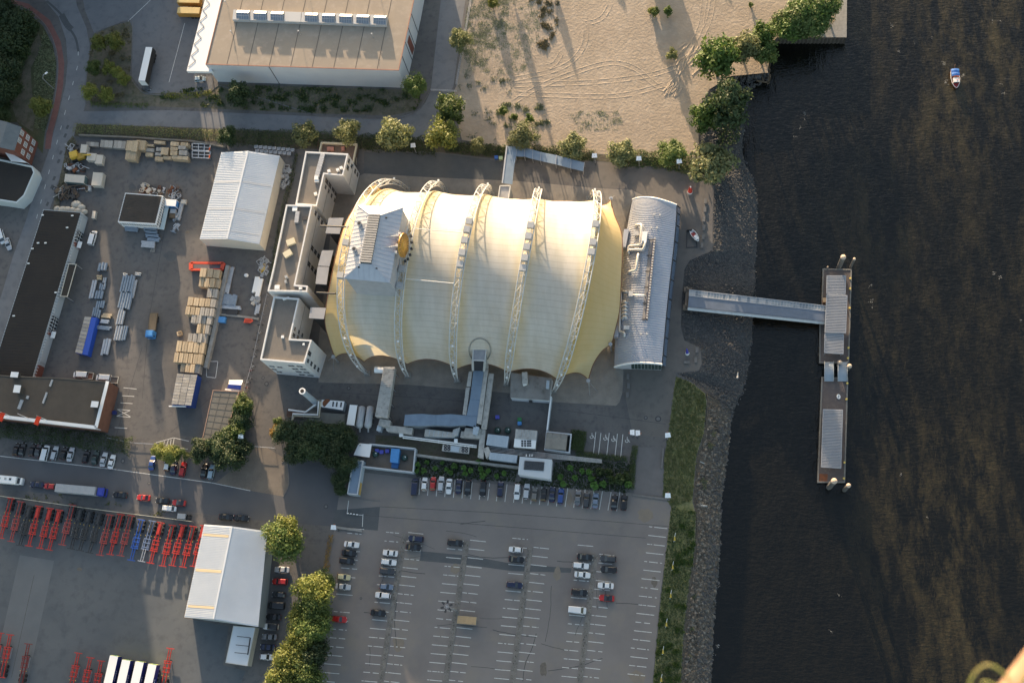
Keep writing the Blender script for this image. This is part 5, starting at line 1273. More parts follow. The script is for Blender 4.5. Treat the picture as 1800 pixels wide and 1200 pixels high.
sa, sap = slabbox('stage_annexe', 'stained flat grey annexe roof under the south hem of the tent', 'building', [(898,655),(970,665),(965,703),(897.5,698)], 4.2, PALEW, M('stained_roof', (.25, .24, .225), (.17, .16, .15), sc=.18, rough=.9, c3=(.06, .055, .05), sc3=.22))
MB().box(P(923,665,5.0), (1.6, 3.6, 1.6), .05).build('roof_duct', DIRTYW, sa); MB().box(P(922,674,4.8), (1.1, 1.1, 1.0), .3).build('duct_cowl', WHITE, sa); MB().box(P(963,676,4.7), (.9, 2.4, 1.0), -.1).build('roof_unit', PALEB, sa)
MB().box(P(933,705.5,2.2), (1.0, .2, 2.0), -.08).build('door', DARKM, sa)
def wallrun(name, label, cat, pix, h, w, mat, capm=None):
    q = [P(x, y) for x, y in pix]; t = thing(name, label, cat, q[0])
    for i in range(len(q)-1):
        d = (q[i+1]-q[i]).normalized(); x = Vector((-d.y, d.x, 0))*w/2
        pl = [q[i]-x, q[i+1]-x, q[i+1]+x, q[i]+x]
        MB().prism(pl, 0, h-.08, top=False).build('wall_section', mat, t); MB().prism([p+d*(0) for p in pl], h-.08, h).build('coping', capm or mat, t)
    return t
wallrun('yard_wall', 'thin pale wall running south from the stage annexe to the tank enclosure', 'wall', [(970,700),(963,759)], 2.6, .45, PALEB, WHITE)
wallrun('compound_wall', 'grey wall round the waste compound beside the dark trees', 'wall', [(653,783),(733,791),(729,832.5),(640,822)], 2.6, .4, PALEB, M('pale_coping', (.45, .47, .49), rough=.7))
wallrun('garden_wall', 'long grey concrete wall behind the round bush bed', 'wall', [(730,800.5),(800,810),(914,823)], 1.8, .7, CONC)
layer('compound_floor', [(652,783),(732,791),(728,832),(640,823)], .012, BRN); layer('bare_soil', [(660,764),(700,766),(845,785),(915,800),(912,820),(800,808),(730,799),(660,781)], .011, SOIL)
slabbox('compound_roof', 'white square flat shelter roof in the corner of the waste compound', 'shelter', [(631,779),(653,781),(649,803),(622,799)], 3.0, M('casing_grey', (.2, .2, .21), rough=.8), WHITE, z0=2.6)  # plain grey casing under the white lid
gh, ghp = flatblock('gatehouse', 'long narrow gatehouse with grey ribbed roof and yellow notice board', 'building', [(620,807),(638.5,809),(628.5,869.5),(610,867.5)], 3.4, PALEB, BLUEM, par=.25, parw=.3, parmat=M('pale_coping', (.45, .47, .49)))
a, b = ghp[1], ghp[2]; c = a.lerp(b, .8); MB().box((c.x+.12, c.y, 1.8), (.12, 3.6, 1.8), -.1).build('notice_board', M('board_ochre', (.50, .32, .09), rough=.6), gh)
bc, _ = slabbox('waste_compactor', 'bright light blue waste compactor in the compound', 'skip', [(688,788.5),(702,789),(699,813),(686,811.5)], 2.6, LBLUE)
slabbox('', '', '', [(689,813.5),(700,814.5),(698.5,822.5),(688,821.5)], 1.3, M('mid_blue_paint', (.03, .13, .33), rough=.6), par=bc)
# ================================================================== VEHICLES
def carpaint(name, c): return M('car_paint_'+name, c, rough=.28, metal=.15, coat=.5)
CP = {'white': (.72, .72, .72), 'silver': (.46, .47, .49), 'black': (.012, .012, .014), 'dark grey': (.045, .047, .052), 'grey': (.14, .145, .155), 'navy': (.014, .02, .055), 'blue': (.03, .07, .24), 'red': (.42, .02, .018), 'beige': (.55, .48, .28), 'dark green': (.015, .035, .03), 'light blue': (.33, .42, .48), 'brownish grey': (.16, .15, .135), 'grey blue': (.16, .2, .27)}
CARM = {k: carpaint(k.replace(' ', '_'), v) for k, v in CP.items()}
def xsec(x, hw, z0, z1, r=.12):
    # rounded body cross-section at station x
    return [V(x, -hw+r*.4, z0), V(x, -hw, z0+r), V(x, -hw, z1-r*1.6), V(x, -hw+r*1.3, z1), V(x, hw-r*1.3, z1), V(x, hw, z1-r*1.6), V(x, hw, z0+r), V(x, hw-r*.4, z0)]
def car_proto(kind):
    L, Wd = {'hatchback': (4.1, 1.74), 'saloon': (4.6, 1.8), 'estate': (4.7, 1.82), 'van': (5.1, 1.95), 'coupe': (4.4, 1.8)}[kind]
    t = thing('parked_car', '-', 'car', (0, 0, 0)); h = L/2; w = Wd/2
    if kind == 'van': st = [(-h, w*.93, .45, 1.0), (-h+.06, w*.97, .32, 1.15), (h-1.15, w, .3, 1.15), (h-.35, w*.95, .3, 1.0), (h-.06, w*.86, .35, .85), (h, w*.7, .45, .7)]
    else: st = [(-h, w*.72, .45, .78), (-h+.1, w*.88, .35, .92 if kind != 'hatchback' else .95), (-h+.7, w*.98, .3, .97), (0, w, .28, .95), (h-1.2, w*.98, .28, .92), (h-.5, w*.92, .3, .82), (h-.12, w*.8, .34, .68), (h, w*.6, .42, .58)]
    MB().loft([xsec(*s) for s in st]).build('body', CARM['white'], t, smooth=False)
    # glasshouse: stations of (x, half width, z)
    if kind == 'hatchback': gl = ((-h+.12, -h+.55), (h-1.95, h-1.2), 1.46)
    elif kind == 'saloon': gl = ((-h+.75, -h+1.35), (h-2.15, h-1.4), 1.43)
    elif kind == 'estate': gl = ((-h+.1, -h+.4), (h-2.15, h-1.4), 1.47)
    elif kind == 'coupe': gl = ((-h+.5, -h+1.45), (h-2.2, h-1.45), 1.3)
    else: gl = ((-h+.05, -h+.12), (h-1.5, h-.75), 1.92)
    (r0, r1), (f1, f0), zt = gl; zb = 1.14 if kind == 'van' else .93; wb, wt = w*.95, w*(.86 if kind == 'van' else .74)
    vs = [(r0, -wb, zb), (f0, -wb*.93, zb), (f0, wb*.93, zb), (r0, wb, zb), (r1, -wt, zt-.05), (f1, -wt, zt-.05), (f1, wt, zt-.05), (r1, wt, zt-.05)]
    MB().add(vs, [(4, 5, 6, 7), (0, 1, 5, 4), (1, 2, 6, 5), (2, 3, 7, 6), (3, 0, 4, 7)]).build('windows', GLASS, t)
    e = .06
    rv = [(r1-e, -wt-.02, zt-.05), (f1+e, -wt-.02, zt-.05), (f1+e, wt+.02, zt-.05), (r1-e, wt+.02, zt-.05), (r1+.12, -wt+.1, zt+.02), (f1-.15, -wt+.1, zt+.02), (f1-.15, wt-.1, zt+.02), (r1+.12, wt-.1, zt+.02)]
    MB().add(rv, [(4, 5, 6, 7), (0, 1, 5, 4), (1, 2, 6, 5), (2, 3, 7, 6), (3, 0, 4, 7)]).build('roof', CARM['white'], t)
    p = MB()
    for s in (-1, 1):
        p.bar((f0-.08, s*wb*.9, zb), (f1, s*wt, zt-.03), .07, .07); p.bar((r0+.08, s*wb*.95, zb), (r1, s*wt, zt-.03), .09, .07); m_ = (f1+r1)/2; p.bar((m_, s*(wb-.02), zb), (m_, s*(wt+.01), zt-.03), .09, .06)
        p.box((f0-.25, s*(w+.08), zb+.08), (.16, .18, .13))
    p.build('pillars', CARM['white'], t)['kind'] = 'stuff'
    for sx in (-1, 1):
        for sy in (-1, 1):
            x = sx*(L/2-.85); MB().cyl((x, sy*(w-.2), .32), (x, sy*(w+.015), .32), .32, n=12).build('wheel', RUBBER, t)
    for sy in (-1, 1):
        MB().box((h-.13, sy*w*.62, .62), (.12, .34, .13)).build('headlight', M('lamp_glass', (.7, .7, .68), rough=.15), t)
        MB().box((-h+.06, sy*w*.68, .82), (.1, .28, .14)).build('tail_light', M('tail_lamp', (.35, .02, .015), rough=.2), t)
    return t
CARS = {k: car_proto(k) for k in ('hatchback', 'saloon', 'estate', 'van', 'coupe')}
def car(x, y, dx, dy, col, kind, label, group=None, roofcol=None, sc=None):
    m = {'body': CARM[col], 'roof': CARM[roofcol or col], 'pillars': CARM[roofcol or col]}
    return place(CARS[kind], P(x, y, .02), hd(x, y, dx, dy), label, group, m, scale=sc, cat='van' if kind == 'van' else 'car')
KN = {'hatchback': 'hatchback', 'saloon': 'saloon', 'estate': 'estate car', 'van': 'van', 'coupe': 'coupe'}
def row(lst, where, group, dirf):
    for i, q in enumerate(lst):
        x, y, col, kind = q[:4]; rc = q[4] if len(q) > 4 else None; d = dirf(i, x, y)
        if len(q) > 5 and q[5]: d = (-d[0], -d[1])
        car(x, y, d[0], d[1], col, kind, f'{col} {KN[kind]}'+(f' with {rc} roof' if rc else '')+f', {ORD[i]} from '+where, group, rc)
row([(730,856,'navy','van'),(747,851,'white','hatchback'),(762,850,'red','hatchback'),(776,851,'silver','estate'),(790,855,'white','saloon',None,1),(807,855,'navy','saloon'),(823,858,'black','estate',None,1),(849.5,859,'black','estate',None,1),(880,860,'navy','estate'),(909.5,864,'white','estate',None,1),(926,864,'silver','estate'),(940,869,'brownish grey','hatchback'),(956,869,'black','hatchback'),(971,869,'navy','saloon'),(986,872,'blue','estate'),(1016,875,'grey','saloon'),(1031,879,'dark grey','estate'),(1047,880,'grey blue','saloon'),(1080,883,'black','saloon'),(1097,883,'black','estate')], 'the left facing the round bush beds', 'cars nosed up to the bush beds', lambda i, x, y: (.09, -1))
row([(619,957,'white','saloon'),(615,972,'black','saloon'),(611,986,'black','estate'),(605,1014,'beige','hatchback'),(604,1031,'silver','saloon'),(597,1088,'red','estate')], 'the top in bays beside the tree row', 'cars in the bays beside the tree row', lambda i, x, y: (1, .1))
row([(687,972,'white','saloon',None,1),(684,988,'white','estate'),(682,1004,'dark grey','estate'),(680,1031,'grey blue','hatchback'),(674,1046,'white','estate',None,1),(666,1077,'black','saloon')], 'the top left of the first cobbled strip', 'cars left of the first cobbled strip', lambda i, x, y: (1, .1))
row([(732,947,'navy','estate'),(728,962,'black','saloon',None,1)], 'the top right of the first cobbled strip', 'cars right of the first cobbled strip', lambda i, x, y: (-1, -.1))
car(801, 954, 1, .1, 'black', 'estate', 'lone black estate car left of the second cobbled strip')
row([(907,966,'white','hatchback',None,1),(908.5,983,'black','saloon'),(905,1028,'navy','estate')], 'the top left of the third cobbled strip', 'cars left of the third cobbled strip', lambda i, x, y: (1, .1))
row([(1029,979,'black','saloon'),(1021,994,'white','estate'),(1024,1010,'white','saloon'),(1019,1041,'black','estate'),(1015,1072,'white','van')], 'the top left of the fourth cobbled strip', 'cars left of the fourth cobbled strip', lambda i, x, y: (1, .1))
row([(1069,982,'dark grey','estate'),(1070,1001,'black','estate'),(1065,1029,'white','saloon'),(1066.5,1051,'red','coupe','black')], 'the top right of the fourth cobbled strip', 'cars right of the fourth cobbled strip', lambda i, x, y: (-1, -.07))
row([(497,1001,'silver','saloon'),(493,1022,'red','estate'),(491,1045,'dark grey','hatchback'),(487,1064,'black','van'),(482,1084,'black','saloon'),(477,1101,'white','estate','black'),(475,1119,'grey','saloon'),(472,1137,'navy','saloon'),(470,1154,'white','hatchback',None,1)], 'the top between long shed and trees', 'cars between the long shed and the trees', lambda i, x, y: (-1, -.05))
row([(31,790,'black','hatchback'),(41,791,'black','saloon'),(59,791,'black','hatchback'),(69,792,'dark grey','saloon'),(82,797,'white','van'),(98,797,'silver','estate'),(114,797,'black','hatchback'),(126,799,'silver','saloon'),(153,803,'black','hatchback'),(169,805,'dark green','saloon'),(184,808,'silver','saloon'),(198,812,'white','saloon')], 'the left in the row below the dark hedge', 'cars below the dark hedge', lambda i, x, y: (.26, -1))
row([(269,814,'blue','saloon'),(296,817,'black','hatchback','white'),(307,822,'navy','saloon'),(323,825,'red','estate'),(360,828,'black','saloon'),(373,830,'light blue','estate')], 'the left beyond the yard gate', 'cars right of the yard gate', lambda i, x, y: (.2, -1))
row([(67,852,'navy','saloon'),(90,855,'red','hatchback'),(213,870,'black','saloon'),(254,875,'red','coupe'),(287,880,'black','coupe'),(316,884,'red','coupe','dark grey')], 'the left along the south kerb', 'cars along the south kerb', lambda i, x, y: (-1, -.08))
car(300, 894, 1, .08, 'white', 'van', 'small white van on the verge below the red coupe', sc=.82)
car(399, 909, 1, .08, 'black', 'saloon', 'left of two black cars on the dry verge above the long shed'); car(426, 911, 1, .08, 'black', 'saloon', 'right of two black cars on the dry verge above the long shed')
car(165, 420, .28, -1, 'white', 'van', 'white van parked beside the long dark shed in the yard')
car(353, 141, 1, -.1, 'light blue', 'hatchback', 'pale blue car half under the white loading canopy')
car(5, 418, .3, 1, 'white', 'van', 'white van cut by the left frame edge on the side road'); car(16, 430, .3, 1, 'silver', 'saloon', 'silver car beside the dark loop at the left frame edge')
car(144, 660, -1, -.05, 'white', 'van', 'white pickup van behind the brown office, left of two'); car(184, 665, -1, -.05, 'white', 'van', 'white pickup van behind the brown office, right of two')
for x, y, mt, lab in ((158, 662, M('rust_brown', (.2, .09, .06), rough=.8), 'rust brown flat trailer bed coupled behind the left white pickup'), (199.5, 669, M('grey_brown', (.15, .12, .1), rough=.8), 'low open trailer with pale rim beside the brown office wall')):
    t = thing('flat_trailer', lab, 'trailer', P(x, y), hd(x, y, 1, .06)); c = P(x, y); r = hd(x, y, 1, .06)
    MB().box((c.x, c.y, .85), (3.4 if x < 190 else 4.2, 2.2, .25), r).build('bed', mt, t)
    q = [c+Matrix.Rotation(r, 3, 'Z') @ V(sx*(1.7 if x < 190 else 2.1), sy*1.1, 0) for sx, sy in ((-1, -1), (1, -1), (1, 1), (-1, 1))]
    MB().ring([(p.x, p.y) for p in q], .12, .97, 1.35).build('side_board', M('rim_grey', (.5, .48, .42)), t)
    for sx in (-.5, .5):
        for sy in (-1, 1): w_ = c+Matrix.Rotation(r, 3, 'Z') @ V(sx, sy*.95, .36); MB().cyl(w_-V(0, .12, 0), w_+V(0, .12, 0), .36, n=10).build('wheel', RUBBER, t)
def wheels(t, rot, org, xs, w, r=.48):
    for x in xs:
        for s in (-1, 1):
            c = org+Matrix.Rotation(rot, 3, 'Z') @ V(x, s*w, r); d = Matrix.Rotation(rot, 3, 'Z') @ V(0, .17, 0); MB().cyl(c-d, c+d, r, n=12).build('wheel', RUBBER, t)
def lbox(t, rot, org, c, d, name, mat): p = org+Matrix.Rotation(rot, 3, 'Z') @ Vector(c); return MB().box(p, d, rot).build(name, mat, t)
def lorry(x, y, dx, dy, label, cabm, boxm, L, H, Wd=2.5, cabx=None, name='lorry', topm=None, z0=1.1):
    rot = hd(x, y, dx, dy); o = P(x, y, .02); t = thing(name, label, 'lorry', o, rot)
    b = lbox(t, rot, o, (0, 0, (z0+H)/2), (L, Wd, H-z0), 'cargo_box' if H > 2 else 'flat_bed', boxm)
    lbox(t, rot, o, (0, 0, H+.03), (L-.1, Wd-.1, .06), 'box_top', topm or boxm)
    lbox(t, rot, o, (0, 0, .8), (L, 1.0, .35), 'chassis', DARKM)
    wheels(t, rot, o, [-L/2+1.2, -L/2+2.4], Wd/2-.2)
    if cabm:
        cx = L/2+1.45; lbox(t, rot, o, (cx, 0, 1.75), (2.2, Wd*.98, 2.6), 'cab', cabm); lbox(t, rot, o, (cx+1.08, 0, 2.2), (.12, Wd*.86, .9), 'windscreen', GLASS)
        lbox(t, rot, o, (cx-.1, 0, 3.1), (1.6, Wd*.8, .14), 'cab_roof', cabm); wheels(t, rot, o, [cx+.2], Wd/2-.2)
        for s in (-1, 1): lbox(t, rot, o, (cx+.7, s*(Wd/2+.18), 2.2), (.2, .3, .6), 'mirror', DARKM)
    else:
        wheels(t, rot, o, [-L/2+3.6], Wd/2-.2); lbox(t, rot, o, (L/2-3, 0, .55), (.3, 1.6, 1.0), 'landing_leg', DARKM)
    return t
GREYB = M('grey_tarpaulin', (.32, .34, .36), (.27, .29, .31), sc=.6, rough=.6)
lorry(142, 863, 1, .085, 'lorry with long grey box and blue cab on the street', M('royal_blue_paint', (.03, .05, .32), rough=.4), GREYB, 13.0, 3.8)
lorry(272, 568, -.13, 1, 'flatbed lorry with brown deck and light blue cab in the yard', LBLUE, M('brown_deck', (.115, .09, .06), (.09, .07, .048), sc=1, rough=.85), 5.8, 1.6, z0=1.0)
tr_ = lorry(264, 123, -.22, 1, 'white box semi trailer parked alone with shade painted into its sides', None, M('shaded_side', (.03, .03, .03), rough=.6), 13.0, 3.95, topm=WHITE)  # white trailer; the shade on its sides is put into their colour
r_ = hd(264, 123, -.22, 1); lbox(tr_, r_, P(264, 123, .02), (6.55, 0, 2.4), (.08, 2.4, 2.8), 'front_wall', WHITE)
car(258.5, 157, 1, 0, 'dark grey', 'hatchback', 'small dark car under the front of the white semi trailer', sc=.8)
for y, lab in ((6.5, 'yellow box trailer at the loading canopy, upper of two'), (25, 'yellow box trailer at the loading canopy, lower of two')):
    lorry(338, y+3, -1, -.02, lab, None, M('ochre_side', (.42, .22, .045), (.36, .19, .04), sc=.8, rough=.6), 8.2, 3.4, topm=M('pale_yellow_top', (.56, .42, .18), (.48, .36, .15), sc=.5, rough=.6))
# coach-built motorhome
mh = lorry(19, 845, 1, .09, 'white motorhome with roof hatches at the left end of the street', None, WHITE, 6.6, 2.9, 2.3, name='motorhome', z0=.5)
r_ = hd(19, 845, 1, .09); o_ = P(19, 845, .02)
for x in (-2.2, -.2, 1.4): lbox(mh, r_, o_, (x, .2, 3.0), (.7, .6, .15), 'roof_hatch', GLASS if x > 0 else CAB)
lbox(mh, r_, o_, (4.0, 0, 1.3), (1.6, 2.0, 1.5), 'cab', WHITE); lbox(mh, r_, o_, (3.75, 0, 2.1), (.9, 1.8, .1), 'windscreen', GLASS); lbox(mh, r_, o_, (4.5, 0, 1.1), (1.0, 1.8, .9), 'bonnet', M('silver_bonnet', (.4, .41, .45), rough=.4))
t = lorry(322, 908, 1, .1, 'small grey covered trailer on the dry verge', None, GREYB, 2.6, 1.5, 1.6, name='small_trailer', z0=.6)
st_ = lorry(822, 1090, 1, .09, 'open trailer heaped with tan load beside the second cobbled strip', None, M('green_grey_side', (.2, .24, .23), rough=.6), 5.6, 1.5, 2.3, name='loaded_trailer', topm=M('tan_load', (.42, .30, .17), (.34, .24, .14), sc=1, rough=.9, bump=.6, bsc=4))
# four white box trailers with blue flanks at the bottom
NAVY = M('navy_flank', (.02, .025, .16), rough=.5)
for i, (x0, y0) in enumerate(((200.5,1152), (222,1159.5), (245.5,1162.5), (268,1167))):
    # roof north edge centre at z = 4
    a = P(x0, y0, 3.9); b = P(x0-14, y0+62, 3.9); d = (b-a).normalized(); c = a+d*6.8; rot = math.atan2(d.y, d.x); o = V(c.x, c.y, .02)
    t = thing('box_trailer', f'white topped box trailer with navy flanks, {ORD[i]} from the left of four', 'trailer', o, rot, 'white box trailers at the bottom')
    lbox(t, rot, o, (0, 0, 2.5), (13.6, 2.5, 2.76), 'cargo_box', NAVY); lbox(t, rot, o, (0, 0, 3.9), (13.6, 2.56, .06), 'roof', WHITE); lbox(t, rot, o, (-6.85, 0, 2.5), (.1, 2.3, 2.6), 'rear_door', M('yellow_green_door', (.5, .56, .2), rough=.5))
    lbox(t, rot, o, (-6.92, .5, 3.75), (.08, .9, .2), 'marker_light', M('green_marker', (.12, .42, .14)))
    for k in range(5): lbox(t, rot, o, (-2.6+.62*k, 1.262, 2.7), (.4, .02, .3+.16*(k % 2)), 'lettering', WHITE)
    lbox(t, rot, o, (0, 0, .9), (13.2, 1.0, .35), 'chassis', DARKM); wheels(t, rot, o, (-5.2, -3.9, -2.6), 1.05)
# skeletal container chassis
def chassis_proto():
    t = thing('container_chassis', '-', 'trailer', (0, 0, 0))
    # +X = gooseneck; rear at -6.2
    for s in (-1, 1):
        MB().bar((-6.2, s*.5, 1.15), (2.6, s*.5, 1.15), .2, .36).build('main_rail', RED, t); MB().bar((2.4, s*.36, 1.3), (6.1, s*.36, 1.35), .18, .26).build('neck_rail', RED, t)
    for x, w in ((-6.1, 2.45), (-.6, 2.2), (.6, 2.2), (1.9, 2.2), (2.5, 2.45)): MB().box((x, 0, 1.28), (.26, w, .22)).build('crossbeam', RED, t)
    for x in (-4.8, -3.2, -1.7, 3.6, 4.9): MB().box((x, 0, 1.2), (.16, 1.0, .18)).build('crossmember', RED, t)
    MB().box((6.15, 0, 1.35), (.24, 2.45, .26)).build('front_bolster', RED, t)
    MB().box((-4.1, 0, 1.42), (3.2, .62, .1)).build('deck_plate', RED, t)
    for s in (-1, 1):
        MB().bar((-.4, s*.95, 1.25), (2.4, s*.95, 1.25), .14, .16).build('outrigger_rail', RED, t)
        for x in (-5.5, -4.2, -2.9): MB().cyl((x, s*.72, .5), (x, s*1.12, .5), .5, n=12).build('wheel', RUBBER, t)
    MB().box((.9, -1.22, .85), (3.0, .06, .5)).build('side_guard', STEEL, t); MB().bar((-6.15, -.9, .75), (-6.15, .9, .75), .1, .14).build('rear_bumper', DARKM, t)
    for s in (-1, 1): MB().box((2.9, s*.55, .6), (.2, .2, 1.1)).build('landing_leg', DARKM, t)
    for s in (-1, 1): MB().box((-1.6, s*.95, 1.2), (.2, .22, .14)).build('marker', M('amber', (.6, .4, .08)), t)
    return t
CHP = chassis_proto()
CHC = {'red': RED, 'dark red': M('dark_red_paint', (.2, .025, .02), (.15, .022, .02), sc=1.5, rough=.6), 'black': M('black_chassis', (.03, .033, .036), rough=.6), 'blue': M('chassis_blue', (.025, .10, .40), rough=.5), 'grey blue': M('chassis_grey_blue', (.16, .21, .32), rough=.5), 'pale red': M('pale_red_paint', (.36, .06, .05), (.3, .05, .045), sc=1.5, rough=.6)}
def chassis(nx, ny, dx, dy, col, label, group, plate=True):
    m = CHC[col]; mats = {k: m for k in ('main_rail', 'neck_rail', 'crossbeam', 'crossmember', 'front_bolster', 'deck_plate', 'outrigger_rail')}
    if not plate: mats['deck_plate'] = DARKM
    a = P(nx, ny, 1.35); b = P(nx+dx, ny+dy, 1.35); d = (a-b).normalized(); rot = math.atan2(d.y, d.x); c = a-d*6.15
    if col == 'grey blue': mats.update({'neck_rail': STEEL, 'front_bolster': STEEL})
    place(CHP, V(c.x+random.uniform(-.12, .12), c.y, .02), rot+random.uniform(-.018, .018), label, group, mats)
TOPC = [(1,945,'red'),(19,951,'pale red'),(35,958,'black'),(51,959,'red'),(70,963,'red'),(86,966,'red'),(109,957,'pale red'),(124,964,'black'),(141,967,'black'),(158,971,'black'),(176,975,'pale red'),(194,974,'red'),(212,976,'pale red'),(230,984,'blue'),(249,986,'grey blue'),(265,989,'red'),(285,994,'red'),(303,993.5,'red'),(322,996,'red'),(340,995,'red')]
for i, (x, y, c) in enumerate(TOPC):
    chassis(x, y, 17, -67, c, f'{c} skeletal container chassis, {ORD[i]} from the left in the upper row', 'container chassis below the fence', i in (3, 4, 5, 15, 17, 19))
for i, (x, y, c) in enumerate([(1,1112,'red'),(18,1115,'red'),(51,1131,'dark red'),(137,1147,'red'),(159,1155,'red'),(179,1161,'red'),(300,1139,'red')]):
    chassis(x, y, -14, 66, c, f'{c} skeletal container chassis, {ORD[i]} from the left in the bottom row', 'container chassis in the bottom row', False)

# ================================================================== STREET LAMPS, MASTS, BENCHES
def lamp_proto():
    t = thing('street_lamp', '-', 'street lamp', (0, 0, 0))
    MB().cyl((0, 0, 0), (0, 0, 6.0), .11, .08, 8).build('pole', STEEL, t)
    MB().slab((-.85, -.55, 5.75), (.85, -.55, 5.75), (.7, .75, 6.15), (-.7, .75, 6.15), .06).build('reflector', M('white_reflector', (.88, .88, .88), rough=.35), t)
    MB().box((0, .95, 5.2), (.4, .45, .4)).build('spotlight', M('lamp_red_brown', (.3, .12, .07), rough=.5), t); MB().bar((0, 0, 5.2), (0, .85, 5.2), .08, .08).build('arm', STEEL, t)
    MB().cyl((0, 0, 0), (0, 0, .5), .2, n=8).build('base', DARKM, t)
    return t
LMP = lamp_proto()
for x, y, lab in ((726,256,'white reflector street lamp in the hedge right of the white annexe'),(1045,274,'white reflector street lamp at the end of the north covered walkway'),(1123,279,'white reflector street lamp between two willow bushes on the sand edge'),(1194,284,'white reflector street lamp nearest the river in the hedge'),(1112,759.5,'left of two back to back reflector lamps by the disabled bays'),(1120.5,760.5,'right of two back to back reflector lamps by the disabled bays'),(1174,765,'white reflector street lamp on the grass edge opposite the disabled bays'),(1174,871,'white reflector street lamp at the foot of the ramp'),(586,927,'white reflector street lamp at the top of the brown hedge strip'),(423,767,'white reflector street lamp beside the trees at the yard gate')):
    p = P(x, y, 5.95); place(LMP, V(p.x, p.y, 0), {1112: 1.57, 1120: -1.57}.get(int(x), random.uniform(-.1, .1)), lab, 'white reflector street lamps')
b = P(802, 1072); t = thing('floodlight_mast', 'tall mast with six lamp heads on the second cobbled strip', 'floodlight', b)
MB().cyl(b, b+V(0, 0, 16.4), .28, .16, 10).build('mast', STEEL, t)
for k in range(6):
    a = k*1.0472+.3; d = V(math.cos(a), math.sin(a), 0); c = b+V(0, 0, 16.4)+d*1.25; MB().bar(b+V(0, 0, 16.3), c, .1, .1).build('arm', STEEL, t); MB().box(c, (.95, .55, .3), a).build('lamp_head', DARKM, t)
for x, y, x2, y2, lab in ((95.5,157,83,130,'curved pole street lamp beside the cycle path'),):
    b = P(x, y); t = thing('street_lamp', lab, 'street lamp', b); MB().tube([b, b+V(-.3, 0, 4), b+V(-.6, .3, 7), b+V(.2, .8, 8.3), b+V(1.2, 1.2, 8.6)], .12, 6).build('pole', STEEL, t); MB().box(b+V(1.4, 1.3, 8.6), (1.0, .5, .25), .7).build('lamp_head', WHITE, t)
for i, (x, y) in enumerate(((1240,354),(1239,369),(1237,386),(1237,401),(1236,417),(1234,432))):
    c = P(x, y); t = thing('bench_block', f'pale concrete bench block along the river edge, {ORD[i]} from the north', 'bench', c, group='concrete bench blocks at the river edge'); MB().box(c+V(0, 0, .42), (.85, 1.75, .16), -.06).build('seat', KERB, t); MB().box(c+V(0, 0, .17), (.6, 1.4, .34), -.06).build('plinth', CONC, t)
for i, (x, y, r, lab) in enumerate(((1104,662,0,'concrete bench block just below the restaurant gable'),(1105,678,0,'middle concrete bench block below the restaurant'),(1103,694,0,'southernmost concrete bench block on the cobble edge'),(1207,637,1.5,'crosswise concrete bench block on the small river platform'),(1223,633,0,'lower upright concrete bench block on the small river platform'),(1225,615,0,'upper upright concrete bench block on the small river platform'))):
    c = P(x, y); t = thing('bench_block', lab, 'bench', c); MB().box(c+V(0, 0, .42), (.85, 1.75, .16), r-.06).build('seat', KERB, t); MB().box(c+V(0, 0, .17), (.6, 1.4, .34), r-.06).build('plinth', CONC, t)
# small boat exhibited in a square frame, red buoy, blue figure
def hull(t, c, L, Wd, h, rot, mat, trim, name='hull'):
    R3 = Matrix.Rotation(rot, 3, 'Z'); rg = []
    for u, w, z0 in ((-.5, .62, .15), (-.3, .92, .05), (0, 1, 0), (.25, .82, .05), (.42, .42, .2), (.5, .04, .35)):
        rg.append([c+R3 @ V(u*L, s*Wd/2*w*f, z) for s, f, z in ((-1, 1, h), (-1, .85, h*.45), (-1, .25, z0*h), (1, .25, z0*h), (1, .85, h*.45), (1, 1, h))])
    m = MB().loft(rg, close=False, caps=False); m.build(name, mat, t)
    MB().tube([r[0] for r in rg]+[r[-1] for r in rg[::-1]], .09, 5).build('gunwale', trim, t); return rg
c = P(1221, 417); t = thing('exhibit_boat', 'small white boat with red interior displayed on the promenade', 'boat', c)
hull(t, c+V(0, 0, .5), 4.2, 1.7, .9, -1.05, WHITE, WHITE); MB().box(c+V(-.3, .5, 1.0), (1.3, 1.1, .3), -1.05).build('cockpit', M('dull_red', (.3, .05, .05)), t); MB().box(c+V(.4, -.6, 1.35), (1.5, 1.0, .3), -1.05).build('foredeck', WHITE, t); MB().box(c+V(0, 0, .3), (2.5, 1.2, .5), -1.05).build('cradle', DARKM, t)
fr = [P(x, y) for x, y in ((1207,406),(1222,406),(1226,435),(1206,436))]; t = thing('ground_frame', 'dark square frame on the ground around the displayed boat', 'frame', c)
MB().ring([(p.x, p.y) for p in fr], .25, 0, .15).build('rim', DARKM, t); MB().bar(fr[0]+V(0, 0, .5), fr[1]+V(0, 0, .5), .2, .9).build('back_board', DARKM, t)
c = P(1213, 338); t = thing('red_buoy', 'red and white buoy standing on the promenade corner', 'buoy', c)
MB().cyl(c, c+V(0, 0, .5), .8, .8, 12).build('base', WHITE, t); MB().cyl(c+V(0, 0, .5), c+V(.1, .6, 2.6), .75, .35, 10).build('cone', RED, t); MB().cyl(c+V(.1, .6, 2.6), c+V(.1, .7, 3.0), .3, .1, 8).build('top_mark', WHITE, t)
c = P(1208, 621); t = thing('river_sculpture', 'small blue and white sculpture on the lower river platform', 'sculpture', c); MB().cyl(c, c+V(0, 0, .8), .7, .5, 10).build('base', WHITE, t); MB().cyl(c+V(0, 0, .8), c+V(-.2, .7, 2.8), .5, .15, 8).build('fin', M('violet_blue', (.06, .06, .35), rough=.5), t)
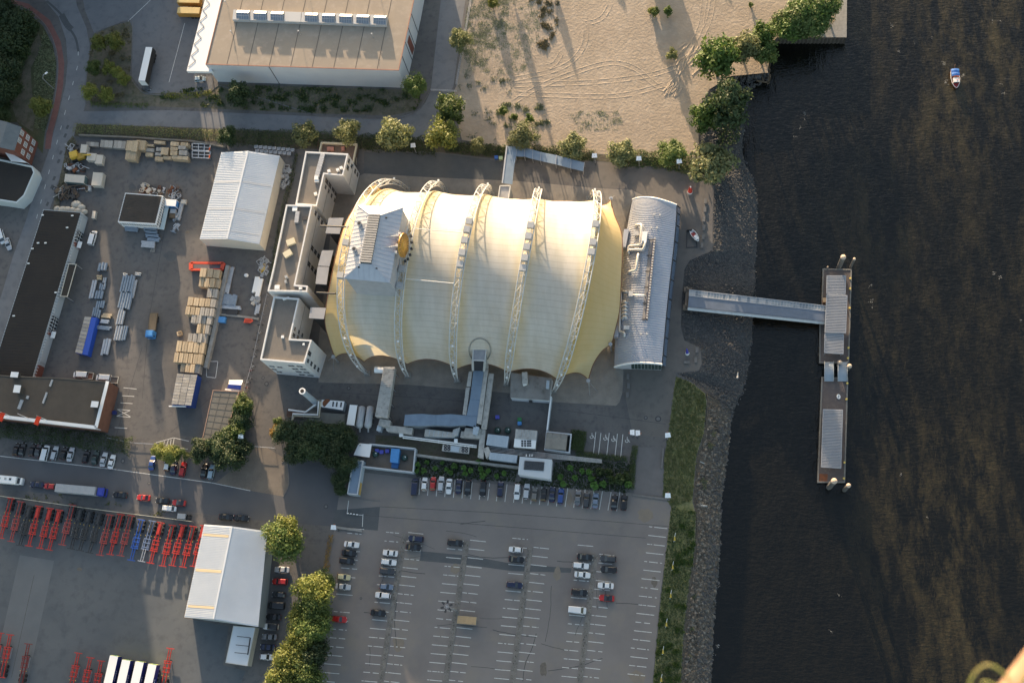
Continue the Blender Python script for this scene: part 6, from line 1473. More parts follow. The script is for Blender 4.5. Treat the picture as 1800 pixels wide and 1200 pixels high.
# ================================================================== RIVER BOAT
c = P(1678, 141, WATER_Z); R_ = hd(1678, 141, .12, 1)
t = thing('motor_boat', 'small red and white motor boat with blue canopy on the river', 'boat', c, R_)
BW = M('boat_white', (.74, .72, .68), rough=.35); BR_ = M('boat_red', (.36, .03, .03), rough=.45)
rg = hull(t, c+V(0, 0, -.3), 6.6, 2.7, 1.35, R_, M('boat_rust_red', (.3, .07, .04), rough=.4), BW)
R3 = Matrix.Rotation(R_, 3, 'Z')
def bl(x, y, z): return c+R3 @ V(x, y, z)
MB().add([bl(x, y, .9) for x, y in ((1.0, -1.05), (2.2, -.7), (3.0, -.15), (3.0, .15), (2.2, .7), (1.0, 1.05))], [(0, 1, 2, 3, 4, 5)]).build('foredeck', BR_, t)
MB().add([bl(-3.1, -1.1, .55), bl(1.0, -1.2, .55), bl(1.0, 1.2, .55), bl(-3.1, 1.1, .55)], [(0, 1, 2, 3)]).build('floor', M('boat_floor', (.2, .06, .04), rough=.7), t)
MB().box(bl(.9, 0, 1.35), (1.5, 1.75, .9), R_).build('cabin', BW, t); MB().box(bl(1.72, 0, 1.35), (.2, 1.6, .5), R_).build('windscreen', GLASS, t); MB().box(bl(.9, .3, 1.85), (.5, .4, .1), R_).build('hatch', M('boat_pink', (.6, .35, .35)), t)
vs = []
for k in range(5):
    for j in range(5): vs.append(bl(-3.0+.62*k, -1.25+.625*j, 1.7+.35*math.sin(j/4*math.pi)+(.1 if k in (1, 3) else 0)))
MB().add(vs, [(k*5+j, k*5+j+1, k*5+j+6, k*5+j+5) for k in range(4) for j in range(4)]).build('canopy', M('canopy_blue', (.025, .11, .42), (.05, .2, .5), sc=2, rough=.7), t)
for x in (-3, -.5):
    for s in (-1.2, 1.2): MB().cyl(bl(x, s, .7), bl(x, s, 1.75), .05, n=5).build('canopy_pole', STEEL, t)
MB().cyl(bl(-3.3, 0, .4), bl(-4.4, .1, 2.2), .06, n=5).build('flag_staff', M('staff_rust', (.45, .2, .12)), t); MB().box(bl(-.3, .2, .8), (.5, .5, .7), R_).build('engine_box', DARKM, t); MB().box(bl(.1, -.6, .95), (.12, .7, .5), R_).build('console', BR_, t)
FOAM = M('foam', (.36, .35, .32), rough=.9)
def foam(label, pts, n, sx, seed):
    rnd = random.Random(seed); m = MB()
    for _ in range(n):
        x, y = rnd.choice(pts); q = P(x+rnd.gauss(0, sx), y+rnd.gauss(0, sx*1.1), WATER_Z+.03); a = rnd.random()*3; r = rnd.uniform(.03, .11)
        m.add([q+V(r*math.cos(a+k*1.2566)*rnd.uniform(.6, 1.5), r*math.sin(a+k*1.2566)*rnd.uniform(.5, 1.2), .02) for k in range(5)], [(0, 1, 2, 3, 4)])
    o = m.build('foam', FOAM); o['kind'] = 'stuff'; return o
foam('', [(1664,142),(1662,145),(1668,149),(1694,131),(1692,134),(1688,140),(1660,113),(1658,110)], 110, 1.3, 3)
foam('', [(1567,46),(1580,91),(1531,503),(1532,538),(1532,530),(1747,480),(1757,487),(1795,562),(1584,832),(1629,910),(1475,1045),(1462,1110),(1760,148),(1765,165),(1757,37),(1745,36),(1608,76),(1638,67)], 150, 1.8, 4)
foam('', [(1415,200),(1413,210),(1407,225),(1398,240)], 45, 1.6, 5)
foam('', [(1262,1135),(1252,1140),(1251,1150),(1264,1030),(1256,1060),(1263,905)], 80, 2.0, 6)
t = thing('timber_dolphin', 'dark broken timber piles and beams at the quay corner in the water', 'timber piles', P(1338, 135, WATER_Z))
for i, (x, y) in enumerate(((1330,128),(1338,130),(1346,129),(1351,124),(1350,136),(1342,142),(1333,141),(1351,146))): q = P(x, y, WATER_Z-1.5); MB().cyl(q, q+V(.1, 0, 4.6+.4*math.sin(i*2)), .28, n=8).build('pile', WOODD, t)
for (x0, y0), (x1, y1) in (((1328,129),(1352,126)), ((1330,142),(1353,146)), ((1338,130),(1342,143)), ((1351,122),(1350,148))): MB().bar(P(x0, y0, -1.6), P(x1, y1, -1.6), .4, .4).build('beam', WOODD, t)
# fence of the trailer yard and other fences
def fence(label, pix, h, step, mat, rails=(.3, .95), name='fence', postm=None):
    q = [P(*p) for p in pix]; t = thing(name, label, 'fence', q[0])
    for i in range(len(q)-1):
        L = (q[i+1]-q[i]).length; n = max(1, round(L/step))
        for f in rails: MB().bar(q[i]+V(0, 0, h*f), q[i+1]+V(0, 0, h*f), .08, .1).build('rail', mat, t)
        for k in range(n+1): c = q[i].lerp(q[i+1], k/n); MB().box((c.x, c.y, h/2), (.12, .12, h)).build('post', postm or mat, t)
    return t
CREAMF = M('cream_fence_paint', (.48, .44, .34), rough=.7)
fence('pale rail fence between the street verge and the chassis yard', [(-30,868),(40,877),(150,893),(340,917)], 1.8, 6, CREAMF, (.05, .5, .97))
fence('grey mesh fence between access lane and sand field', [(829,0),(815,80),(803,152)], 2.2, 5, STEEL, (.05, .5, .97)); fence('low gate across the access lane', [(758,160),(803,162)], 1.2, 3, STEEL, (.2, .6, .97), 'gate')
fence('thin wire fence along the bicycle alley beside the annexe', [(472,520),(461,570),(446,640),(432,690),(425,720)], 1.8, 3, STEEL, (.97,)); fence('dark fence along the hedge behind the white shed', [(522,262),(517,300),(505,360),(490,410),(474,500)], 1.8, 4, DARKM, (.5, .97))
fence('sliding yard gate with white rail beside the car row', [(190,770),(235,779),(272,781)], 1.2, 4, STEEL, (.4, .97), 'gate'); fence('white barrier rail at the street end of the sett plaza', [(434,784),(484,788)], 1.0, 5, WHITE, (.9,), 'barrier')
fence('sloped white handrails around the north annexe terrace', [(562,250),(630,252),(627,290)], 1.0, 4, CREAMF, (.5, .97)); t = thing('roof_terrace', 'brown terrace with cream frame behind the northern white annexe', 'terrace', P(595, 262)); q = [P(x, y, 2.2) for x, y in ((565,251),(629,254),(620,300),(556,290))]; MB().prism([(p.x, p.y) for p in q], 0, 2.0).build('deck', M('terrace_brown', (.12, .085, .07), (.09, .07, .06), sc=.8, rough=.9), t); MB().ring([(p.x, p.y) for p in q], .5, 2.0, 2.9).build('frame', CREAMF, t)
for x in (578, 584, 603): MB().box(P(x, 262, 2.5), (1.1, 1.3, .8), .1).build('vent_box', M('terrace_box', (.3, .14, .11), rough=.7), t)
fence('dark rail behind the north annexe terrace', [(560,264),(562,249),(628,252)], 1.4, 5, M('rust_rail', (.2, .1, .08)), (.97,))
wallrun('low_wall', 'long grey wall dividing the timber yard from the middle alley', 'wall', [(403,469),(396,500),(384,560),(373,610),(364,648)], 1.6, 1.2, CONC)
wallrun('low_wall', 'short grey kerb wall crossing below the steel racks', 'wall', [(384,553),(420,556),(455,561)], .5, .7, CONC); wallrun('low_wall', 'low retaining wall along the north yard edge behind the pallets', 'wall', [(140,239),(230,243),(340,250),(398,260)], .9, .6, M('dusty_wall', (.2, .18, .15), (.16, .145, .12), sc=.6, rough=.95))
wallrun('low_wall', 'low wall at the top end of the first parking bays', 'wall', [(588,926),(637,933)], .5, .7, CONC)
# leaning yellow river signs
for i, (x, y) in enumerate(((1184.5,952),(1181,1002),(1177.5,1052),(1170,1102),(1164,1150),(1161,1199))):
    b = P(x, y); t = thing('warning_sign', f'leaning yellow warning board on a white pole in the river grass, {ORD[i]} from the north', 'sign', b, group='yellow boards along the river grass'); top_ = b+V(.5, 2.2, 3.2)
    MB().cyl(b, top_, .07, n=6).build('pole', WHITE, t); c = b.lerp(top_, .45); MB().add([c+V(-.3, -.8, 0), c+V(.3, -.75, 0), c+V(.16, .6, .6), c+V(-.05, .6, .6), c+V(-.3, -.8, -.1), c+V(.3, -.75, -.1), c+V(.16, .6, .5), c+V(-.05, .6, .5)], [(0, 1, 2, 3), (7, 6, 5, 4), (0, 4, 5, 1), (1, 5, 6, 2), (2, 6, 7, 3), (3, 7, 4, 0)]).build('board', YELL, t)
for i, (x0, y0, x1, y1) in enumerate(((1239,752,1253,755),(1230,811,1241,815.5),(1225,888,1243,888.5),(1221,892,1229,894),(1221,858,1222.5,855),(1226,867,1227,864),(1296,664,1297,655),(1283,1030,1284,1030))[:7]):
    a, b = P(x0, y0, -.6), P(x1, y1, -1.1); t = thing('driftwood', f'pale driftwood log on the rubble bank, {ORD[i]} found along the grass', 'log', a, group='driftwood on the rubble bank'); MB().cyl(a, b, .3, .2, 7).build('log', M('driftwood', (.5, .48, .45), (.4, .38, .35), sc=2, rough=.9), t)
# manholes
for x, y, r, lab in ((462.5,664,.5,'upper'),(468.5,674.5,.7,'lower'),(613,682,.6,'middle drive'),(1135,734,.6,'left promenade'),(1157,736,.9,'right promenade'),(573,890,.7,'street'),(634.5,1051,.35,'car park'),(216,810,.7,'street edge'),(262,849,.5,'street middle')):
    c = P(x, y); t = thing('manhole_cover', f'round {lab} manhole cover set in the asphalt', 'manhole', c); MB().cyl(c+V(0, 0, .01), c+V(0, 0, .03), r, r, 14).build('rim', DARKM, t); MB().cyl(c+V(0, 0, .02), c+V(0, 0, .035), r*.65, r*.65, 12).build('lid', KERB, t)
# blocks by the barrier, wheelie bins and small yard things
for i, (x, y, mt, lab) in enumerate(((664,793,'violet','left violet blue waste bin in the compound'),(672,795,'violet','middle violet blue waste bin in the compound'),(682,793.5,'violet','violet blue waste bin touching the compactor'),(875,734,'violet','blue bin on the dark asphalt near the outer duct'),(914,745,'lblue','light blue bin beside the cooling machine'),(914,738,'green','green bin above the light blue bin'),(873,279,'blue','blue bin left of the north walkway'),(881,280,'pgreen','pale green bin left of the north walkway'),(203,726,'dblue','dark blue bin at the brick end of the office'))):
    c = P(x, y); mm = {'violet': M('violet_bin', (.085, .09, .42), rough=.5), 'lblue': LBLUE, 'green': M('bin_green', (.03, .17, .05), rough=.5), 'blue': BLUEP, 'pgreen': M('bin_pale_green', (.3, .4, .25), rough=.5), 'dblue': M('bin_dark_blue', (.02, .03, .14))}[mt]
    t = thing('waste_bin', lab, 'bin', c); MB().box(c+V(0, 0, .6), (1.1, .95, 1.0), .1).build('body', mm, t); MB().slab(*[c+V(sx*.6, sy*.52, 1.14+.1*(sy > 0)) for sx, sy in ((-1, -1), (1, -1), (1, 1), (-1, 1))], .06).build('lid', mm, t)
    for sx in (-1, 1): MB().cyl(c+V(sx*.4, -.4, .1), c+V(sx*.5, -.4, .1), .1, n=8).build('wheel', RUBBER, t)
for x, y, lab in ((660.5,798.5,'round bottle bank in the compound with pale top'),(712,805,'dark round bottle bank near the compound wall'),(875,757,'left dark round planter below the outer duct'),(893,757,'right dark round planter below the outer duct')):
    c = P(x, y); t = thing('round_container', lab, 'container', c); MB().loft([[c+V(r*math.cos(k*.5236), r*math.sin(k*.5236), z) for k in range(12)] for r, z in ((.7, 0), (1.0, .5), (1.0, .9), (.7, 1.35), (.25, 1.5))]).build('shell', M('bottle_green', (.03, .07, .06), rough=.35), t, smooth=True); MB().box(c+V(.3, .1, 1.4), (.4, .3, .2)).build('cap', WHITE, t)
# parked bicycles along the alley fence
def bike_proto():
    t = thing('bicycle', '-', 'bicycle', (0, 0, 0))
    for x in (-.52, .52): MB().tube([(x+.34*math.cos(k*.5236), 0, .34+.34*math.sin(k*.5236)) for k in range(13)], .035, 5).build('wheel', RUBBER, t)
    m = MB()
    for a, b in (((-.52, 0, .34), (0, 0, .3)), ((0, 0, .3), (-.2, 0, .85)), ((0, 0, .3), (.4, 0, .8)), ((-.18, 0, .8), (.4, 0, .85)), ((.52, 0, .34), (.38, 0, .95)), ((-.52, 0, .34), (-.18, 0, .8))): m.cyl(a, b, .035, n=5)
    m.build('frame', RED, t); MB().box((-.2, 0, .92), (.26, .14, .06)).build('saddle', DARKM, t); MB().bar((.36, -.28, 1.0), (.36, .28, 1.0), .05, .05).build('handlebar', STEEL, t)
    return t
BK = bike_proto()
for i, (x, y, c) in enumerate(((459,572,'black'),(457,586,'silver'),(452,598,'black'),(450,615,'black'),(447,628,'silver'),(445,645,'white'),(442,652,'red'),(440,666,'black'),(436,673,'white'),(435,682,'red'))):
    place(BK, P(x, y), hd(x, y, 1, random.uniform(-.3, .3)), f'{c} bicycle leaning in the annexe alley, {ORD[i]} from the north', 'bicycles in the annexe alley', {'frame': CARM[c]}, scale=1.25)
# ================================================================== STORAGE YARD
def yb(x, y): return P(x, y), hd(x, y, 1, .09)
def timber(x0, y0, x1, y1, h, mat, label, group, n=4):
    # a banded bundle of planks: layers with gaps, on bearers. px box = top face
    pts = [P(x, y, h) for x, y in ((x0, y0), (x1, y0+(x1-x0)*.08), (x1-(y1-y0)*.16, y1+(x1-x0)*.08), (x0-(y1-y0)*.16, y1))]
    c = sum(pts, V(0, 0, 0))/4; t = thing('timber_stack', label, 'timber stack', (c.x, c.y, 0), group=group); pl = [(p.x, p.y) for p in pts]
    z = .1; k = max(1, round(h/1.0)); th = (h-.1-.12*(k-1))/k
    for i in range(k):
        off = (random.uniform(-.06, .06), random.uniform(-.06, .06)); MB().prism([(p[0]+off[0], p[1]+off[1]) for p in pl], z, z+th-(.04 if i == k-1 else 0)).build('bundle', mat, t); z += th+.12
    q0, q1, q2, q3 = pts
    for j in range(n):
        f0, f1 = (j+.06)/n, (j+.94)/n; dz = V(0, 0, random.uniform(-.02, .05)); MB().slab(*[a+dz for a in (q0.lerp(q1, f0), q0.lerp(q1, f1), q3.lerp(q2, f1), q3.lerp(q2, f0))], .06).build('plank', mat, t)
    m = MB()
    for f in (.2, .8): m.bar(q0.lerp(q3, f)*1-V(0, 0, h-.05), q1.lerp(q2, f)-V(0, 0, h-.05), .15, .1)
    m.build('bearers', WOODD, t)['kind'] = 'stuff'
ROWS = [(352,471,388,486,[0,0,0]),(351,488,388,503,[0,0,0,0]),(365,507,384,522,[1,1]),(331,522,381,536,[0,0,0,0,1]),(327,538,378,552,[0,0,0,1,1,1]),(337,553,373,567,[1,1,1,1]),(347,569,369,585,[0,0,1]),(331,585,365,600,[1,1,1,1]),(311,599,361,617,[0,0,0,0,0]),(307,619,357,636,[0,0,0,0,0,0]),(318,638,352,653,[0,0,0,1])]
for i, (x0, y0, x1, y1, k) in enumerate(ROWS):
    n = len(k); w = (x1-x0)/n
    for j in range(n):
        hh = (3.2, 2.6, 3.0)[(i+j) % 3] if i not in (3, 4, 8, 9) else 3.1
        timber(x0+w*j+.5, y0+w*j*.08+random.uniform(-.6, .6), x0+w*(j+1)-.5, y1+w*j*.08, hh, WOODG if k[j] else WOODL, f'{"grey weathered" if k[j] else "pale fresh"} timber stack, {ORD[j]} from left in the {ORD[i]} row by the wall', 'timber stacks along the yard wall', 2)
NY_ = [(223,247,233,264,3.4,0,'tall sunlit timber stack, left front of the north yard corner'),(233,247,243,266,3.4,0,'tall sunlit timber stack, right front of the north yard corner'),(222,264,240,279,3.0,0,'broad timber stack in front of the tall sunlit pair'),(240,246,256,262,2.6,0,'timber stack right of the tall sunlit pair'),(257,253,270,257,1.2,0,'narrow plank pile right of the sunlit stacks'),(257,260,271,266,1.2,1,'low grey plank pile, upper middle of the north yard'),(256,268,269,274,1.2,0,'small pale plank pile alone in the north yard middle'),(271,247,290,252,1.2,0,'long thin plank pile against the north wall'),(275,259,284,265,1.2,1,'small grey plank pile left of the cream stack'),(273,268,284,273,1.1,1,'small low plank pile under the cream stack'),(284,259,297,271,1.6,0,'cream plank stack in the north yard middle'),(273,275,287,282,1.2,0,'front plank pile nearest the open yard'),(287,274,301,279,1.2,0,'flat plank pile beside the tan double stack'),(300,249,315,256,2.6,0,'upper left stack of the tan stack block'),(318,250,331,256,2.6,0,'upper right stack of the tan stack block'),(300,258,313,264,2.6,0,'second left stack of the tan stack block'),(314,256,327,262,2.6,1,'second right grey stack of the tan stack block'),(300,265,312,272,2.6,0,'lower left stack of the tan stack block'),(315,264,329,272,2.6,1,'lower right grey stack of the tan stack block'),(302,273,331,279,2.4,0,'wide front stack of the tan stack block'),(177,246,199,258,1.4,1,'brown grey plank pile beside the north wall, left one'),(201,247,222,260,1.4,1,'brown grey plank pile beside the north wall, right one'),(152,249,174,256,1.0,1,'dark flat plank pile at the north wall corner')]
for x0, y0, x1, y1, h, k, lab in NY_: timber(x0, y0, x1, y1, h, WOODG if k else WOODL, lab, 'timber stacks in the north yard', 3)
def crate(x0, y0, x1, y1, h, mat, label, cat='container', name='storage_box', lid=None, sl=.16):
    pts = [P(x, y, h) for x, y in ((x0, y0), (x1, y0+(x1-x0)*.08), (x1-(y1-y0)*sl, y1+(x1-x0)*.08), (x0-(y1-y0)*sl, y1))]
    c = sum(pts, V(0, 0, 0))/4; t = thing(name, label, cat, (c.x, c.y, 0)); pl = [(p.x, p.y) for p in pts]
    MB().prism(pl, 0.05, h-.1).build('body', mat, t); MB().prism(inset(pl, -.05), h-.1, h).build('lid', lid or mat, t)
    m = MB()
    for p in pts: m.box((p.x, p.y, h/2), (.16, .16, h+.04))
    m.build('corner_posts', lid or mat, t)['kind'] = 'stuff'
CREAMB = M('cream_container', (.52, .47, .4), (.46, .42, .36), sc=.8, rough=.6)
crate(115,306,149,319,2.5,M('dark_aqua_side', (.12, .17, .17), rough=.6),'cream topped container at the left yard edge','container','container',CREAMB); crate(164,303,181,325,2.4,CREAMB,'small cream container standing crosswise at the left yard','container','container')
crate(143,254,153,268,2.4,CREAMB,'narrow cream cabin in the upper left yard corner'); crate(154,269,169,281,2.2,CREAMB,'cream box right of the yellow machine, larger one'); crate(169,272,181,287,2.0,CREAMB,'cream box right of the yellow machine, smaller one')
crate(291,350,310,361,2.6,LBLUE,'white topped blue container beside the glazed workshop','container','container',WHITE); crate(381,556,396,565,1.4,LBLUE,'open blue skip at the end of the low grey wall','skip','skip')
crate(163,371,168,383,1.4,CREAMB,'small pale upright box near the white van'); crate(300,367,309,374,1.5,CAB,'grey crate right of the workshop canopy'); crate(298,375,308,382,1.3,WOODD,'brown crate right of the workshop canopy'); crate(319,351,327,357,1.2,CREAMB,'small cream crate at the workshop scrap heap')
c = P(140, 277); t = thing('yellow_excavator', 'yellow excavator parked among boxes in the upper left yard', 'excavator', c)
MB().box(c+V(-1.2, .2, 1.6), (2.6, 2.3, 1.7), .3).build('cab', YELL, t); MB().box(c+V(1.2, -.2, 1.3), (2.6, 2.2, 1.2), .3).build('engine_cover', M('dark_yellow', (.36, .22, .03), rough=.6), t); MB().bar(c+V(1.8, 0, 1.6), c+V(5.2, -.6, 2.8), .4, .5).build('boom', YELL, t)
for s in (-1, 1): MB().box(c+V(0, s*1.1, .45), (4.2, .6, .9), .3).build('track', RUBBER, t)
def rods(cx, cy, dx, dy, L, r, n, z, mat, label, name='pipe_bundle', gap=1.05, cat='pipe bundle', sq=False, group=None):
    d = V(math.cos(hd(cx, cy, dx, dy)), math.sin(hd(cx, cy, dx, dy)), 0); x = V(-d.y, d.x, 0); c = P(cx, cy); t = thing(name, label, cat, c, group=group)
    for k in range(n):
        q = c+x*(k-(n-1)/2)*2*r*gap+V(0, 0, z+r); e = d*L/2*random.uniform(.93, 1.04); s = d*random.uniform(-.3, .3)
        (MB().bar(q-e+s, q+e+s, 2*r, 2*r) if sq else MB().cyl(q-e+s, q+e+s, r, n=8)).build('beam' if sq else 'pipe', mat, t)
    for f in (-.35, .35): q = c+d*L*f+V(0, 0, z/2); MB().box(q, (.25, n*2*r*gap, max(z, .1)), math.atan2(d.y, d.x)).build('bearer', WOODD, t)
ST2 = M('blue_steel', (.26, .31, .37), (.2, .245, .3), sc=1, rough=.5, metal=.3)
V_ = (-.22, 1)
for a in ((182,471,*V_,2.6,.5,3,.2,ST2,'short fat steel bundle at the top of the left steel row'),(176,489,1,.1,1.6,.4,2,.2,WOODL,'tan offcut pile below the top steel bundle'),(185,495,*V_,1.9,.3,2,.2,ST2,'small steel bundle right of the tan offcuts'),(165,510,*V_,6.0,.4,2,.3,M('pale_steel', (.5, .52, .55), (.42, .44, .47), sc=1, rough=.4, metal=.3),'pale steel bundle left in the left steel row'),(176,520,*V_,2.8,.45,3,.3,ST2,'square steel bundle in the left steel row'),(181.5,505,*V_,2.2,.35,3,.2,ST2,'dull steel bundle right of the pale one'),(177.5,537,*V_,2.4,.35,4,.2,ST2,'flat steel bundle above the blue slatted container'),(171,551,*V_,2.9,.35,4,.2,ST2,'lower flat steel bundle touching the blue container'),(226,500,*V_,5.6,.42,5,.3,ST2,'long tube bundle at the top of the right steel row'),(236,510,*V_,6.6,.35,2,.2,STEEL,'pale long tubes along the right steel row'),(222,530,*V_,5.4,.42,5,.3,ST2,'dark long tube bundle in the middle of the right steel row'),(215,545,*V_,4.0,.35,2,.3,STEEL,'short pale tubes left in the right steel row'),(214,559,*V_,4.6,.4,3,.3,STEEL,'pale tube bundle lower in the right steel row'),(210,586,*V_,4.8,.4,3,.2,STEEL,'three tube bundle lower left of the right steel row'),(221,586,*V_,5.0,.35,2,.2,ST2,'two tube bundle at the foot of the right steel row'),(188,611,*V_,5.4,.42,3,.3,M('pale_steel', (.5, .52, .55)),'lone pale pipe bundle at the south end of the yard'),(222,484,1,.1,1.7,.3,2,.1,STEEL,'short tubes crosswise at the north end of the right steel row'),(242.5,482.5,1,.1,2.0,.3,2,.1,STEEL,'short tubes crosswise right of the steel row end')): rods(*a)
for a in ((190,556,1,.1,3.2,.35,2,.2,WOODL,'cream planks between the two steel rows, uppermost'),(186.5,566,1,.1,2.8,.3,2,.2,M('pale_steel', (.5, .52, .55)),'white beams between the two steel rows'),(183.5,577,1,.1,4.8,.3,2,.2,ST2,'steel beams between the two steel rows, lowest')): rods(*a, sq=True, name='beam_pile', cat='beam pile')
# blue slatted container (tarp one side, boarded roof other side)
pts = [P(x, y, 2.4) for x, y in ((149,556),(170,558),(154,624.5),(132,619))]; t = thing('slatted_container', 'long open container with grey board roof and bright blue half', 'container', P(150, 590))
MB().prism([(p.x, p.y) for p in pts], 0, 2.2).build('wall', M('tarp_blue', (.02, .075, .4)), t)
MB().slab(pts[0].lerp(pts[1], .56), pts[1], pts[2], pts[3].lerp(pts[2], .56), .2).build('blue_cover', M('tarp_blue', (.02, .075, .4)), t)
for k in range(10):
    f0, f1 = (k+.05)/10, (k+.95)/10; l0, l1 = pts[0].lerp(pts[3], f0), pts[0].lerp(pts[3], f1); r0, r1 = pts[1].lerp(pts[2], f0), pts[1].lerp(pts[2], f1); MB().slab(l0, l0.lerp(r0, .54), l1.lerp(r1, .54), l1, .15).build('roof_board', WOODG, t)
# steel grid frames in the north yard
for i, y in enumerate((258.5, 271.5)):
    t = thing('grid_frame', f'galvanised steel grid frame with red end beside the white shed, {("upper", "lower")[i]} of two', 'frame', P(352, y)); m = MB(); a, b, c_, d = [P(x, yy, .7) for x, yy in ((338,y-6),(370,y-4.5),(368.5,y+7),(338,y+5.5))]
    for p, q in ((a, b), (b, c_), (c_, d), (d, a)): MB().bar(p, q, .3, .3).build('frame_beam', STEEL, t)
    for f in (.35, .68): MB().bar(a.lerp(b, f), d.lerp(c_, f), .25, .25).build('cross_bar', STEEL, t)
    MB().bar(a.lerp(d, .5), b.lerp(c_, .5), .22, .22).build('cross_bar', STEEL, t); MB().bar(b.lerp(c_, .55)+V(0, 0, .3), c_+V(0, 0, .3), .35, .25).build('end_marker', ORANGE, t)
    for p in (a, b, c_, d): MB().box((p.x, p.y, .3), (.25, .25, .6)).build('foot', STEEL, t)
t = thing('red_skid_frame', 'orange red rectangular skid frame at the top of the timber line', 'frame', P(365, 467)); q = [P(x, y, 1.0) for x, y in ((336,462),(393,462.5),(390,474),(336,474))]
for i, j in ((0, 1), (1, 2), (2, 3), (3, 0)): MB().bar(q[i], q[j], .7 if i % 2 == 0 else 1.3, .5).build('frame_beam', M('orange_red', (.62, .07, .03), rough=.5), t)
MB().slab(*[p-V(0, 0, .6) for p in q], .2).build('floor_pan', M('pan_grey', (.14, .15, .17), rough=.7), t)
for p in q: MB().box((p.x, p.y, .4), (.5, .5, .8)).build('foot', M('orange_red', (.62, .07, .03)), t)
for a in ((405,485,*V_,6.2,.22,4,.2,STEEL,'long thin steel tubes in the middle alley'),(399,509,*V_,3.2,.3,4,.4,STEEL,'short steel tube pack against the grey wall'),(404,528,*V_,3.6,.36,7,.4,ST2,'wide pack of steel channels in the middle alley'),(407,541,1,.08,6.4,.28,2,.2,M('pale_steel', (.5, .52, .55)),'white beam pair lying crosswise in the alley'),(451,501,*V_,5.2,.35,2,.2,WHITE,'white sheet pack leaning by the fence, left'),(457,506,*V_,6.0,.35,2,.3,WHITE,'white sheet pack leaning by the fence, right'),(454,545,*V_,3.2,.35,2,.2,STEEL,'pale tubes along the fence below the crates'),(410,549,1,.08,3.6,.3,3,.1,DARKM,'dark beam pile beside the blue skip')): rods(*a, sq=True, name='beam_pile', cat='beam pile')
def frames(label, cx, cy, n, spread, seed, mats, cat='scrap heap', name='scrap_heap', h=1.0):
    rnd = random.Random(seed); t = thing(name, label, cat, P(cx, cy)); 
    for _ in range(n):
        q = P(cx+rnd.uniform(-1, 1)*spread[0], cy+rnd.uniform(-1, 1)*spread[1]); k = rnd.random(); s = rnd.uniform(.5, 1.3); mt = rnd.choice(mats); a = rnd.uniform(0, 3.1); z = rnd.uniform(.1, h)
        if k < .4: MB().box(q+V(0, 0, z/2), (s*1.5, s, z), a).build('box', mt, t)
        elif k < .6:
            m = MB(); w, l = s*1.3, s*1.8; R3 = Matrix.Rotation(a, 3, 'Z') @ Matrix.Rotation(rnd.uniform(-.25, .25), 3, 'X'); cs = [q+V(0, 0, z+.2)+R3 @ V(sx*l/2, sy*w/2, 0) for sx, sy in ((-1, -1), (1, -1), (1, 1), (-1, 1))]
            for i in range(4): m.bar(cs[i], cs[(i+1) % 4], .18, .14)
            m.bar(cs[0].lerp(cs[1], .5), cs[3].lerp(cs[2], .5), .14, .12); m.build('pallet_frame', mt, t)
        elif k < .85: d = V(math.cos(a), math.sin(a), rnd.uniform(-.15, .2))*rnd.uniform(1, 2.4); MB().bar(q+V(0, 0, z)-d, q+V(0, 0, z)+d, .25, .2).build('plank', mt, t)
        else: MB().cyl(q, q+V(rnd.uniform(-.3, .3), .2, z+.4), s*.45, n=9).build('drum', mt, t)
SCR = [WOODG, WOODL, DARKM, CAB, M('rust', (.22, .075, .03)), M('scrap_dark', (.07, .065, .06), rough=.9), M('scrap_brown', (.16, .11, .08), rough=.9), STEEL]
frames('heap of crates and rusty scrap behind the glazed workshop, left part', 256, 333, 20, (8, 7), 11, [WOODL, CREAMB, STEEL, SCR[4]], h=1.3); frames('heap of brown scrap behind the glazed workshop, middle part', 279, 337, 30, (12, 6), 12, SCR); frames('scrap and racks at the right corner of the glazed workshop', 309, 339, 24, (13, 9), 13, SCR)
frames('strewn grey machine parts near the left yard boxes', 135, 296, 30, (17, 6), 14, SCR[2:]+[CAB], h=1.1); frames('dark junk heap below the cream container', 118, 340, 60, (18, 11), 15, [SCR[5], SCR[6], DARKM, WOODD, WOODG, CAB], h=1.5); frames('small scrap group beside the dark junk heap', 153, 332, 12, (8, 4), 16, SCR)
frames('dark drums and rods left of the yellow excavator', 130, 262, 16, (7, 7), 17, [DARKM, SCR[5], CAB]); frames('pale crates stacked by the alley fence', 450, 529, 12, (7, 4), 18, [CREAMB, STEEL, CAB], 'crates', 'crate_pile'); frames('grey equipment racks by the annexe fence', 466, 472, 22, (8, 15), 19, [CAB, STEEL, YELL, CAB], 'racks', 'rack_pile')
frames('metal profiles leaning right of the workshop', 309, 395, 16, (5, 16), 20, [STEEL, ST2, M('pale_steel', (.5, .52, .55))], 'profiles', 'profile_pile'); frames('grey crates between white shed and annexe hedge', 503, 314, 16, (7, 18), 22, [CAB, STEEL, CAB], 'crates', 'crate_pile', 1.2)
for i in range(4): rods(266+1.5*i, 404+6*i, 1, .1, 4.6-.4*(i % 2), .35, 2, .3, ST2, f'blue grey rails in front of the workshop, {ORD[i]} from the wall', 'rail_pile', 1.05, 'beam pile', True, 'rails in front of the workshop')
rods(233, 403.5, 1, .1, 4.6, .3, 3, .4, ST2, 'blue grey rails under the workshop eave', 'rail_pile', 1.05, 'beam pile', True); rods(262, 431, 1, .08, 4.8, .35, 3, .2, STEEL, 'pale steel pack nearest the open yard south of the workshop', 'rail_pile', 1.05, 'beam pile', True)
rods(318, 372, -.25, 1, 6.4, .3, 2, .2, CAB, 'grey posts lying right of the workshop scrap', 'rail_pile', 1.05, 'beam pile', True)
t = thing('small_pallet', 'single small wooden pallet alone on the yard asphalt', 'pallet', P(268.5, 439.5))
for k in range(4): c = P(265.5+2*k, 439.3+.2*k, .25); MB().box(c, (.22, 1.4, .1), -.2).build('board', WOODG, t)
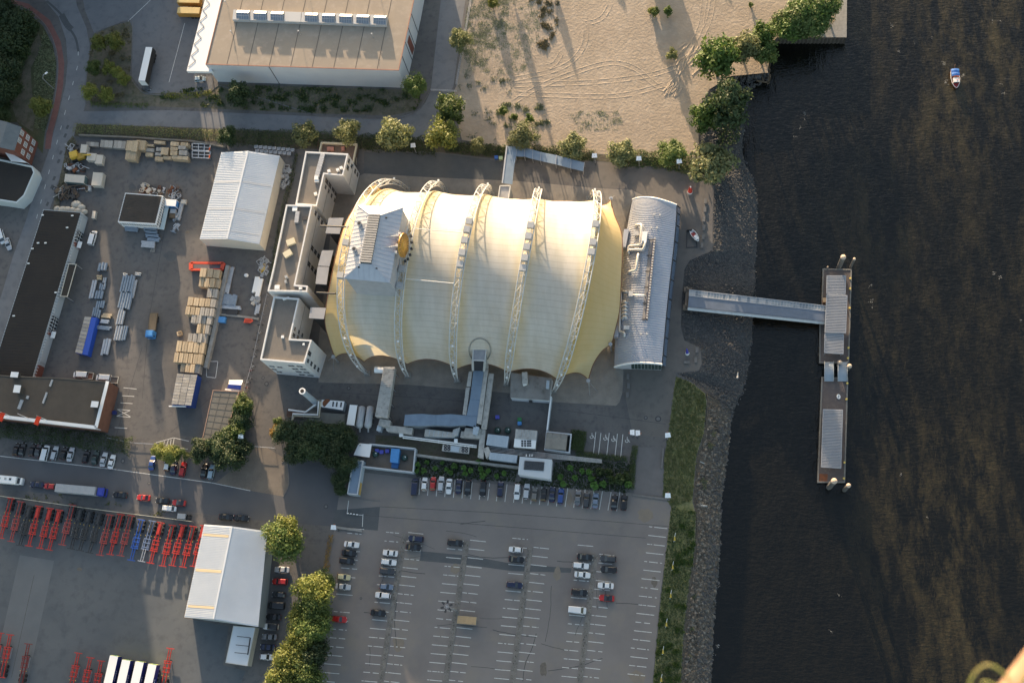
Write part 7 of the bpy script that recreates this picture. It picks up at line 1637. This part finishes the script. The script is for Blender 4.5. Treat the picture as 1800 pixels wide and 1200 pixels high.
t = thing('white_bag', 'white bulk bag alone in the middle alley', 'bag', P(434, 485)); c = P(434, 485); MB().loft([[c+V(r*math.cos(k*.7854+.3), r*.8*math.sin(k*.7854+.3), z) for k in range(8)] for r, z in ((.55, 0), (.75, .4), (.7, .9), (.4, 1.15), (.1, 1.2))]).build('sack', WHITE, t)
t = thing('orange_tub', 'bright orange mortar tub with pointed ends in the alley', 'tub', P(438, 565)); c = P(438, 565); MB().loft([[c+V(x*sx, y*sx, z) for x, y in ((-1.5, -.6), (.9, -.75), (1.6, -.1), (1.1, .6), (-1.2, .8))] for sx, z in ((.7, 0), (1, .9))]).build('shell', M('orange_red', (.62, .07, .03)), t); MB().box(c+V(0, 0, .92), (1.9, .8, .06), .15).build('inside', M('deep_orange', (.4, .05, .025)), t)
t = thing('brown_crate', 'small brown crate alone left of the grey timber row', 'crate', P(317, 587)); c = P(317, 587); MB().box(c+V(0, 0, .5), (1.5, 1.3, 1.0), .3).build('body', WOODL, t); MB().box(c+V(.2, .1, 1.04), (1.0, .8, .08), .3).build('lid', WOODD, t)
for i, (x, y, s) in enumerate(((103,369,1.3),(112,370,1.5),(121,370,1.4),(130,371,1.4),(140,372,1.3),(136,361,1.8),(145,366,1.4),(150,374,1.2))):
    c = P(x, y); t = thing('bulk_bag', f'cream bulk bag against the north end of the long shed, {ORD[i]} from the left', 'bag', c, group='cream bulk bags at the long shed'); MB().loft([[c+V(s*r*math.cos(k*.7854+i), s*r*.8*math.sin(k*.7854+i), z) for k in range(8)] for r, z in ((.8, 0), (1.0, .5), (.9, 1.2), (.5, 1.6), (.15, 1.7))]).build('sack', CREAMB, t, smooth=True)
# stacked grid trays on the hedge side of the white shed
for j, (x0, y0, n, dy) in enumerate(((450,258,9,0),(452,265,8,0))):
    for k in range(n):
        x = x0+8*k; y = y0+.7*k; c = P(x, y, .8); t = thing('wire_cage', f'grey wire cage in the {("back", "front")[j]} row behind the white shed, {ORD[k]} from the left', 'cage', (c.x, c.y, 0), group='wire cages behind the white shed')
        MB().box((c.x, c.y, .4), (1.15, .95, .75), -.08).build('load', M('cage_load', (.32, .34, .37), (.22, .24, .27), sc=1.5, rough=.6), t); MB().ring([(c.x+sx*.62, c.y+sy*.52) for sx, sy in ((-1, -1), (1, -1), (1, 1), (-1, 1))], .12, .7, .9).build('rim', STEEL, t)
# bollard row and block at the car park entrance
for i in range(4):
    c = P(612+5.5*i, 902+.8*i, 0); t = thing('entrance_bollard', f'pale barrier block at the car park entrance, {ORD[i]} from the left', 'bollard', c, group='blocks at the car park entrance'); MB().box(c+V(0, 0, .25), (.7, .45, .4), -.1).build('block', KERB, t); MB().box(c+V(0, 0, .5), (.5, .3, .12), -.1).build('cap', WHITE, t)
# the balloon basket rim and a looped cord, close to the lens, bottom right corner
WICK = M('basket_wicker', (.40, .25, .16), (.3, .19, .12), sc=25, rough=.8)
def near(x, y, d): r = (ROT @ Vector((x-900, -(y-600), -FPX))).normalized(); return Vector((0, 0, CAMH))+r*d
bk = thing('basket_rim', 'blurred tan wicker basket rim with green cord loop near the lens', 'basket', near(1860, 1260, 2.6))
a, b = near(1788, 1218, 2.6), near(1834, 1158, 2.6); MB().tube([a+(a-b)*.6, a, a.lerp(b, .5)+V(.003, .004, 0), b, b+(b-a)*.6], .036, 12).build('rim', WICK, bk, smooth=True)
MB().tube([a+(a-b)*.5+V(.03, -.045, -.01), a+V(.03, -.045, -.01), b+V(.03, -.045, -.01)], .034, 10).build('rim_wrap', M('pink_tan_leather', (.45, .26, .2), rough=.7), bk, smooth=True)
MB().tube([near(x, y, 2.55) for x, y in smooth_px([(1702,1210),(1708,1192),(1718,1178),(1731,1169),(1745,1170),(1758,1178),(1768,1187),(1775,1200)], 5)], .0028, 8).build('cord', M('green_cord', (.16, .19, .04), (.24, .2, .07), sc=30, rough=.6), bk, smooth=True)
MB().tube([near(x, y, 2.58) for x, y in smooth_px([(1725,1200),(1735,1198),(1748,1204),(1770,1210)], 5)], .0028, 8).build('cord', M('green_cord', (.36, .42, .07)), bk, smooth=True)
MB().tube([a+V(-.005, .012, .03), a.lerp(b, .5)+V(-.005, .014, .03), b+V(-.005, .012, .03)], .005, 6).build('edge_cord', M('green_cord', (.36, .42, .07)), bk)
# ================================================================== VEGETATION
def leafm(name, c, c2, tr=.3): return M(name, c, c2, sc=.55, rough=.65, trans=tr, rnd=.22, lo=.3, hi=.7)
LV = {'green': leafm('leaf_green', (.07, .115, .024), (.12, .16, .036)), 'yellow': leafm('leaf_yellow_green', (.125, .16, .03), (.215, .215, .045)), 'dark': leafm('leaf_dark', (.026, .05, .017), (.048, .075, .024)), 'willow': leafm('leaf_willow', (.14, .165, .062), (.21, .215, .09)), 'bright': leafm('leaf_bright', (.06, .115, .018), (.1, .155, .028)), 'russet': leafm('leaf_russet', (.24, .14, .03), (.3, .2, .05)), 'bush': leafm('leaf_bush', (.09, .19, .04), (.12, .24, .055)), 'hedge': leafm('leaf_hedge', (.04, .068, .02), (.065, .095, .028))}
BARK = M('bark', (.09, .07, .05), (.06, .048, .036), sc=3, rough=.95)
def leaves(mb, c, r, n, s, rnd, shell=.55, squash=1.0):
    for _ in range(n):
        d = Vector((rnd.gauss(0, 1), rnd.gauss(0, 1), rnd.gauss(0, 1))).normalized(); q = c+Vector((d.x, d.y, d.z*squash))*r*(shell+(1-shell)*rnd.random())
        nn = (d+Vector((rnd.gauss(0, .6), rnd.gauss(0, .6), rnd.gauss(0, .6)+.3))).normalized(); x = nn.orthogonal().normalized(); a = rnd.random()*6.3; x = (x*math.cos(a)+nn.cross(x)*math.sin(a)); y = nn.cross(x); k = s*rnd.uniform(.6, 1.3)
        mb.add([q-x*k*.5, q+y*k*.32, q+x*k*.6, q-y*k*.32], [(0, 1, 2, 3)])
def tree_proto(seed, D=6.0, H=7.0, nc=28, nl=150, ls=.42, squash=.85, name='tree', core=True):
    rnd = random.Random(seed); t = thing(name, '-', 'tree', (0, 0, 0)); R_ = D/2; zc = H-R_*squash
    cl = []
    for _ in range(nc):
        d = Vector((rnd.gauss(0, 1), rnd.gauss(0, 1), rnd.gauss(.35, 1))).normalized(); f = rnd.uniform(.35, .86); cl.append((Vector((d.x*R_*f, d.y*R_*f, zc+d.z*R_*squash*f)), R_*rnd.uniform(.2, .4)))
    tk = MB(); tk.tube([(0, 0, 0), (.05, .03, zc*.5), (.0, .08, zc)], [.05*D/2+.06, .05*D/2, .07], 7); tk.build('trunk', BARK, t)
    lm = MB()
    for c, r in cl[::2]: lm.cyl((0, .05, zc*rnd.uniform(.5, .9)), c, .07, .025, 5, False)
    lm.build('limbs', BARK, t)
    mb = MB()
    for c, r in cl: leaves(mb, c, r*1.25, nl, ls, rnd, .35)
    if core: leaves(mb, Vector((0, 0, zc)), R_*.62, nc*nl//4, ls*1.2, rnd, .5, squash)
    mb.build('crown', LV['green'], t); return t
TP_ = [tree_proto(1), tree_proto(2, nc=20, squash=1.0, H=7.5), tree_proto(3, nc=34, nl=90, ls=.36), tree_proto(4, nc=16, nl=120, squash=.7, H=5.5, ls=.46)]
BP_ = [tree_proto(11, 3.0, 2.4, 12, 80, .3, .75, 'shrub'), tree_proto(12, 3.0, 2.2, 16, 70, .28, .7, 'shrub')]
BIG = [tree_proto(21, 10, 11, 48, 130, .5, .8), tree_proto(22, 10, 10.5, 40, 150, .52, .75)]
def tree(x, y, dpx, col, label, k=None, big=False, shrub=False, zs=1.0, group=None):
    pr = (BIG if big else BP_ if shrub else TP_); p = pr[(k if k is not None else int(x*7+y*3)) % len(pr)]
    base = 10 if big else 3 if shrub else 6; d = dpx*.18*(1.0 if y > 400 else 1.2)*(1.05 if big else 1.0 if shrub else 1.2); s = d/base
    hz_ = (6.5 if big else 1.4 if shrub else 4.2)*s*zs; q = P(x, y, hz_)
    return place(p, V(q.x, q.y, 0), random.uniform(0, 6.28), label, group, {'crown': LV[col]}, (s, s, s*zs), 'shrub' if shrub else 'tree')
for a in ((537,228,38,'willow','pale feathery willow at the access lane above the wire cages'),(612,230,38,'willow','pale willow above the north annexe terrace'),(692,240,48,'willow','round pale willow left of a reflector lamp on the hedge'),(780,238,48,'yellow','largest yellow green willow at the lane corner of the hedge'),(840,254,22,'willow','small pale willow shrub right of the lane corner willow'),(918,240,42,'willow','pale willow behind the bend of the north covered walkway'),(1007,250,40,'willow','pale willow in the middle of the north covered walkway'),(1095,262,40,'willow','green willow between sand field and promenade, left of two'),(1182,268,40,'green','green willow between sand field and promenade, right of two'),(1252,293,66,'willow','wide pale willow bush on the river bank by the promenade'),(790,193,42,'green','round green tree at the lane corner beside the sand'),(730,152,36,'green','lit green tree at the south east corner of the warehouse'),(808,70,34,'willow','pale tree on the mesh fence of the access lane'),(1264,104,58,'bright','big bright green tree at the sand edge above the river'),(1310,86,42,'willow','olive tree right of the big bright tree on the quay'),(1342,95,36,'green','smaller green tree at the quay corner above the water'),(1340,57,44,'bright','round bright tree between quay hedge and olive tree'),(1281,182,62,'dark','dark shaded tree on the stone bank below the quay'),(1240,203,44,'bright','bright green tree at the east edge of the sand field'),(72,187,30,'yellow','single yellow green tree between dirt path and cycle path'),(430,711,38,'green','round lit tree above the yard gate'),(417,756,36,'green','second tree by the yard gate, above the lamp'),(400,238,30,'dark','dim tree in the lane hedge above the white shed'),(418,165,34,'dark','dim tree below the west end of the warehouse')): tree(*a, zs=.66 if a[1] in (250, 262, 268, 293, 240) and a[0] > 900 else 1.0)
for i, a in enumerate(((1410,26,54,'bright'),(1442,14,52,'bright'),(1386,50,44,'bright'),(1454,4,46,'green'),(1374,46,36,'bright'),(1420,44,46,'green'),(1398,38,50,'green'),(1428,30,54,'bright'),(1404,54,34,'bright'),(1440,34,36,'bright'))): tree(*a, f'bright bushy tree of the quay corner grove, {ORD[i]} of ten', zs=.6, group='quay corner grove')
for i, (x, y, d, c) in enumerate(((175,76,24,'yellow'),(202,73,26,'yellow'),(165,118,24,'green'),(192,116,24,'yellow'),(205,128,18,'yellow'),(217,138,20,'yellow'),(158,160,26,'yellow'),(184,161,24,'yellow'))): tree(x, y, d, c, f'yellow green shrub tree on the planted island, {ORD[i]} from the top', k=i, group='shrub trees on the planted island')
tree(502, 950, 74, 'green', 'big round solitary tree beside the long white shed', 0, True, zs=.9); tree(502, 940, 66, 'yellow', 'lit upper crown tree merged into the big round solitary tree', 1, True, zs=1.0)  # second crown puts the tree's sunlit top into leaf colour
for i, (x, y, d, c) in enumerate(((553,1038,66,'yellow'),(570,1022,40,'green'),(556,1075,60,'green'),(530,1085,52,'yellow'),(548,1108,62,'green'),(528,1130,60,'yellow'),(555,1150,56,'dark'),(515,1165,62,'yellow'),(540,1180,60,'green'),(500,1200,60,'yellow'),(530,1215,60,'green'))): tree(x, y, d, c, f'tree of the lit yellow green row beside the car park, {ORD[i]} from the top', i, True, zs=1.0, group='tree row beside the car park')
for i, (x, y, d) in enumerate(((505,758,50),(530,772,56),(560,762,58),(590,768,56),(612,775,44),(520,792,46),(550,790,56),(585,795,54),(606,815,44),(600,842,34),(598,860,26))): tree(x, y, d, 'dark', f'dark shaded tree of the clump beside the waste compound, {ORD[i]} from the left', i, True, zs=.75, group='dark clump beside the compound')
tree(487, 760, 22, 'russet', 'small russet tree lit at the left end of the dark clump'); tree(487, 742, 22, 'green', 'small green tree above the russet tree')
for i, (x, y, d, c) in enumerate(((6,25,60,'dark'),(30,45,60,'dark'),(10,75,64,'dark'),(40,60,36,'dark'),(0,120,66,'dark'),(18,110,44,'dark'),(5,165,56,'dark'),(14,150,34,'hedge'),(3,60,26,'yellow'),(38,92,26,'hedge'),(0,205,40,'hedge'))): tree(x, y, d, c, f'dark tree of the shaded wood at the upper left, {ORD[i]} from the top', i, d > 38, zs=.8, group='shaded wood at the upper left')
for i, (x, y, d, c) in enumerate(((355,790,40,'dark'),(385,788,44,'dark'),(402,800,50,'dark'),(420,785,46,'dark'),(400,770,36,'hedge'),(425,740,36,'dark'),(350,800,26,'green'),(327,802,14,'willow'),(300,797,30,'yellow'),(280,793,26,'yellow'),(312,795,24,'green'))): tree(x, y, d, c, f'bush of the street hedge right of the yard gate, {ORD[i]} planted', i, zs=.7, group='street hedge bushes at the yard gate')
# round clipped bushes in the beds above the car row
for i, (x, y, d) in enumerate(((733,815,12),(732,827,12),(746,826,13),(751,812,10),(764,824,11),(777,813,10),(786,824,10),(792,830,12),(814,821,13),(818,832,12),(828,828,13),(845,824,13),(849,833,15),(858,827,12),(872,835,11),(886,831,12),(800,818,14),(842,812,12))): tree(x, y, d, 'bush', f'round clipped bush in the left bush bed, {ORD[i]} from the left', i, shrub=True, zs=1.35, group='round bushes in the left bed')
for i, (x, y, d) in enumerate(((1022,826,12),(1035,829,14),(1052,830,18),(1070,829,16),(1012,840,13),(1039,840,14),(1062,850,15),(1075,843,18),(1088,845,24),(1100,838,18),(1043,851,18),(990,850,14),(1102,852,16),(985,838,14),(1000,822,14))): tree(x, y, d, 'bush' if i not in (2, 3, 7, 8, 9) else 'hedge', f'round bush in the right bush bed beside the white hut, {ORD[i]} of the bed', i, shrub=True, zs=1.35, group='round bushes in the right bed')
for i, (x, y, d, c) in enumerate(((1184,94,22,'willow'),(1152,20,18,'green'),(1172,18,18,'green'),(1145,18,14,'yellow'),(884,197,18,'green'),(905,205,14,'green'),(932,207,18,'green'),(1320,8,10,'green'),(865,8,20,'yellow'))): tree(x, y, d, c, f'lone shrub growing on the sand field, {ORD[i]} of nine', i, shrub=True, zs=1.3, group='lone shrubs on the sand')
def hedge(label, pix, w, h, col, n, ls=.4, name='hedge', bushy=.35, seed=0):
    rnd = random.Random(seed+n); q = [P(*p) for p in pix]; t = thing(name, label, 'hedge', q[0]); m = MB(); L = [(q[i+1]-q[i]).length for i in range(len(q)-1)]
    for _ in range(n):
        i = rnd.choices(range(len(L)), L)[0]; f = rnd.random(); c = q[i].lerp(q[i+1], f); d = (q[i+1]-q[i]).normalized(); x = V(-d.y, d.x, 0); k = math.sin(c.x*1.3+seed)*.5+math.sin(c.x*.47+c.y*.6)*.5
        ww = w*(1+bushy*k*.6); hh = h*(1+bushy*k); u = rnd.uniform(-1, 1); z = hh*math.sqrt(max(.05, 1-abs(u)**2.5))*(1-rnd.random()**2*.6); p = c+x*u*ww/2+V(rnd.uniform(-.3, .3), rnd.uniform(-.3, .3), z)
        nn = Vector((rnd.gauss(0, .6)+x.x*u*.5, rnd.gauss(0, .6)+x.y*u*.5, rnd.uniform(.2, 1.2))).normalized(); a = nn.orthogonal().normalized(); b = nn.cross(a); s = ls*rnd.uniform(.6, 1.3); an = rnd.random()*6.3; a, b = a*math.cos(an)+b*math.sin(an), b*math.cos(an)-a*math.sin(an); m.add([p-a*s*.5, p+b*s*.35, p+a*s*.55, p-b*s*.35], [(0, 1, 2, 3)])
    m.build('foliage', LV[col], t); s = MB()
    for i in range(len(q)-1):
        for k in range(max(2, int(L[i]/3))): c = q[i].lerp(q[i+1], (k+.5)/max(2, int(L[i]/3))); s.cyl(c, c+V(0, 0, h*.7), .05, n=4)
    s.build('stems', BARK, t)['kind'] = 'stuff'; return t
hedge('tall dark hedge between brown office and parked car row', [(-20,752),(60,762),(140,772),(234,785)], 5.5, 2.0, 'hedge', 5200, seed=1); hedge('sunlit scrubby hedge along the lane above the storage yard', [(132,228),(200,229),(300,234),(400,240)], 3.6, 1.7, 'willow', 3000, .42, seed=2); hedge('dark hedge along the lane above the white annexe', [(400,243),(470,244),(540,245),(640,250)], 6, 1.9, 'hedge', 4600, seed=3)
hedge('dark green hedge strip between lane and north forecourt', [(640,250),(700,254),(768,258)], 6, 1.8, 'hedge', 3600, seed=4); hedge('green hedge behind the north covered walkway', [(782,258),(860,264),(920,266),(1000,268),(1045,274)], 4.2, 1.0, 'hedge', 5200, seed=5); hedge('green hedge between the two sand edge willows', [(1082,276),(1130,280),(1180,283),(1215,292)], 6, 1.2, 'hedge', 4600, seed=6)
hedge('clipped square hedge beside the tank enclosure', [(1018,758),(1012,792)], 4.6, 2.0, 'hedge', 2600, .32, bushy=.05, seed=7); hedge('low clipped hedge along the south of the disabled bays', [(1012,797),(1060,803),(1103,808)], 1.8, 1.0, 'hedge', 1500, .3, bushy=.05, seed=8); hedge('narrow clipped hedge between disabled bays and ramp', [(1117,784),(1112,815),(1110,860)], 1.6, 1.2, 'hedge', 1500, .3, bushy=.08, seed=9)
hedge('low yellow flowering border at the foot of the warehouse', [(290,168),(330,170),(373,163)], 2.4, .9, 'yellow', 900, .35, seed=10); hedge('low scrub strip along the lane kerb below the planted island', [(160,183),(230,186),(262,186)], 1.8, .8, 'green', 700, .35, seed=11); hedge('dark alley hedge between white shed and annexe', [(522,270),(512,320),(498,370),(484,440),(474,500)], 1.4, 1.2, 'hedge', 1400, .34, seed=12); hedge('thin brown hedge strip at the car park entrance', [(583,940),(577,975),(573,1005)], 1.5, 1.0, 'russet', 500, .3, seed=13)
hedge('dark scrub below the warehouse south wall', [(400,160),(520,168),(640,172),(715,178)], 6.0, .9, 'willow', 1100, .35, seed=14); hedge('dark hedge on the roadside left of the annexe gate', [(436,700),(428,740),(420,772)], 3.0, 2.0, 'dark', 1200, .4, seed=15)
# ground cover
def scatter(name, poly, n, smin, smax, mat, seed, z=0.0, clump=None, up=.5, zf=None):
    rnd = random.Random(seed); xs = [p[0] for p in poly]; ys = [p[1] for p in poly]; m = MB(); c = 0
    def inside(x, y):
        r = False; j = len(poly)-1
        for i in range(len(poly)):
            (xi, yi), (xj, yj) = poly[i], poly[j]
            if (yi > y) != (yj > y) and x < (xj-xi)*(y-yi)/(yj-yi)+xi: r = not r
            j = i
        return r
    cen = [(rnd.uniform(min(xs), max(xs)), rnd.uniform(min(ys), max(ys))) for _ in range(clump)] if clump else None
    while c < n:
        if cen: cx, cy = rnd.choice(cen); x, y = rnd.gauss(cx, 3.2), rnd.gauss(cy, 2.6)
        else: x, y = rnd.uniform(min(xs), max(xs)), rnd.uniform(min(ys), max(ys))
        c += 1
        if not inside(x, y): continue
        p = P(x, y, z); s = rnd.uniform(smin, smax); a = rnd.random()*6.3; d = V(math.cos(a), math.sin(a), 0); e = V(-d.y, d.x, 0); h = s*up*rnd.uniform(.6, 1.4)
        m.add([p-e*s*.3, p+e*s*.3, p+d*s*.8+V(0, 0, h)+e*s*.1, p+d*s*.5+V(0, 0, h*1.1)-e*s*.15], [(0, 1, 2, 3)])
    o = m.build(name, mat); o['kind'] = 'stuff'; return o
WEED = leafm('weed_green', (.125, .145, .075), (.19, .195, .105), .2); DRYG = leafm('dry_grass', (.15, .13, .065), (.2, .17, .09), .2); GRSM = leafm('grass_blades', (.08, .105, .03), (.13, .135, .052), .2)
WPOLY = [(845,-30),(945,-30),(950,60),(925,120),(905,150),(850,130),(812,128),(815,60),(826,0)]
scatter('sand_weeds', WPOLY, 9000, .15, .42, WEED, 1, clump=260, up=.22); scatter('sand_weeds', [(826,-30),(900,-30),(890,60),(850,120),(815,110),(815,60)], 9000, .18, .5, WEED, 21, clump=200, up=.22); scatter('sand_weeds', [(850,-30),(960,-30),(960,80),(930,140),(880,165),(820,150)], 3500, .12, .35, DRYG, 31, up=.25); scatter('sand_weeds', [(930,-10),(985,-10),(980,50),(960,90),(935,80)], 2200, .3, .7, DRYG, 2, clump=30)
scatter('sand_weeds', [(990,195),(1095,195),(1095,228),(1010,232)], 1300, .15, .45, WEED, 3, clump=60, up=.3); scatter('sand_weeds', [(870,180),(970,180),(970,225),(870,225)], 900, .3, .7, WEED, 4, clump=12); scatter('sand_weeds', [(805,125),(905,140),(895,175),(870,250),(810,240)], 700, .3, .6, WEED, 5, clump=25)
scatter('grass', [(1188,662),(1215,672),(1239,691),(1242,706),(1237,760),(1224,800),(1217,880),(1180,890),(1166,870),(1168,800),(1174,770),(1183,700)], 9000, .25, .6, GRSM, 6); scatter('grass', [(1180,890),(1224,900),(1222,960),(1212,1020),(1203,1100),(1197,1200),(1148,1205),(1162,1050),(1172,960)], 4500, .25, .6, LV['hedge'], 7); scatter('grass', [(1180,890),(1224,900),(1222,960),(1212,1020),(1203,1100),(1197,1200),(1148,1205),(1162,1050),(1172,960)], 6000, .2, .5, GRSM, 27); scatter('grass', [(1180,890),(1224,900),(1222,960),(1212,1020),(1203,1100),(1197,1200),(1148,1205),(1162,1050),(1172,960)], 3500, .3, .7, LV['bright'], 17, clump=40)
scatter('bank_weeds', [(1225,690),(1262,700),(1255,800),(1230,900),(1215,1200),(1195,1200),(1215,900)], 1500, .3, .7, WEED, 18, z=-.6, clump=50)
scatter('grass', [(0,20),(45,20),(72,46),(60,70),(46,95),(32,140),(18,190),(0,215)], 6000, .4, 1.0, LV['hedge'], 8); scatter('grass', [(78,55),(93,80),(99,112),(97,150),(90,190),(79,232),(64,225),(60,160),(62,110)], 3000, .3, .8, WEED, 28); scatter('grass', [(163,62),(200,47),(228,40),(231,110),(230,135),(243,155),(262,165),(160,180),(152,165),(157,100)], 2600, .3, .7, DRYG, 9, clump=60); scatter('grass', [(250,166),(384,150),(715,158),(742,176),(730,194),(560,199),(350,188)], 6000, .35, .8, LV['hedge'], 10, clump=120)
scatter('verge_weeds', [(128,238),(118,250),(108,300),(96,350),(92,372),(103,372),(112,330),(122,290),(135,250)], 900, .3, .7, DRYG, 12); scatter('verge_weeds', [(0,862),(110,868),(340,905),(340,915),(150,890),(0,870)], 500, .25, .6, GRSM, 13, clump=30)
scatter('bed_cover', [(730,804),(910,826),(905,846),(733,838)], 3600, .3, .6, LV['dark'], 14, up=.4); scatter('bed_cover', [(915,842),(970,842),(975,815),(1012,806),(1108,815),(1106,866),(1010,858),(905,850)], 5200, .3, .65, LV['dark'], 15, up=.4); scatter('bed_cover', [(1228,165),(1300,165),(1300,250),(1262,262),(1230,255)], 1600, .4, .9, LV['dark'], 16, z=-1.5)
# ================================================================== NEIGHBOURS JUST OUTSIDE THE FRAME (unseen volumes, shaped so that their long evening shadows cross the picture)

def uv_(u, v): return V(u*.9742-v*.2256, u*.2256+v*.9742, 0)
def offblock(label, u0, u1, v, dep, h, mat=BRICK, name='shadow_block', z0=0.0):  # added unseen block, height fitted to where its shadow ends
    h *= .74
    pl = [uv_(u0, v), uv_(u1, v), uv_(u1, v+dep), uv_(u0, v+dep)]; c = sum(pl, V(0, 0, 0))/4; t = thing(name, label, 'building', c); pl = [(p.x, p.y) for p in pl]
    MB().prism(pl, z0, h-.6).build('wall', mat, t); MB().prism(inset(pl, -.3), h-.6, h).build('roof', BLACKR, t); return t
offblock('tall unseen brick block, shaped for its shade, west of the picture corner, beyond the upper left frame edge', -228, -140.4, 306, 30, 58)
offblock('narrow unseen brick block, shaped for its shadow, joined to the tall one beyond the upper frame edge', -140.6, -137.3, 290, 14, 22)
offblock('unseen stepped brick warehouse shaped to its shadow beyond the upper frame edge, lower half', -137.5, -131.9, 290, 14, 28.5)
offblock('unseen stepped brick warehouse shaped to its shadow beyond the upper frame edge, taller half', -132.1, -116.9, 290, 16, 31.5)
offblock('plain unseen brick block shaped for its shadow beyond the upper frame edge beside the big warehouse', -117.1, -100, 290, 14, 24)
c = uv_(-128.4, 296); t = thing('boiler_chimney', 'square brick chimney on the warehouse beyond the upper frame edge', 'chimney', c); MB().box(c+V(0, 0, 13.7), (2.6, 2.6, 27.4), .23).build('shaft', BRICK, t); MB().box(c+V(0, 0, 27.2), (3.0, 3.0, .8), .23).build('cap', CONC, t)
offblock('small unseen hut shaped for its shadow on the sand beyond the upper frame edge', 57, 66, 232, 8, 8.2, PALEW, 'shadow_hut')  # unseen, added for the broad shadow on the sand
for i, (u, v, h) in enumerate(((25.6, 236, 6.2), (12, 238, 10.1), (46.5, 232, 3.5), (80.4, 238, 7.1))):
    q = uv_(u, v); place(TP_[i % 4], q, i*1.1, f'slender tree on the sand beyond the upper frame edge, {ORD[i]} from the sand middle', 'trees beyond the upper frame edge', {'crown': LV['green']}, (.5, .5, h/7), 'tree')
